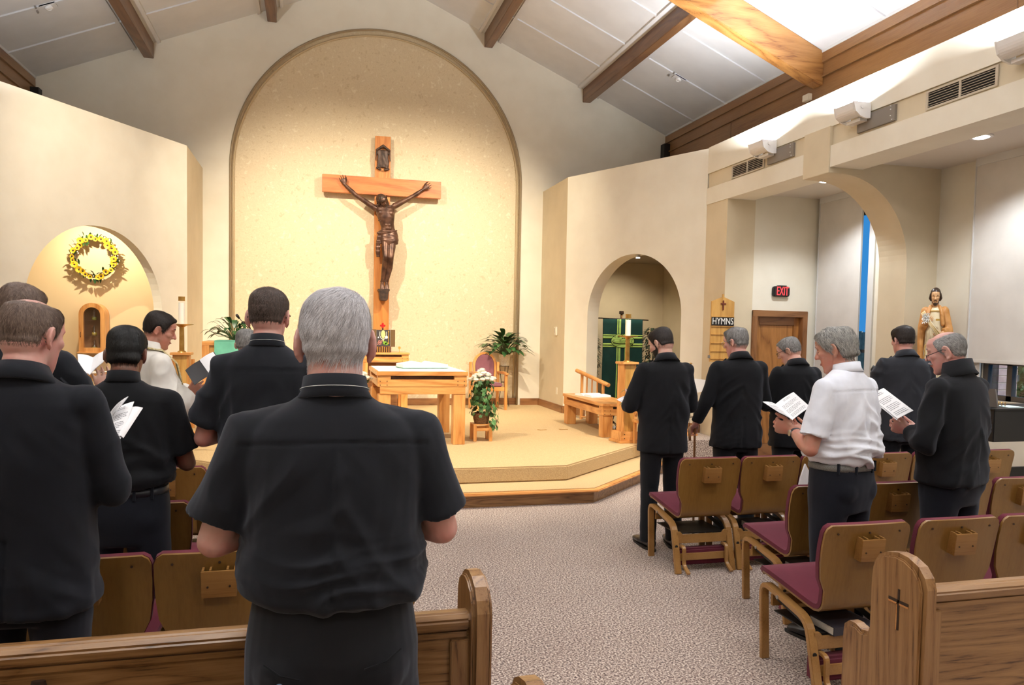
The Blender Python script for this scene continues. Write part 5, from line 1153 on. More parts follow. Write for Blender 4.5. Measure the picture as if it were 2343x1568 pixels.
def shoe(x, parent, s=1.0, rz=0.0):
    mx = Matrix.Translation((x, -0.01, 0)) @ Matrix.Rotation(rz, 4, 'Z')
    sh = [limb([(0, -0.075, 0.055), (0, 0.0, 0.055), (0, 0.09, 0.045), (0, 0.19, 0.035)], [(0.036, 0.045), (0.038, 0.046), (0.046, 0.034), (0.036, 0.022)], 16), limb([(0, -0.045, 0.07), (0, -0.03, 0.11)], [(0.034, 0.04), (0.036, 0.042)], 14)]
    me = remesh(sh, 0.006, 3); me.transform(mx); o = link_mesh('shoe', me, M['shoe'], parent, True)
    pr = [(0.034 * cos(a) if sin(a) < 0 else 0.045 * cos(a), (0.085 * sin(a) - 0.04) if sin(a) < 0 else (0.275 * sin(a) - 0.04)) for a in [2 * pi * k / 20 for k in range(20)]]
    MB().prism(pr, 'z', 0.0, 0.018, mx).build('sole', M['sole'], o, bevel=0.003); return o

def person(label, x, y, az, H=1.75, w=1.0, b=1.0, haz=0, hp=14, skin='skin_fair', hstyle=None, hmat='hair_grey', nstr=2600, swid=0.0011, outfit='shirt', top='black', trou='trouser', lean=0.0, arms=None, vox=0.0055, cvox=0.011, ear=1.0, jaw=1.0, belt=None, white_collar=False, glasses=None, beard=None, amp=0.010, seed=1, brow='brow', stoop=0.0, shoes=True, legs=True, hands=True, mustache=None, z=0.0, neck=0.060, vs=1.0):
    s = H / 1.75
    t = empty('person', (x, y, z), -rad(az), label, 'person'); t.scale = (s, s, s * vs)
    hz = 1.565
    HM = Matrix.Translation((0, 0.012 + stoop, hz - stoop * 0.3)) @ Matrix.Rotation(-rad(haz), 4, 'Z') @ Matrix.Rotation(-rad(hp), 4, 'X') @ Matrix.Translation((0, 0.01, 0.06))
    A = {'L': dict(e=(-0.245 * w, 0.03, 1.13), w=(-0.10, 0.27, 1.12), D=(0.45, 0.8, 0.3), N=(0.1, -0.5, 0.8), T=(-0.6, 0.2, 0.7)), 'R': dict(e=(0.245 * w, 0.03, 1.13), w=(0.10, 0.27, 1.12), D=(-0.45, 0.8, 0.3), N=(-0.1, -0.5, 0.8), T=(0.6, 0.2, 0.7))}
    for k in (arms or {}): A[k].update(arms[k])
    # ---- body: one continuous surface of head, neck, trunk, arms and hands
    S = head_shells(HM, ear, jaw)
    base = HM @ Vector((0, -0.015, -0.045))
    S.append(limb([(0, -0.03, 1.42), (0, -0.022 + stoop * 0.4, 1.50), tuple(base)], [(neck * 1.25, neck * 1.1), (neck * 1.03, neck), (neck * 0.97, neck)], 20))
    S.append(loft([(1.0, 0, 0, 0.12 * w, 0.08), (1.2, 0, 0, 0.13 * w, 0.085), (1.35, 0, -0.005, 0.14 * w, 0.085), (1.43, 0, -0.01, 0.12, 0.07), (1.47, 0, -0.015, 0.07, 0.055)], 20))
    for k, sx in (('L', -1), ('R', 1)):
        a = A[k]; sh = Vector((sx * 0.165 * w, -0.01, 1.40)); e = Vector(a['e']); wr = Vector(a['w'])
        S.append(limb([sh, sh.lerp(e, 0.5), e], [0.052, 0.046, 0.040], 16)); m1 = e.lerp(wr, 0.35)
        S.append(limb([e, m1, wr], [0.041, 0.044, (0.028, 0.024)], 16))
        if hands: S += hand_shells(wr, a['D'], a['N'], a['T'], a.get('curl', 0.5), a.get('sc', 1.0))
    me = remesh(S, vox, 4, 0.5); head_detail(me, HM, 0.6)
    body = link_mesh('body', me, M[skin], t, True)
    # ---- face pieces
    def HB(mb, nm, m, sm=True): mb.v = [tuple(HM @ Vector(q)) for q in mb.v]; return mb.build(nm, M[m] if isinstance(m, str) else m, t, smooth=sm)
    for sx in (-1, 1):
        HB(MB().sphere((sx * 0.031, 0.0655, 0.0165), 0.0122, 14, 10), 'eyeball', 'eyewhite'); HB(MB().sphere((sx * 0.031, 0.0722, 0.0130), 0.0062, 12, 8), 'iris', 'iris')
        HB(MB().tube([(sx * 0.014, 0.087, 0.039), (sx * 0.028, 0.0885, 0.0455), (sx * 0.046, 0.077, 0.041)], [(0.003, 0.002), (0.0045, 0.003), (0.002, 0.002)], 8), 'eyebrow', brow)
        HB(MB().tube([(sx * 0.020, 0.0795, 0.0115), (sx * 0.031, 0.0815, 0.0085), (sx * 0.043, 0.0755, 0.0115)], 0.0009, 5), 'eyelash', 'iris')
    HB(MB().tube([(-0.022, 0.0895, -0.0575), (0, 0.0955, -0.0565), (0.022, 0.0895, -0.0575)], [(0.002, 0.002), (0.0035, 0.0045), (0.002, 0.002)], 8), 'lips', 'lip')
    if hstyle: hair(me, HM, hstyle, M[hmat], t, nstr, seed + 3, swid)
    if beard:
        bs = dict(t=0.004, len=0.008, lump=0.0008, lift=0.001, mess=0.05)
        def bmask(q): return np.clip((-0.026 - q[:, 2] - 0.25 * np.clip(0.06 - q[:, 1], 0, 1) * 0) / 0.01, 0, 1) * np.clip((q[:, 1] - 0.0) / 0.012, 0, 1) * np.clip((q[:, 2] + 0.13) / 0.01, 0, 1) + np.clip((0.012 - np.abs(q[:, 1] - 0.012)) / 0.006, 0, 1) * (q[:, 2] < 0.0) * (q[:, 2] > -0.06)
        V_ = get_v(me); Hi = np.array(HM.inverted()); q = V_ @ Hi[:3, :3].T + Hi[:3, 3]; mk = np.clip(bmask(q), 0, 1) * (q[:, 2] > np.where(q[:, 1] > 0.035, -0.118, -0.078)) * (np.linalg.norm(q, axis=1) < 0.16) * ((np.abs(q[:, 0]) > 0.027) | (q[:, 2] < -0.072) | ((q[:, 2] > -0.047) & (q[:, 2] < -0.032)))
        bm = bmesh.new(); bm.from_mesh(me); bm.verts.ensure_lookup_table(); kill = [vv for vv in bm.verts if mk[vv.index] < 0.5]
        nrm = {vv.index: vv.normal.copy() for vv in bm.verts}
        for vv in bm.verts: vv.co += nrm[vv.index] * (0.0022 + 0.0012 * random.random())
        bmesh.ops.delete(bm, geom=kill, context='VERTS'); mb_ = bpy.data.meshes.new('beard'); bm.to_mesh(mb_); bm.free(); mb_.materials.clear(); link_mesh('beard', mb_, M[beard], t, True)
    if mustache:
        HB(MB().tube([(-0.030, 0.082, -0.050), (-0.012, 0.0985, -0.040), (0, 0.100, -0.038), (0.012, 0.0985, -0.040), (0.030, 0.082, -0.050)], [(0.004, 0.003), (0.007, 0.005), (0.005, 0.004), (0.007, 0.005), (0.004, 0.003)], 8), 'mustache', mustache)
    if glasses:
        gm = M['blackmetal'] if glasses != 'chrome' else M['chrome']; b_ = MB(); yo = 0.103; zo = glasses_drop = (0.010 if glasses != 'low' else -0.004)
        for sx in (-1, 1):
            cx = sx * 0.032; pts = [(cx + 0.024 * cos(a), yo - abs(cx + 0.024 * cos(a)) * 0.12, zo + 0.017 * sin(a)) for a in [2 * pi * k / 18 for k in range(19)]]; b_.tube(pts, 0.0013, 6)
            b_.tube([(sx * 0.056, yo - 0.008, zo + 0.008), (sx * 0.074, yo - 0.03, zo + 0.012), (sx * 0.083, 0.0, 0.020), (sx * 0.084, -0.022, 0.012), (sx * 0.082, -0.036, -0.004)], 0.0022, 6)
        b_.tube([(-0.008, yo, zo + 0.004), (0, yo + 0.003, zo + 0.008), (0.008, yo, zo + 0.004)], 0.0013, 6); gl = HB(b_, 'glasses', gm)
        for sx in (-1, 1):
            l_ = MB().prism([(sx * 0.032 + 0.023 * cos(a), zo + 0.016 * sin(a)) for a in [2 * pi * k / 16 for k in range(16)]], 'y', yo - 0.005, yo - 0.004); l_.v = [tuple(HM @ Vector(q)) for q in l_.v]; l_.build('lens', M['lens'], gl)
    # ---- clothes
    jack = outfit in ('jacket', 'vest'); th = 0.012 if jack else 0.0; hem = 0.77 if outfit == 'jacket' else (0.86 if outfit == 'vest' else 1.02)
    sl = 1 + 0.05 * jack
    if outfit == 'alb':
        secs = [(0.10, 0, 0, 0.27, 0.22), (0.4, 0, 0, 0.25, 0.20), (0.8, 0, 0, 0.225 * w, 0.175), (1.0, 0, 0.005, 0.21 * w, 0.16 * b)]
    elif jack:
        secs = [(hem, 0, 0.0, 0.208 * w, 0.150 * b), (hem + 0.08, 0, 0, 0.204 * w, 0.150 * b), (1.0, 0, 0.004, 0.196 * w, 0.146 * b)]
    else:
        secs = [(hem, 0, 0.0, 0.172 * w, 0.130 * b), (hem + 0.02, 0, 0.0, 0.192 * w, 0.146 * b), (hem + 0.055, 0, 0.002, 0.200 * w, 0.152 * b), (hem + 0.10, 0, 0.003, 0.196 * w, 0.150 * b)]
    bk = stoop * 0.35
    secs += [(1.16, 0, 0.004, 0.190 * w * sl, 0.143 * b * sl), (1.26, 0, 0.0, 0.188 * w * sl, 0.135 * b * sl), (1.35, 0, -0.006 + bk * 0.3, 0.193 * w * sl, 0.127 * sl * (0.5 + 0.5 * b)), (1.415, 0, -0.014 + bk * 0.4, 0.186 * w * sl, 0.112 * sl), (1.455, 0, -0.020 + bk * 0.5, 0.148 * w * sl, 0.092 * sl), (1.487, 0, -0.022 + bk * 0.6, 0.104, 0.076), (1.508, 0, -0.022 + bk * 0.7, 0.078, 0.066)]
    C_ = [loft(secs, 36, 2.35)]
    C_.append(limb([(-0.165 * w * sl, -0.012, 1.418), (0, -0.03 + bk * 0.4, 1.462), (0.165 * w * sl, -0.012, 1.418)], [(0.055, 0.048), (0.07, 0.05), (0.055, 0.048)], 16))
    for k, sx in (('L', -1), ('R', 1)):
        a = A[k]; sh = Vector((sx * 0.168 * w * sl, -0.012, 1.402 + (0.012 if jack else 0))); e = Vector(a['e']); wr = Vector(a['w'])
        C_.append(ell_shell(sh, (0.062 * sl, 0.068 * sl, 0.058 * sl)))
        if outfit in ('shirt',):
            c = sh.lerp(e, 0.80); ww = a.get('slv', 1.0); C_.append(limb([sh, sh.lerp(e, 0.4), c], [0.066, (0.072 * ww, 0.070), (0.080 * ww, 0.076)], 20, ends=(1, 0)))
        elif outfit == 'alb':
            c = e.lerp(wr, 0.86); C_.append(limb([sh, sh.lerp(e, 0.5), e], [0.075, 0.08, 0.085], 20)); C_.append(limb([e, e.lerp(wr, 0.5), c], [0.085, (0.080, 0.10), (0.078, 0.12)], 20, ends=(1, 0)))
        else:
            c = e.lerp(wr, 0.93); C_.append(limb([sh, sh.lerp(e, 0.5), e], [0.066, 0.064, 0.060], 20)); C_.append(limb([e, e.lerp(wr, 0.4), c], [0.060, 0.056, 0.044], 20, ends=(1, 0)))
    mc_ = remesh(C_, cvox, 6, 0.5)
    v = get_v(mc_)
    if outfit == 'jacket':      # centre back vent and waist shaping
        cv = (np.abs(v[:, 0]) < 0.006) & (v[:, 1] < 0) & (v[:, 2] < 1.02); v[:, 1] += cv * 0.006
        set_v(mc_, v)
    fold_cloth(mc_, w, amp, seed * 7, hem, 1.46, jack)
    if not jack and outfit != 'alb':   # yoke seam
        v = get_v(mc_); g = np.exp(-((v[:, 2] - (1.405 + 0.12 * v[:, 0] ** 2 * -2.2)) / 0.0035) ** 2) * (v[:, 1] < -0.02) * (np.abs(v[:, 0]) < 0.19 * w); v -= get_n(mc_) * (0.0035 * g)[:, None]; set_v(mc_, v)
    tn = {'shirt': 'shirt', 'jacket': 'suit_jacket', 'vest': 'vest_jacket', 'alb': 'alb'}[outfit]
    cl = link_mesh(tn, mc_, M[top], t, True)
    ct = -0.22
    if outfit == 'shirt' or outfit == 'alb':
        ring_loft('collar', [(1.492, 0, -0.020 + bk * 0.7, neck + 0.024, neck + 0.018, ct), (1.512, 0, -0.018 + bk * 0.75, neck + 0.013, neck + 0.010, ct), (1.545, 0, -0.014 + bk * 0.8, neck + 0.008, neck + 0.007, ct)], M[top], t)
        if white_collar: ring_loft('collar_edge', [(1.516, 0, -0.018 + bk * 0.75, neck + 0.0140, neck + 0.0110, ct), (1.5172, 0, -0.018 + bk * 0.75, neck + 0.0142, neck + 0.0112, ct)], M['letter_w'], t, thick=0.0012)
    else:
        hc = 0.03 if outfit == 'vest' else 0.0
        ring_loft('collar', [(1.475, 0, -0.022 + bk * 0.7, neck + 0.050, neck + 0.036, -0.35), (1.505, 0, -0.020 + bk * 0.75, neck + 0.026, neck + 0.022, -0.32), (1.538 + hc, 0, -0.014 + bk * 0.8 + hc * 0.2, neck + 0.010 + hc * 0.2, neck + 0.009 + hc * 0.2, -0.3)], M[top], t, thick=0.007)
        if outfit == 'jacket':
            for sx in (-1, 1):
                MB().add([(sx * 0.07, 0.075, 1.49), (sx * 0.03, 0.125 * b, 1.36), (sx * 0.012, 0.150 * b, 1.16), (sx * 0.055, 0.148 * b, 1.25), (sx * 0.10, 0.128 * b, 1.36), (sx * 0.11, 0.09, 1.44)] + [(sx * 0.07, 0.085, 1.495), (sx * 0.03, 0.137 * b, 1.36), (sx * 0.012, 0.160 * b, 1.16), (sx * 0.055, 0.158 * b, 1.25), (sx * 0.10, 0.138 * b, 1.36), (sx * 0.11, 0.10, 1.45)], [(0, 1, 2, 3, 4, 5), (11, 10, 9, 8, 7, 6)] + [(i, i + 6, (i + 1) % 6 + 6, (i + 1) % 6) for i in range(6)]).build('lapel', M[top], t)
    if legs:
        top_z = 1.03 if outfit == 'shirt' else 0.98
        T_ = [loft([(0.74, 0, 0, 0.172 * w, 0.115 * b), (0.82, 0, -0.004, 0.180 * w, 0.130 * b), (0.90, 0, -0.006, 0.180 * w, 0.134 * b), (0.97, 0, -0.002, 0.172 * w, 0.130 * b), (top_z, 0, 0, 0.164 * w, 0.125 * b)], 30, 2.3)]
        for sx in (-1, 1):
            T_.append(ell_shell((sx * 0.075 * w, -0.055 * b, 0.865), (0.088 * w, 0.082 * b, 0.098)))
            T_.append(limb([(sx * 0.088 * w, 0, 0.84), (sx * 0.098 * w, 0.0, 0.66), (sx * 0.10 * w, 0.006, 0.48), (sx * 0.105, -0.012, 0.26), (sx * 0.108, -0.02, 0.055)], [(0.092 * w, 0.112 * b), (0.084 * w, 0.096), (0.070, 0.078), (0.066, 0.074), (0.062, 0.072)], 22, ends=(1, 0)))
        mt = remesh(T_, cvox, 5, 0.5); v = get_v(mt); nn = get_n(mt)
        f1 = wnoise(v, seed * 3 + 1, (5, 5, 10)); f2 = wnoise(v, seed * 3 + 2, (9, 9, 2)); kn = np.exp(-((v[:, 2] - 0.46) / 0.12) ** 2) + np.exp(-((v[:, 2] - 0.12) / 0.08) ** 2) * 1.4 + 0.35 + np.exp(-((v[:, 2] - 0.74) / 0.05) ** 2) * 1.0
        v += nn * (0.0045 * f1 * kn + 0.003 * f2)[:, None]; set_v(mt, v); link_mesh('trousers', mt, M[trou], t, True)
        if belt:
            z0 = 0.972; ring_loft('belt', [(z0, 0, 0, 0.174 * w, 0.133 * b), (z0 + 0.034, 0, 0, 0.172 * w, 0.131 * b)], M[belt], t, 48, 2.3, thick=0.004)
            for a in (-0.8, -1.9, -1.25, -2.5): 
                ca, sa = cos(a), sin(a); px = 0.176 * w * math.copysign(abs(ca) ** (2 / 2.3), ca); py = 0.135 * b * math.copysign(abs(sa) ** (2 / 2.3), sa); MB().box(px - 0.006, px + 0.006, py - 0.005, py + 0.006, z0 - 0.012, z0 + 0.044).build('belt_loop', M[trou], t)
        if shoes:
            shoe(-0.108, t, rz=0.12); shoe(0.108, t, rz=-0.12)
    return t, HM, A, me
S_SHORT = dict(t=0.006, ttop=0.006, len=0.018, lump=0.0012, mess=0.03)
# 1 foreground man
FG, fHM, fA, fme = person('white haired man in a black short sleeved shirt, seen from behind, closest to the camera', 0.055, 1.90, 2, H=1.785, w=1.14, b=1.10, haz=-2, hp=10, skin='skin_pink', hstyle=dict(t=0.007, ttop=0.008, tback=0.002, len=0.040, lump=0.0036, mess=0.022, whorl=(0.03, -0.055, 0.11), comb=(-0.035, 0, -0.045), lift=0.0065, nape=0.0), hmat='hair_white', nstr=15000, swid=0.0007, outfit='shirt', top='black', trou='trouser', vox=0.004, cvox=0.006, ear=1.22, white_collar=True, amp=0.013, seed=3, neck=0.066,
  arms={'L': dict(e=(-0.275, 0.01, 1.155), w=(-0.10, 0.25, 1.17)), 'R': dict(e=(0.265, 0.01, 1.165), w=(0.10, 0.25, 1.17))})
MB().tube([(-0.150, -0.128, 0.905), (-0.115, -0.152, 0.888), (-0.07, -0.164, 0.880)], 0.0022, 6).build('pocket_welt', M['blacksuit'], FG); MB().tube([(0.155, -0.124, 0.918), (0.12, -0.150, 0.902), (0.07, -0.164, 0.893)], 0.0022, 6).build('pocket_welt', M['blacksuit'], FG)
MB().lathe([(0.0075, 0), (0.0085, 0.002), (0.006, 0.0035)], (0, 0, 0), 16, Matrix.Translation((-0.115, -0.158, 0.866)) @ Matrix.Rotation(pi / 2, 4, 'X')).build('button', mat('slate_blue_button', srgb(96, 120, 150), 0.4), FG)
# 2 left foreground man in dark jacket
person('balding light brown haired man in a dark jacket, seen from behind at the wreath side', -0.885, 2.72, 6, H=1.775, w=1.0, b=1.1, haz=18, hp=12, skin='skin_pink', hstyle=dict(t=0.003, ttop=0.002, len=0.014, lump=0.0008, mess=0.02, lift=0.002, bald=[((0, -0.02, 0.13), (0.062, 0.075, 0.05), 1.0)]), hmat='hair_lightbrown', nstr=6000, swid=0.0008, outfit='jacket', top='navysuit', trou='trouser_navy', ear=1.05, seed=5, amp=0.009, cvox=0.008)
# 3 tall man at picture edge
person('tall man with short grey brown hair, mostly hidden behind the balding man', -1.34, 4.02, 14, H=1.875, w=1.1, haz=10, hp=14, hstyle=S_SHORT, hmat='hair_lightbrown', seed=7, arms={'R': dict(e=(0.29, 0.06, 1.16), w=(0.20, 0.33, 1.28))})
# 4 black haired man
person('black haired man in a black short sleeved shirt with a leather belt', -0.815, 3.72, 2, H=1.675, w=1.10, b=1.05, haz=0, hp=18, skin='skin_brown', hstyle=dict(t=0.009, ttop=0.016, len=0.022, lump=0.002, mess=0.02, nape=-0.022), hmat='hair_black', nstr=4000, outfit='shirt', top='blacksuit', trou='trouser_navy', belt='belt', seed=9, ear=1.1, white_collar=False, arms={'R': dict(e=(0.265, 0.05, 1.10), w=(0.12, 0.28, 1.14))})
# 5 priest in alb and stole
PR, pHM, pA, pme = person('priest in a white alb and gold stole reading from a black folder', -1.085, 5.80, 62, H=1.78, w=1.08, b=1.1, haz=18, hp=20, skin='skin_ruddy', hstyle=dict(t=0.009, ttop=0.010, len=0.026, lump=0.002, mess=0.02, comb=(0, 0.02, -0.02)), hmat='hair_dark', nstr=4500, outfit='alb', top='alb', trou='trouser', seed=11, vox=0.0045, legs=False, ear=1.0, jaw=1.1, amp=0.013,
  arms={'L': dict(e=(-0.25, 0.10, 1.13), w=(-0.10, 0.36, 1.10), D=(0.5, 0.8, 0.1)), 'R': dict(e=(0.25, 0.0, 1.09), w=(0.155, 0.18, 1.195), D=(0.55, 0.75, 0.30), N=(-0.8, 0.4, 0.2), T=(-0.2, -0.2, 0.9), curl=0.8)})
for sx in (-1, 1):
    pts = [(0, -0.085, 1.50) if False else (sx * 0.062, -0.06, 1.505), (sx * 0.088, 0.03, 1.49), (sx * 0.090, 0.125, 1.40), (sx * 0.075, 0.165, 1.25), (sx * 0.07, 0.185, 1.05), (sx * 0.07, 0.21, 0.75), (sx * 0.07, 0.235, 0.45)]
    P_, Fm = frames(pts, side=(1, -0.75 * sx, 0)); v = []; f = []
    for p, (tt_, u, q) in zip(P_, Fm):
        for a, c in ((-1, -1), (1, -1), (1, 1), (-1, 1)): v.append(tuple(p + u * (a * 0.045) + q * (c * 0.004)))
    for i in range(len(P_) - 1):
        for k in range(4): a, b_ = i * 4 + k, i * 4 + (k + 1) % 4; f.append((a, b_, b_ + 4, a + 4))
    f += [(3, 2, 1, 0), tuple(len(v) - 4 + k for k in range(4))]
    MB().add(v, f).build('stole', M['stole'], PR)
# 6 tall man
T6 = person('tall brown haired man in a black shirt with grey trousers, glasses temple showing', -0.20, 3.68, 2, H=1.87, w=1.02, b=1.0, haz=10, hp=8, skin='skin_pink', hstyle=dict(t=0.006, ttop=0.010, len=0.014, lump=0.0012, mess=0.03, nape=0.004), hmat='hair_brown', nstr=4500, outfit='shirt', top='black', trou='trouser_grey', belt='belt', glasses='dark', white_collar=True, seed=13, ear=1.15, vox=0.005,
  arms={'L': dict(e=(-0.265, 0.02, 1.10), w=(-0.11, 0.26, 1.13))})
# 7 grey haired person beyond
person('grey haired person almost hidden beyond the tall man', -0.51, 6.35, 5, H=1.66, haz=0, hp=10, hstyle=dict(t=0.011, ttop=0.012, len=0.03, lump=0.0025, mess=0.03), hmat='hair_grey', seed=15, top='blacksuit', cvox=0.014)
# 8 bearded man in suit at aisle
person('dark haired bearded man in a black suit standing at the aisle end', 2.68, 5.42, 4, H=1.745, w=0.98, haz=-32, hp=24, skin='skin_fair', hstyle=dict(t=0.006, ttop=0.010, len=0.016, lump=0.0012, mess=0.02), hmat='hair_dark', beard='hair_dark', outfit='jacket', top='blacksuit', trou='blacksuit', seed=17, arms={'L': dict(e=(-0.27, 0.02, 1.12), w=(-0.13, 0.30, 1.16), D=(0.1, 0.9, 0.3))})
# 9 grey haired man with cane
G9, _h, gA, _m = person('grey haired man in a black suit leaning on a cane, wearing glasses', 3.41, 5.55, 6, H=1.76, w=1.02, haz=-35, hp=14, skin='skin_pink', hstyle=dict(t=0.008, ttop=0.007, len=0.03, lump=0.002, mess=0.02, bald=[((0.0, -0.06, 0.12), (0.03, 0.03, 0.03), 0.5)]), hmat='hair_grey', nstr=3200, glasses='chrome', outfit='jacket', top='blacksuit', trou='blacksuit', seed=19, brow='brow_grey', arms={'L': dict(e=(-0.27, -0.01, 1.14), w=(-0.33, 0.05, 0.95), D=(-0.2, 0.55, -0.6), N=(0.2, -0.2, -1), T=(0.9, 0.3, 0.2), curl=1.2)})
# 10 man with glasses
person('stooping man with short grey hair and dark glasses before the oak door', 4.02, 5.64, 2, H=1.70, w=1.04, haz=-42, hp=26, skin='skin_fair', hstyle=dict(t=0.006, ttop=0.007, len=0.016, lump=0.0012, mess=0.02), hmat='hair_grey', nstr=3000, glasses='dark', outfit='jacket', top='blacksuit', trou='blacksuit', seed=21, stoop=0.03)
# 11 white shirt
W11, wHM, wA, wme = person('man with wavy grey hair in a white short sleeved shirt reading a booklet', 2.835, 3.54, -16, H=1.76, w=1.05, b=1.12, haz=-20, hp=18, skin='skin_ruddy', hstyle=dict(t=0.009, ttop=0.004, tback=0.012, len=0.045, lump=0.0035, freq=(34, 34, 34), mess=0.02, wave=0.0035, whorl=(0.0, 0.03, 0.13), comb=(0, -0.03, -0.02), lift=0.004, front=-0.008, nape=-0.02, bald=[((0, -0.045, 0.13), (0.034, 0.034, 0.035), 0.95)]), hmat='hair_wave', nstr=5200, swid=0.0011, outfit='shirt', top='white', trou='trouser_navy', belt='belt_grey', seed=23, ear=1.15, vox=0.0042, cvox=0.008, amp=0.013, brow='brow_grey', stoop=0.02,
  arms={'L': dict(e=(-0.275, -0.01, 1.09), w=(-0.185, 0.175, 1.165), D=(-0.45, 0.80, 0.15), N=(0.8, 0.4, 0.25), T=(-0.1, -0.1, 0.95), curl=1.05)})
# 12 dark grey suit
person('dark haired man in a charcoal suit in front of the quarter arch', 5.10, 5.60, 14, H=1.80, w=1.06, haz=-8, hp=10, skin='skin_pink', hstyle=dict(t=0.008, ttop=0.012, len=0.018, lump=0.0015, mess=0.02), hmat='hair_dark', nstr=3200, outfit='jacket', top='greysuit', trou='blacksuit', seed=25)
# 13 vest man
V13, vHM, vA, vme = person('bald topped man with moustache and glasses in a black zip vest', 3.62, 3.575, -14, H=1.752, w=1.06, b=1.1, haz=-22, hp=16, skin='skin_pink', hstyle=dict(t=0.004, ttop=0.0, tback=0.003, len=0.03, lump=0.001, mess=0.012, comb=(0, -0.06, -0.03), whorl=(0, 0.05, 0.12), lift=0.0015, front=0.01, bald=[((0, 0.035, 0.105), (0.078, 0.125, 0.075), 1.0)]), hmat='hair_grey', nstr=4200, swid=0.0008, glasses='low', mustache='hair_white', outfit='vest', top='blacksuit', trou='trouser_navy', seed=27, ear=1.25, vox=0.0042, brow='brow_grey', stoop=0.02,
  arms={'L': dict(e=(-0.285, -0.01, 1.10), w=(-0.165, 0.155, 1.150), D=(-0.5, 0.75, 0.2), N=(0.7, 0.4, 0.35), T=(-0.1, -0.2, 0.9), curl=1.0)})
# ================================================================== papers in the hands
def sheet(name, quads, label, cat='booklet', m='print', parent=None, t=0.002, k_=1.0):
    """thin booklet leaves; every quad is TL, TR, BR, BL"""
    quads = [[(x * k_, y * k_, 1.7 + (z - 1.7) * k_) for x, y, z in qd] for qd in quads]
    root = empty(name, quads[0][0], 0, label, cat, 'booklets in hand') if len(quads) > 1 else None
    o_ = Vector(quads[0][0])
    for k, qd in enumerate(quads):
        P = [Vector(p) for p in qd]; X = (P[1] - P[0]).normalized(); Y = (P[0] - P[3]); Y = (Y - X * Y.dot(X)).normalized(); Z = X.cross(Y)
        mx = Matrix(((X.x, Y.x, Z.x, P[0].x), (X.y, Y.y, Z.y, P[0].y), (X.z, Y.z, Z.z, P[0].z), (0, 0, 0, 1))); inv = mx.inverted(); L = [inv @ p for p in P]
        n = 6; v = []; f = []
        for lay in (0, 1):
            for i in range(n + 1):
                for j in range(n + 1):
                    a, b_ = i / n, j / n; p = L[0] * (1 - a) * (1 - b_) + L[1] * a * (1 - b_) + L[2] * a * b_ + L[3] * (1 - a) * b_
                    v.append((p.x, p.y, p.z + 0.006 * sin(pi * a) * (1 - 0.5 * b_) + t * lay))
        N = (n + 1) ** 2
        for i in range(n):
            for j in range(n): a = i * (n + 1) + j; f += [(a, a + 1, a + n + 2, a + n + 1), (N + a, N + a + n + 1, N + a + n + 2, N + a + 1)]
        mm = m[k] if isinstance(m, (list, tuple)) else m
        o = MB().add(v, f).build('page' if len(quads) > 1 else name, M['paper' if mm == 'print' else mm])
        if mm == 'print':
            lb = MB(); gr = random.Random(k + len(label))
            def sp(a, b_, dz): p = L[0] * (1 - a) * (1 - b_) + L[1] * a * (1 - b_) + L[2] * a * b_ + L[3] * (1 - a) * b_; return (p.x, p.y, p.z + 0.006 * sin(pi * a) * (1 - 0.5 * b_) + dz)
            for r_ in range(17):
                if r_ in (2, 3, 8, 13): continue
                b0 = 0.08 + r_ * 0.051; a0 = 0.10 if r_ > 1 else 0.32; aE = (0.60 if r_ in (7, 12) else gr.uniform(0.78, 0.9)) if r_ > 1 else 0.68
                while a0 < aE:
                    a1 = min(aE, a0 + gr.uniform(0.06, 0.16))
                    for dz in (t + 0.0007, -0.0007): lb.add([sp(a0, b0, dz), sp(a1, b0, dz), sp(a1, b0 + 0.013, dz), sp(a0, b0 + 0.013, dz)], [(0, 1, 2, 3)])
                    a0 = a1 + 0.02
            lb.build('printed_lines', M['ink'], o)
        if root: o.parent = root; mx = Matrix.Translation(-o_) @ mx
        else: tag(o, label, cat, 'booklets in hand')
        o.matrix_local = mx
    return root
sheet('booklet', [[(2.670, 3.925, 1.290), (2.825, 3.975, 1.357), (2.832, 3.822, 1.283), (2.682, 3.775, 1.212)], [(2.560, 3.892, 1.308), (2.670, 3.925, 1.290), (2.682, 3.775, 1.212), (2.588, 3.762, 1.256)]], 'open white booklet held by the man in the white shirt', k_=0.967)
sheet('booklet', [[(3.330, 3.93, 1.335), (3.465, 3.965, 1.382), (3.552, 3.808, 1.256), (3.417, 3.785, 1.210)], [(3.322, 3.925, 1.330), (3.330, 3.93, 1.325), (3.417, 3.785, 1.200), (3.408, 3.780, 1.204)]], 'white printed booklet held by the man in the black vest', k_=0.967)
sheet('booklet', [[(2.441, 5.797, 1.141), (2.563, 5.819, 1.179), (2.523, 5.618, 1.105), (2.472, 5.632, 1.107)]], 'small white sheet in the hands of the bearded man')
fo = sheet('folder', [[(-0.828, 5.487, 1.385), (-0.754, 5.574, 1.447), (-0.674, 5.444, 1.353), (-0.752, 5.358, 1.294)], [(-0.754, 5.574, 1.447), (-0.659, 5.604, 1.508), (-0.588, 5.477, 1.417), (-0.674, 5.444, 1.353)], [(-0.748, 5.566, 1.452), (-0.664, 5.594, 1.508), (-0.592, 5.477, 1.424), (-0.668, 5.444, 1.361)]], 'black folder with white pages held by the vested priest', 'folder', ['blackcover', 'blackcover', 'paper'], t=0.003, k_=1.032)
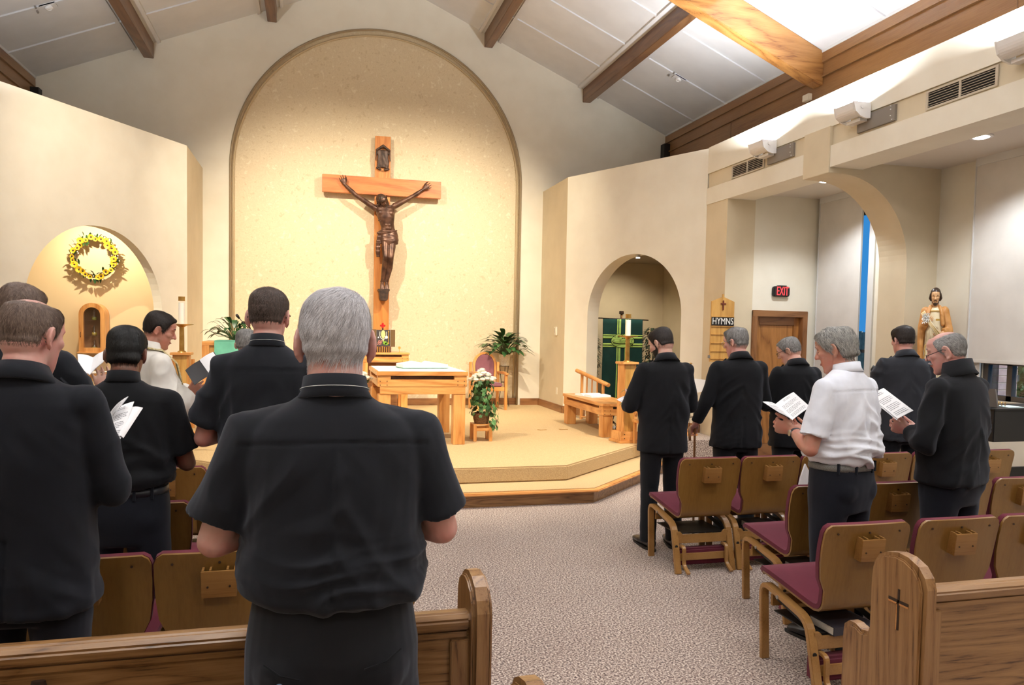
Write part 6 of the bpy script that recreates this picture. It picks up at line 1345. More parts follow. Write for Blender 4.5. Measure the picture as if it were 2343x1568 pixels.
sheet('booklet', [[(-0.700, 2.985, 1.376), (-0.632, 3.030, 1.410), (-0.636, 2.840, 1.300), (-0.665, 2.842, 1.302)], [(-0.652, 3.005, 1.388), (-0.605, 3.040, 1.385), (-0.630, 2.850, 1.300), (-0.642, 2.840, 1.310)], [(-0.700, 2.985, 1.376), (-0.640, 2.980, 1.434), (-0.662, 2.925, 1.391), (-0.680, 2.928, 1.366)]], 'fanned white booklet beside the dark jacket sleeve of the balding man', m=['print', 'paper', 'print'])
sheet('booklet', [[(-1.184, 4.386, 1.53), (-1.119, 4.419, 1.511), (-1.079, 4.197, 1.433), (-1.116, 4.152, 1.462)], [(-1.119, 4.419, 1.511), (-1.062, 4.458, 1.549), (-1.026, 4.238, 1.497), (-1.079, 4.197, 1.433)]], 'open white booklet beyond the shoulder of the black haired man', m='paper')
sheet('booklet', [[(-0.728, 4.018, 1.222), (-0.703, 4.065, 1.261), (-0.684, 4.06, 1.247), (-0.705, 3.959, 1.207)]], 'corner of a white booklet by the elbow of the black haired man', m='paper')
# watch on the white shirted man's wrist
b = MB(); wr = Vector(wA['L']['w']); el = Vector(wA['L']['e']); dd = (wr - el).normalized(); c = wr - dd * 0.035
u_ = dd.cross(Vector((0, 0, 1))).normalized(); v_ = dd.cross(u_)
b.tube([tuple(c + u_ * 0.033 * cos(a) + v_ * 0.029 * sin(a)) for a in [2 * pi * k / 20 for k in range(21)]], [(0.010, 0.0022)] * 21, 8, side=tuple(dd)); wb = b.build('watch_strap', M['belt'], W11, smooth=True)
fc = c - u_ * 0.036; b = MB(); zz = -u_; mxw = Matrix(((dd.x, v_.x, zz.x, fc.x), (dd.y, v_.y, zz.y, fc.y), (dd.z, v_.z, zz.z, fc.z), (0, 0, 0, 1)))
b.lathe([(0.017, -0.004), (0.018, 0.003), (0.014, 0.004)], (0, 0, 0), 20, mxw); b.build('watch_case', M['chrome'], wb, smooth=True, auto=40)
# cane
def world_of(t, p): return Matrix.Translation(t.location) @ t.rotation_euler.to_matrix().to_4x4() @ Matrix.Diagonal((*t.scale, 1)) @ Vector(p)
hp_ = world_of(G9, tuple(Vector(gA['L']['w']) + Vector((-0.02, 0.05, -0.04))))
cn = empty('walking_cane', (hp_.x, hp_.y, 0), 0, 'dark wooden walking cane gripped by the grey haired man', 'cane')
MB().tube([(0.04, -0.02, 0.0), (0.03, -0.01, hp_.z - 0.06), (0.03, -0.01, hp_.z - 0.01), (0.0, 0.0, hp_.z + 0.01), (-0.03, -0.03, hp_.z - 0.0), (-0.045, -0.06, hp_.z - 0.04), (-0.045, -0.07, hp_.z - 0.10)], [0.009, 0.010, 0.012, 0.013, 0.013, 0.012, 0.011], 12).build('shaft', M['trimwood'], cn, smooth=True)
MB().lathe([(0.013, 0), (0.012, 0.03)], (0.04, -0.02, 0), 12).build('rubber_tip', M['sole'], cn)

# ================================================================== bronze corpus
def P_(x, z, y): return (x, y, z)
HMc = Matrix.Translation((0.005, -0.27, 3.845)) @ Matrix.Rotation(pi, 4, 'Z') @ Matrix.Rotation(rad(24), 4, 'Y') @ Matrix.Rotation(-rad(34), 4, 'X') @ Matrix.Rotation(rad(12), 4, 'Z') @ Matrix.Translation((0, 0.01, 0.055)) @ Matrix.Scale(0.98, 4)
S = head_shells(HMc, 0.8)
S.append(limb([P_(0.04, 3.80, -0.235), tuple(HMc @ Vector((0, -0.01, -0.05)))], [0.06, 0.052], 16))
for (sh, el, wr, D, T, N) in (((-0.135, -0.235, 3.775), (-0.475, -0.235, 3.985), (-0.655, -0.23, 4.155), (-0.35, -0.05, 0.9), (0.9, -0.1, 0.3), (0.05, -1, 0)), ((0.205, -0.235, 3.835), (0.535, -0.235, 4.03), (0.715, -0.23, 4.165), (0.75, -0.05, 0.6), (-0.5, -0.1, 0.85), (0.0, -1, 0))):
    sh, el, wr = Vector(sh), Vector(el), Vector(wr)
    S.append(limb([sh, sh.lerp(el, 0.45), el], [0.055, 0.045, 0.036], 16)); S.append(limb([el, el.lerp(wr, 0.3), wr], [0.037, 0.038, 0.023], 16)); S += hand_shells(wr, D, N, T, 0.28, 1.0, 1.5, 0.8)
S.append(loft([(3.36, 0.10, -0.235, 0.150, 0.085), (3.44, 0.088, -0.245, 0.118, 0.078), (3.52, 0.07, -0.255, 0.122, 0.085), (3.62, 0.052, -0.26, 0.148, 0.100), (3.70, 0.042, -0.258, 0.162, 0.102), (3.78, 0.038, -0.248, 0.158, 0.085), (3.84, 0.036, -0.235, 0.095, 0.06)], 30, 2.2))
for sx in (-1, 1):
    S.append(ell_shell((0.042 + sx * 0.068, -0.325, 3.69), (0.066, 0.032, 0.050))); S.append(limb([(0.042 + sx * 0.02, -0.34, 3.62), (0.05 + sx * 0.10, -0.30, 3.55)], 0.014, 8)); S.append(limb([(0.042 + sx * 0.03, -0.30, 3.815), (0.042 + sx * 0.15, -0.26, 3.83)], 0.018, 8))
    for z in (3.59, 3.54, 3.485, 3.43): S.append(ell_shell((0.075 - (z - 3.5) * 0.25 + sx * 0.026, -0.322, z), (0.026, 0.020, 0.024)))
    for k, z in enumerate((3.62, 3.58, 3.54)): S.append(limb([(0.05 + sx * 0.10, -0.315, z), (0.05 + sx * 0.128, -0.285, z + 0.02)], 0.010, 8))
for hx, kx, ky, ax, fx in ((0.045, 0.045, -0.375, 0.0, -0.005), (0.155, 0.135, -0.36, 0.075, 0.075)):
    S.append(limb([(hx, -0.245, 3.33), (hx, -0.30, 3.12), (kx, ky, 2.93)], [(0.082, 0.085), 0.070, 0.050], 18)); S.append(ell_shell((kx, ky - 0.012, 2.92), (0.042, 0.035, 0.045)))
    S.append(limb([(kx, ky, 2.92), (kx - 0.01, ky + 0.075, 2.75), (ax, -0.265, 2.50)], [0.050, 0.052, 0.030], 18)); S.append(ell_shell((ax + 0.025, -0.27, 2.51), (0.013, 0.016, 0.015))); S.append(ell_shell((ax - 0.025, -0.27, 2.51), (0.013, 0.016, 0.015)))
    S.append(limb([(ax, -0.255, 2.49), (fx, -0.30, 2.44), (fx, -0.33, 2.385)], [0.032, (0.036, 0.024), (0.038, 0.016)], 14))
    for k in range(5): S.append(limb([(fx - 0.028 + k * 0.014, -0.325, 2.39), (fx - 0.030 + k * 0.015, -0.345, 2.365)], 0.0078, 8))
me = remesh(S, 0.006, 3); head_detail(me, HMc); corp = link_mesh('corpus', me, M['bronze'], cr, True)
hs = [ell_shell((0, -0.02, 0.045), (0.088, 0.108, 0.095), None, 24, 16)]
for a, (x0, y0) in ((0, (0.075, -0.01)), (1, (-0.075, -0.01)), (2, (0.06, -0.07)), (3, (-0.06, -0.07)), (4, (0, -0.10))): hs.append(limb([(x0, y0, 0.03), (x0 * 1.12, y0 - 0.005, -0.05), (x0 * 1.0, y0 + 0.01, -0.13)], [0.022, 0.024, 0.014], 10))
hs = [([tuple(HMc @ Vector(p)) for p in v], f) for v, f in hs]; me = remesh(hs, 0.006, 2); v = get_v(me); v += get_n(me) * (wnoise(v, 4, (60, 60, 20)) * 0.004)[:, None]; set_v(me, v)
Hi = np.array(HMc.inverted()); q = v @ Hi[:3, :3].T + Hi[:3, 3]; bm = bmesh.new(); bm.from_mesh(me); bm.verts.ensure_lookup_table(); bmesh.ops.delete(bm, geom=[vv for vv in bm.verts if q[vv.index][1] > 0.045 and q[vv.index][2] < 0.085], context='VERTS'); bm.to_mesh(me); bm.free(); link_mesh('hair', me, M['darkbronze'], corp, True)
b = MB()
for k in range(3): b.tube([tuple(HMc @ Vector((0.090 * cos(a), -0.008 + 0.108 * sin(a), 0.062 + 0.010 * sin(a * 5 + k * 2.1)))) for a in [2 * pi * j / 40 for j in range(41)]], 0.0055, 6)
for j in range(14): a = j * 0.449; b.tube([tuple(HMc @ Vector((0.090 * cos(a), -0.008 + 0.108 * sin(a), 0.062))), tuple(HMc @ Vector((0.112 * cos(a), -0.008 + 0.13 * sin(a), 0.075)))], [0.004, 0.001], 5)
b.build('crown_of_thorns', M['darkbronze'], corp, smooth=True)
bs_ = [ell_shell((0, 0.068, -0.098), (0.036, 0.030, 0.038)), ell_shell((0, 0.095, -0.043), (0.028, 0.008, 0.007))]; bs_ = [([tuple(HMc @ Vector(p)) for p in v], f) for v, f in bs_]; me = remesh(bs_, 0.005, 2); v = get_v(me); v += get_n(me) * (wnoise(v, 9, (70, 70, 30)) * 0.003)[:, None]; set_v(me, v); link_mesh('beard', me, M['darkbronze'], corp, True)
L_ = [loft([(3.17, 0.115, -0.265, 0.155, 0.095, 0.3), (3.24, 0.11, -0.262, 0.165, 0.108, 0.2), (3.33, 0.10, -0.25, 0.165, 0.108), (3.40, 0.095, -0.245, 0.148, 0.100)], 34, 2.2), ell_shell((-0.065, -0.31, 3.34), (0.045, 0.03, 0.03)), loft([(2.93, -0.075, -0.25, 0.030, 0.022), (3.05, -0.082, -0.27, 0.042, 0.022), (3.2, -0.075, -0.29, 0.040, 0.025), (3.34, -0.06, -0.30, 0.03, 0.025)], 16)]
for k in range(5): L_.append(limb([(-0.06, -0.325 + 0.01 * k, 3.345 - 0.012 * k), (0.10, -0.365 + 0.008 * k, 3.36 - 0.035 * k), (0.235, -0.30, 3.40 - 0.05 * k)], 0.013, 8))
me = remesh(L_, 0.007, 3); v = get_v(me); v += get_n(me) * (wnoise(v, 5, (8, 8, 40)) * 0.004)[:, None]; set_v(me, v); link_mesh('loincloth', me, M['bronze'], corp, True)
MB().prism([(-0.075, 2.375), (0.125, 2.375), (0.125, 2.345), (0.105, 2.33), (0.095, 2.20), (0.07, 2.17), (-0.02, 2.17), (-0.045, 2.20), (-0.055, 2.33), (-0.075, 2.345)], 'y', -0.36, -0.12).build('foot_block', M['darkbronze'], corp, bevel=0.008)

# ================================================================== statue on a pedestal in the aisle corner
ST = empty('saint_statue', (6.47, 6.70, 1.06), rad(180 + 44) * -1, 'painted statue of a bearded saint in ochre mantle holding lilies, in the corner', 'statue'); ST.scale = (0.57, 0.64, 0.675)
HS = Matrix.Translation((0, 0.015, 1.555)) @ Matrix.Rotation(-rad(16), 4, 'X') @ Matrix.Translation((0, 0.01, 0.06))
S = head_shells(HS, 0.8); S.append(limb([(0, -0.02, 1.40), tuple(HS @ Vector((0, -0.01, -0.05)))], [0.07, 0.058], 16)); S.append(loft([(1.1, 0, 0, 0.13, 0.08), (1.35, 0, 0, 0.16, 0.09), (1.45, 0, -0.01, 0.08, 0.06)], 20))
hands = {'R': ((0.20, 0.03, 1.10), (0.14, 0.17, 1.205), (-0.85, 0.25, 0.45), (0.1, -0.9, 0.2), (-0.3, 0.1, 0.9)), 'L': ((-0.25, 0.05, 1.06), (-0.12, 0.20, 1.03), (0.9, 0.2, -0.15), (-0.1, -0.9, 0.1), (0.2, 0.1, 0.9))}
for k, (e_, w_, D, N, T) in hands.items():
    sx = 1 if k == 'R' else -1; S.append(limb([(sx * 0.17, 0, 1.38), e_], [0.05, 0.042], 14)); S.append(limb([e_, w_], [0.042, 0.027], 14)); S += hand_shells(w_, D, N, T, 0.35, 0.95)
me = remesh(S, 0.0065, 3); head_detail(me, HS); link_mesh('body', me, M['statueskin'], ST, True)
hs = [ell_shell((0, -0.02, 0.05), (0.087, 0.106, 0.092), None, 24, 16), limb([(0.078, -0.01, 0.04), (0.088, -0.015, -0.03), (0.075, -0.02, -0.065)], [0.02, 0.026, 0.016], 10), limb([(-0.078, -0.01, 0.04), (-0.088, -0.015, -0.03), (-0.075, -0.02, -0.065)], [0.02, 0.026, 0.016], 10), ell_shell((0, -0.06, -0.03), (0.075, 0.06, 0.05))]
hs = [([tuple(HS @ Vector(p)) for p in v], f) for v, f in hs]; me = remesh(hs, 0.006, 2); v = get_v(me); Hi = np.array(HS.inverted()); q = v @ Hi[:3, :3].T + Hi[:3, 3]; bm = bmesh.new(); bm.from_mesh(me); bm.verts.ensure_lookup_table(); bmesh.ops.delete(bm, geom=[vv for vv in bm.verts if q[vv.index][1] > 0.035 and q[vv.index][2] < 0.088], context='VERTS'); bm.to_mesh(me); bm.free(); link_mesh('hair', me, M['statuehair'], ST, True)
bs_ = [ell_shell((0, 0.060, -0.100), (0.040, 0.034, 0.038)), limb([(-0.062, 0.02, -0.03), (-0.045, 0.055, -0.085), (0, 0.078, -0.105), (0.045, 0.055, -0.085), (0.062, 0.02, -0.03)], 0.013, 10), limb([(-0.028, 0.085, -0.05), (0, 0.097, -0.040), (0.028, 0.085, -0.05)], 0.007, 8)]
bs_ = [([tuple(HS @ Vector(p)) for p in v], f) for v, f in bs_]; link_mesh('beard', remesh(bs_, 0.005, 2), M['statuehair'], ST, True)
for sx in (-1, 1):
    mb = MB().sphere((sx * 0.031, 0.0655, 0.0165), 0.0122, 12, 8); mb.v = [tuple(HS @ Vector(q)) for q in mb.v]; mb.build('eyeball', M['statueskin'], ST, smooth=True)
    mb = MB().tube([(sx * 0.014, 0.087, 0.040), (sx * 0.030, 0.088, 0.046), (sx * 0.046, 0.077, 0.041)], 0.0035, 6); mb.v = [tuple(HS @ Vector(q)) for q in mb.v]; mb.build('eyebrow', M['statuehair'], ST, smooth=True)
me = remesh([loft([(0.02, 0, 0.03, 0.19, 0.15), (0.5, 0, 0.03, 0.165, 0.14), (1.0, 0, 0.02, 0.145, 0.13), (1.25, 0, 0.01, 0.155, 0.12), (1.38, 0, 0.0, 0.13, 0.10), (1.44, 0, -0.01, 0.08, 0.07)], 36, 2.1)], 0.009, 2)
v = get_v(me); n_ = get_n(me); th_ = np.arctan2(v[:, 1], v[:, 0]); v += n_ * (np.sin(th_ * 19 + np.sin(v[:, 2] * 5)) * 0.009 * np.clip((1.2 - v[:, 2]) / 0.5, 0, 1))[:, None]; set_v(me, v); link_mesh('tunic', me, M['tunic'], ST, True)
mant = [loft([(0.05, 0, -0.06, 0.235, 0.10), (0.6, 0, -0.055, 0.225, 0.10), (1.0, 0, -0.045, 0.215, 0.10), (1.3, 0, -0.03, 0.205, 0.105), (1.40, 0, -0.03, 0.175, 0.095), (1.46, 0, -0.03, 0.095, 0.07)], 34, 2.2)]
for k, (e_, w_, *_r) in hands.items():
    sx = 1 if k == 'R' else -1; e_ = Vector(e_); w_ = Vector(w_)
    mant.append(limb([(sx * 0.165, -0.01, 1.385), tuple(e_)], [0.072, 0.072], 16)); mant.append(limb([tuple(e_), tuple(e_.lerp(w_, 0.75))], [0.07, (0.062, 0.075)], 16, ends=(1, 0)))
    mant.append(limb([(sx * 0.21, 0.05, 1.08), (sx * 0.215, 0.08, 0.85), (sx * 0.20, 0.09, 0.45), (sx * 0.19, 0.07, 0.1)], [(0.055, 0.07), (0.05, 0.065), (0.045, 0.055), (0.04, 0.05)], 14))
    mant.append(limb([(sx * 0.075, 0.03, 1.455), (sx * 0.115, 0.115, 1.32), (sx * 0.13, 0.125, 1.18)], [0.03, 0.035, 0.035], 12))
me = remesh(mant, 0.009, 4); v = get_v(me); v += get_n(me) * (wnoise(v, 12, (16, 16, 3)) * 0.007)[:, None]; set_v(me, v); link_mesh('mantle', me, M['mantle'], ST, True)
MB().tube([(0.17 + 0.02 * (k % 2) - 0.04, 0.135, 0.85 - 0.07 * k) for k in range(9)], 0.007, 6).build('mantle_edge', M['gold'], ST, smooth=True)
MB().box(-0.075, 0.075, 0.085, 0.115, 1.375, 1.39).build('neckline', M['gold'], ST)
for k in range(7): o = (k - 3) * 0.012; MB().tube([(0.20 + o * 0.6, 0.21, 1.36 - o * 0.5), (0.05 + o * 0.4, 0.235, 1.16 - o * 0.4), (-0.11 + o * 1.2, 0.25, 0.93 + abs(o))], [0.010, 0.010, 0.008], 8).build('lily_stem', M['gold'] if k % 2 else M['tunic'], ST, smooth=True)
for k in range(9):
    c = (0.11 + 0.035 * (k % 3) + 0.01 * sin(k * 3), 0.235 + 0.01 * (k % 2), 1.22 + 0.045 * (k // 3) + 0.01 * cos(k * 5)); fl = MB()
    for j in range(6): a = j * pi / 3; blade(fl, c, (c[0] + 0.045 * cos(a), c[1] + 0.025, c[2] + 0.045 * sin(a)), 0.014, 0.004, 3)
    fl.build('lily', M['letter_w'], ST, smooth=True)
MB().box(-0.09, -0.02, 0.205, 0.245, 1.225, 1.255).build('carpenter_square', M['gold'], ST, bevel=0.002)
MB().lathe([(0.24, -0.04), (0.25, 0.0), (0.22, 0.03)], (0, 0, 0), 28).build('statue_base', M['mantle'], ST, smooth=True, auto=40)
pd = empty('pedestal', (6.47, 6.70, 0), 0, 'plain oak pedestal carrying the painted saint', 'pedestal')
MB().box(-0.17, 0.17, -0.17, 0.17, 0, 0.05).build('plinth', M['oak'], pd, bevel=0.005); MB().box(-0.14, 0.14, -0.14, 0.14, 0.05, 0.99).build('shaft', M['board'], pd, bevel=0.004); MB().box(-0.19, 0.19, -0.19, 0.19, 0.99, 1.032).build('cap', M['oak'], pd, bevel=0.005)

# ================================================================== banner, trees and rail of the deep niche
bn = empty('banner_stand', (5.39, 12.62, 0.305), 0, 'wooden banner pole with crossbar in the deep niche', 'stand')
MB().lathe([(0.16, 0), (0.15, 0.03), (0.03, 0.05)], (0, 0.06, 0), 20).build('base', M['trimwood'], bn); MB().box(-0.014, 0.014, 0.05, 0.078, 0.04, 1.72).build('pole', M['trimwood'], bn); MB().box(-0.034, 0.034, 0.03, 0.098, 1.72, 1.78).build('finial', M['darkbronze'], bn, bevel=0.006)
MB().tube([(-0.54, 0, 1.642), (0, 0.0, 1.636), (0.50, 0, 1.622)], 0.010, 10).build('crossbar', M['darkbronze'], bn, smooth=True)
def wavy(x0, x1, z0, z1, y, t, nx=30, nz=16, amp=0.010):
    v = []; f = []
    for lay in (0, 1):
        for i in range(nx + 1):
            for k in range(nz + 1):
                x = x0 + (x1 - x0) * i / nx; z = z0 + (z1 - z0) * k / nz; v.append((x, by(x, z) + y + t * lay, z))
    N = (nx + 1) * (nz + 1)
    for i in range(nx):
        for k in range(nz): a = i * (nz + 1) + k; f += [(a, a + 1, a + nz + 2, a + nz + 1), (N + a, N + a + nz + 1, N + a + nz + 2, N + a + 1)]
    rim = [k for k in range(nz + 1)] + [i * (nz + 1) + nz for i in range(1, nx + 1)] + [nx * (nz + 1) + k for k in range(nz - 1, -1, -1)] + [i * (nz + 1) for i in range(nx - 1, 0, -1)]
    for j in range(len(rim)): a, b_ = rim[j], rim[(j + 1) % len(rim)]; f.append((a, b_, b_ + N, a + N))
    return MB().add(v, f)
def by(x, z): return 12.60 + 0.014 * sin(x * 17 + 0.7) * min(1, (1.95 - z) / 0.8) + 0.004 * sin(z * 7 + x * 9)
bc = wavy(5.005, 5.774, 0.50, 1.937, 0, 0.003).build('banner', M['green'], smooth=True); tag(bc, 'dark green banner with lime cross bands and loaves-and-fishes emblem', 'banner')
cxb, czb = 5.39, 1.545
for s in (-1, 1):
    for a, b_ in ((0.040, 0.078), (0.090, 0.112)):
        q = sorted((cxb + s * a, cxb + s * b_)); wavy(q[0], q[1], 0.505, 1.933, -0.004, 0.003, 3, 30).build('vertical_band', M['lime'], bc, smooth=True)
        q = sorted((czb + s * a, czb + s * b_)); wavy(5.007, 5.772, q[0], q[1], -0.005, 0.003, 30, 2).build('cross_band', M['lime'], bc, smooth=True)
def patch(pts, y, name, m):
    n = len(pts); c = (sum(p[0] for p in pts) / n, sum(p[1] for p in pts) / n); v = [(c[0], by(*c) + y, c[1])] + [(x, by(x, z) + y, z) for x, z in pts] + [(c[0], by(*c) + y + 0.002, c[1])] + [(x, by(x, z) + y + 0.002, z) for x, z in pts]
    f = []
    for i in range(n): j = (i + 1) % n; f += [(0, 1 + i, 1 + j), (n + 1, n + 2 + j, n + 2 + i), (1 + i, n + 2 + i, n + 2 + j, 1 + j)]
    return MB().add(v, f).build(name, M[m], bc)
def oval(cx, cz, rx, rz, n=28): return [(cx + rx * cos(2 * pi * k / n), cz + rz * sin(2 * pi * k / n)) for k in range(n)]
patch(oval(cxb, czb, 0.228, 0.128), -0.008, 'emblem_outline', 'letter_bg'); patch(oval(cxb, czb, 0.218, 0.118), -0.011, 'emblem_ground', 'lime')
for x, z, r, rz in ((cxb - 0.08, czb + 0.07, 0.075, 0.060), (cxb + 0.06, czb + 0.075, 0.085, 0.062)): patch(oval(x, z, r, rz), -0.014, 'loaf_outline', 'letter_bg'); patch(oval(x, z, r - 0.008, rz - 0.008), -0.017, 'loaf', 'lime')
fish = [(-0.205, 0.0), (-0.17, 0.03), (-0.08, 0.025), (0.0, 0.055), (0.06, 0.06), (0.12, 0.02), (0.19, 0.045), (0.17, 0.0), (0.19, -0.045), (0.11, -0.02), (0.0, -0.045), (-0.1, -0.04), (-0.17, -0.03)]
patch([(cxb + x * 1.0, czb - 0.005 + z) for x, z in fish], -0.020, 'fish_outline', 'letter_bg'); patch([(cxb + x * 0.94, czb - 0.005 + z * 0.84) for x, z in fish], -0.023, 'fish', 'lime')
b = MB()
def bar(x0, z0, x1, z1, w=0.004): 
    d = Vector((x1 - x0, z1 - z0)).normalized() * w; nx, nz = -d.y, d.x
    b.prism([(x0 + nx, z0 + nz), (x1 + nx, z1 + nz), (x1 - nx, z1 - nz), (x0 - nx, z0 - nz)], 'y', by(x0, z0) - 0.027, by(x0, z0) - 0.022)
bar(cxb - 0.08, czb + 0.055, cxb - 0.08, czb + 0.105); bar(cxb - 0.105, czb + 0.085, cxb - 0.055, czb + 0.085)
for k in range(9): bar(cxb - 0.06 + k * 0.022, czb - 0.03, cxb - 0.045 + k * 0.022, czb + 0.015, 0.0022)
for k in range(3): bar(cxb - 0.07, czb - 0.02 + 0.014 * k, cxb + 0.12, czb - 0.025 + 0.016 * k, 0.0018)
bar(cxb - 0.165, czb + 0.002, cxb - 0.157, czb + 0.002, 0.005); bar(cxb - 0.20, czb - 0.055, cxb + 0.2, czb - 0.055, 0.003)
b.build('emblem_lines', M['letter_bg'], bc)
def ficus(x, y, z, h, label, seed, n=900):
    t = empty('ficus_tree', (x, y, z), 0, label, 'plant', 'ficus trees in the niche'); g = np.random.default_rng(seed)
    MB().lathe([(0.10, 0), (0.13, 0.22), (0.14, 0.24), (0.12, 0.23)], (0, 0, 0), 20).build('pot', M['basket'], t, smooth=True, auto=50)
    b = MB()
    for k in range(4): b.tube([(0.02 * k - 0.03, 0, 0.2), (0.03 * cos(k * 2), 0.03 * sin(k * 2), 0.6), (0.07 * cos(k * 1.6), 0.07 * sin(k * 1.6), h * 0.85)], [0.012, 0.010, 0.004], 6)
    b.build('trunk', M['bark'], t)
    L = MB()
    for i in range(n):
        a = g.uniform(0, 6.28); u = g.uniform(0, 1); r = 0.24 * (sin(pi * min(1, u * 0.85 + 0.12)) ** 0.6) * g.uniform(0.3, 1) ** 0.5; zz = 0.55 + (h - 0.55) * u; p = Vector((r * cos(a), r * sin(a), zz)); d = Vector((cos(a), sin(a), g.uniform(-1.0, -0.1))).normalized()
        blade(L, p, p + d * g.uniform(0.055, 0.085), 0.014, 0.006, 3)
    tag(L.build('foliage', M['leaf_dark'], t), kind='stuff')
ficus(4.78, 12.75, 0.305, 1.52, 'ficus tree on the wreath-facing side of the green banner', 41, 1100); ficus(6.02, 12.75, 0.305, 1.50, 'ficus tree behind the head of the bearded man', 42, 700)
hr = empty('handrail', (0, 0, 0), 0, 'short sloped oak handrail with balusters in front of the banner niche', 'handrail')
ra, rb = Vector((4.10, 11.4, 1.076)), Vector((4.335, 10.62, 0.898))
MB().tube([tuple(ra), tuple(rb)], 0.032, 14).build('rail', M['oak_y'], hr, smooth=True, auto=40)
MB().tube([tuple(ra.lerp(rb, 0.18) + Vector((0, 0, -0.70))), tuple(ra.lerp(rb, 0.92) + Vector((0, 0, -0.50)))], 0.012, 8).build('lower_rail', M['oak_y'], hr)
for k, t_ in enumerate((0.18, 0.34, 0.5, 0.66, 0.84)):
    p = ra.lerp(rb, t_); w_ = 0.018 if k in (0, 4) else 0.009; z0 = PZ if k in (0, 4) else p.z - 0.62; MB().box(p.x - w_, p.x + w_, p.y - w_, p.y + w_, z0, p.z - 0.02).build('baluster', M['oak_z'], hr)
stl = empty('plant_stool', (4.02, 8.60, PZ), 0, 'plain oak stool carrying a leafy plant by the candle post', 'stool')
MB().box(-0.13, 0.13, -0.13, 0.13, 0.27, 0.30).build('top', M['oak'], stl, bevel=0.004)
for sx in (-1, 1):
    for sy in (-1, 1): MB().box(sx * 0.1 - 0.015, sx * 0.1 + 0.015, sy * 0.1 - 0.015, sy * 0.1 + 0.015, 0, 0.27).build('leg', M['oak_z'], stl)
lily(4.02, 8.60, 0.61, 'green leafy plant on a stool beside the oak candle post', 26, 0.34, 77, w=0.035, name='leafy_plant')
lily(-1.62, 8.72, 0.31, 'light green leafy plant behind the vested priest', 18, 0.72, 78, w=0.03, spread=0.5, name='leafy_plant')
# floor outlet covers
for k, (x, y) in enumerate(((3.126, 10.07), (3.45, 10.09))):
    o = empty('floor_outlet', (x, y, PZ), 0.3, 'small metal outlet cover set in the beige carpet, %s' % ('nearer the altar' if k == 0 else 'nearer the side table'), 'outlet', 'floor outlets'); MB().box(-0.055, 0.055, -0.04, 0.04, 0, 0.006).build('cover', M['brass'], o, bevel=0.002); MB().box(-0.045, 0.045, -0.03, 0.03, 0.006, 0.008).build('lid', M['carpet_beige'], o)
# wire plant stand with a bird and a white book rest
wsx = empty('wire_plant_stand', (5.02, 9.45, 0.30), 0, 'tall wire stand with a little bird on top beside the hymn board', 'stand'); b = MB()
MB().lathe([(0.17, 0), (0.16, 0.02), (0.05, 0.05), (0.03, 0.08)], (0, 0, 0), 24).build('base', M['oak'], wsx, smooth=True, auto=40)
for k in range(8): a = k * pi / 4; b.tube([(0.10 * cos(a), 0.10 * sin(a), 0.03), (0.12 * cos(a), 0.12 * sin(a), 0.4), (0.15 * cos(a), 0.15 * sin(a), 0.68)], 0.004, 5)
for z, r in ((0.25, 0.112), (0.42, 0.122), (0.68, 0.15)): b.tube([(r * cos(a), r * sin(a), z) for a in [i * pi / 10 for i in range(21)]], 0.004, 5)
b.tube([(0, 0, 0.05), (0.0, 0, 0.5), (0.02, 0.02, 0.93)], 0.007, 6); b.build('wire_cage', M['iron'], wsx, smooth=True)
bd = MB(); bd.v, bd.f = [], []; bd.sphere((0.02, 0.02, 0.955), (0.045, 0.02, 0.022), 12, 8); bd.sphere((0.058, 0.02, 0.985), (0.015, 0.013, 0.014), 10, 6); bd.tube([(0.068, 0.02, 0.985), (0.088, 0.02, 0.99)], [0.005, 0.001], 5); bd.tube([(-0.02, 0.02, 0.955), (-0.075, 0.02, 0.985)], [(0.012, 0.004), (0.018, 0.002)], 6); bd.build('bird', M['brass'], wsx, smooth=True)
for k in range(3): l_ = MB(); blade(l_, (0.01, 0.02, 0.84 + 0.03 * k), (0.07 * (-1) ** k, 0.0, 0.86 + 0.03 * k), 0.012, 0.006, 4); l_.build('leaf', M['iron'], wsx)
wb_ = MB(); wb_.prism([(-0.16, 0.0), (0.0, 0.03), (0.16, 0.01), (0.15, -0.14), (0.0, -0.17), (-0.15, -0.15)], 'y', -0.155, -0.15, Matrix.Translation((5.06, 9.44, 1.06))); tag(wb_.build('white_sheet', M['paper']), 'white sheet resting on the wire stand between the two black suits', 'sheet')
# hymn board
hb = empty('hymn_board', (0, 0, 0), 0, 'pointed wooden hymn board with HYMNS lettering and a small cross', 'sign'); Y_ = 9.02
MB().prism([(5.115, 1.333), (5.455, 1.333), (5.455, 2.135), (5.288, 2.20), (5.115, 2.135)], 'y', Y_, Y_ + 0.025).build('board', M['board'], hb, bevel=0.002)
MB().box(5.272, 5.302, Y_ + 0.003, Y_ + 0.02, 2.19, 2.235).build('hanger', M['board'], hb, bevel=0.003)
b = MB(); b.box(5.275, 5.295, Y_ - 0.012, Y_, 2.02, 2.15); b.box(5.245, 5.325, Y_ - 0.0125, Y_, 2.095, 2.115); b.build('small_cross', M['redwood'], hb, bevel=0.003)
MB().box(5.118, 5.452, Y_ - 0.006, Y_, 1.815, 1.925).build('letter_strip', M['letter_bg'], hb)
text('lettering', 'HYMNS', 0.135, M['letter_w'], Matrix.Translation((5.285, Y_ - 0.007, 1.870)) @ Matrix.Rotation(pi / 2, 4, 'X') @ Matrix.Diagonal((0.70, 0.92, 1, 1)), hb, 0.001)
for z in (1.935, 1.805, 1.70, 1.585, 1.475, 1.375): MB().box(5.118, 5.452, Y_ - 0.012, Y_, z - 0.006, z + 0.003).build('number_rail', M['board'], hb)
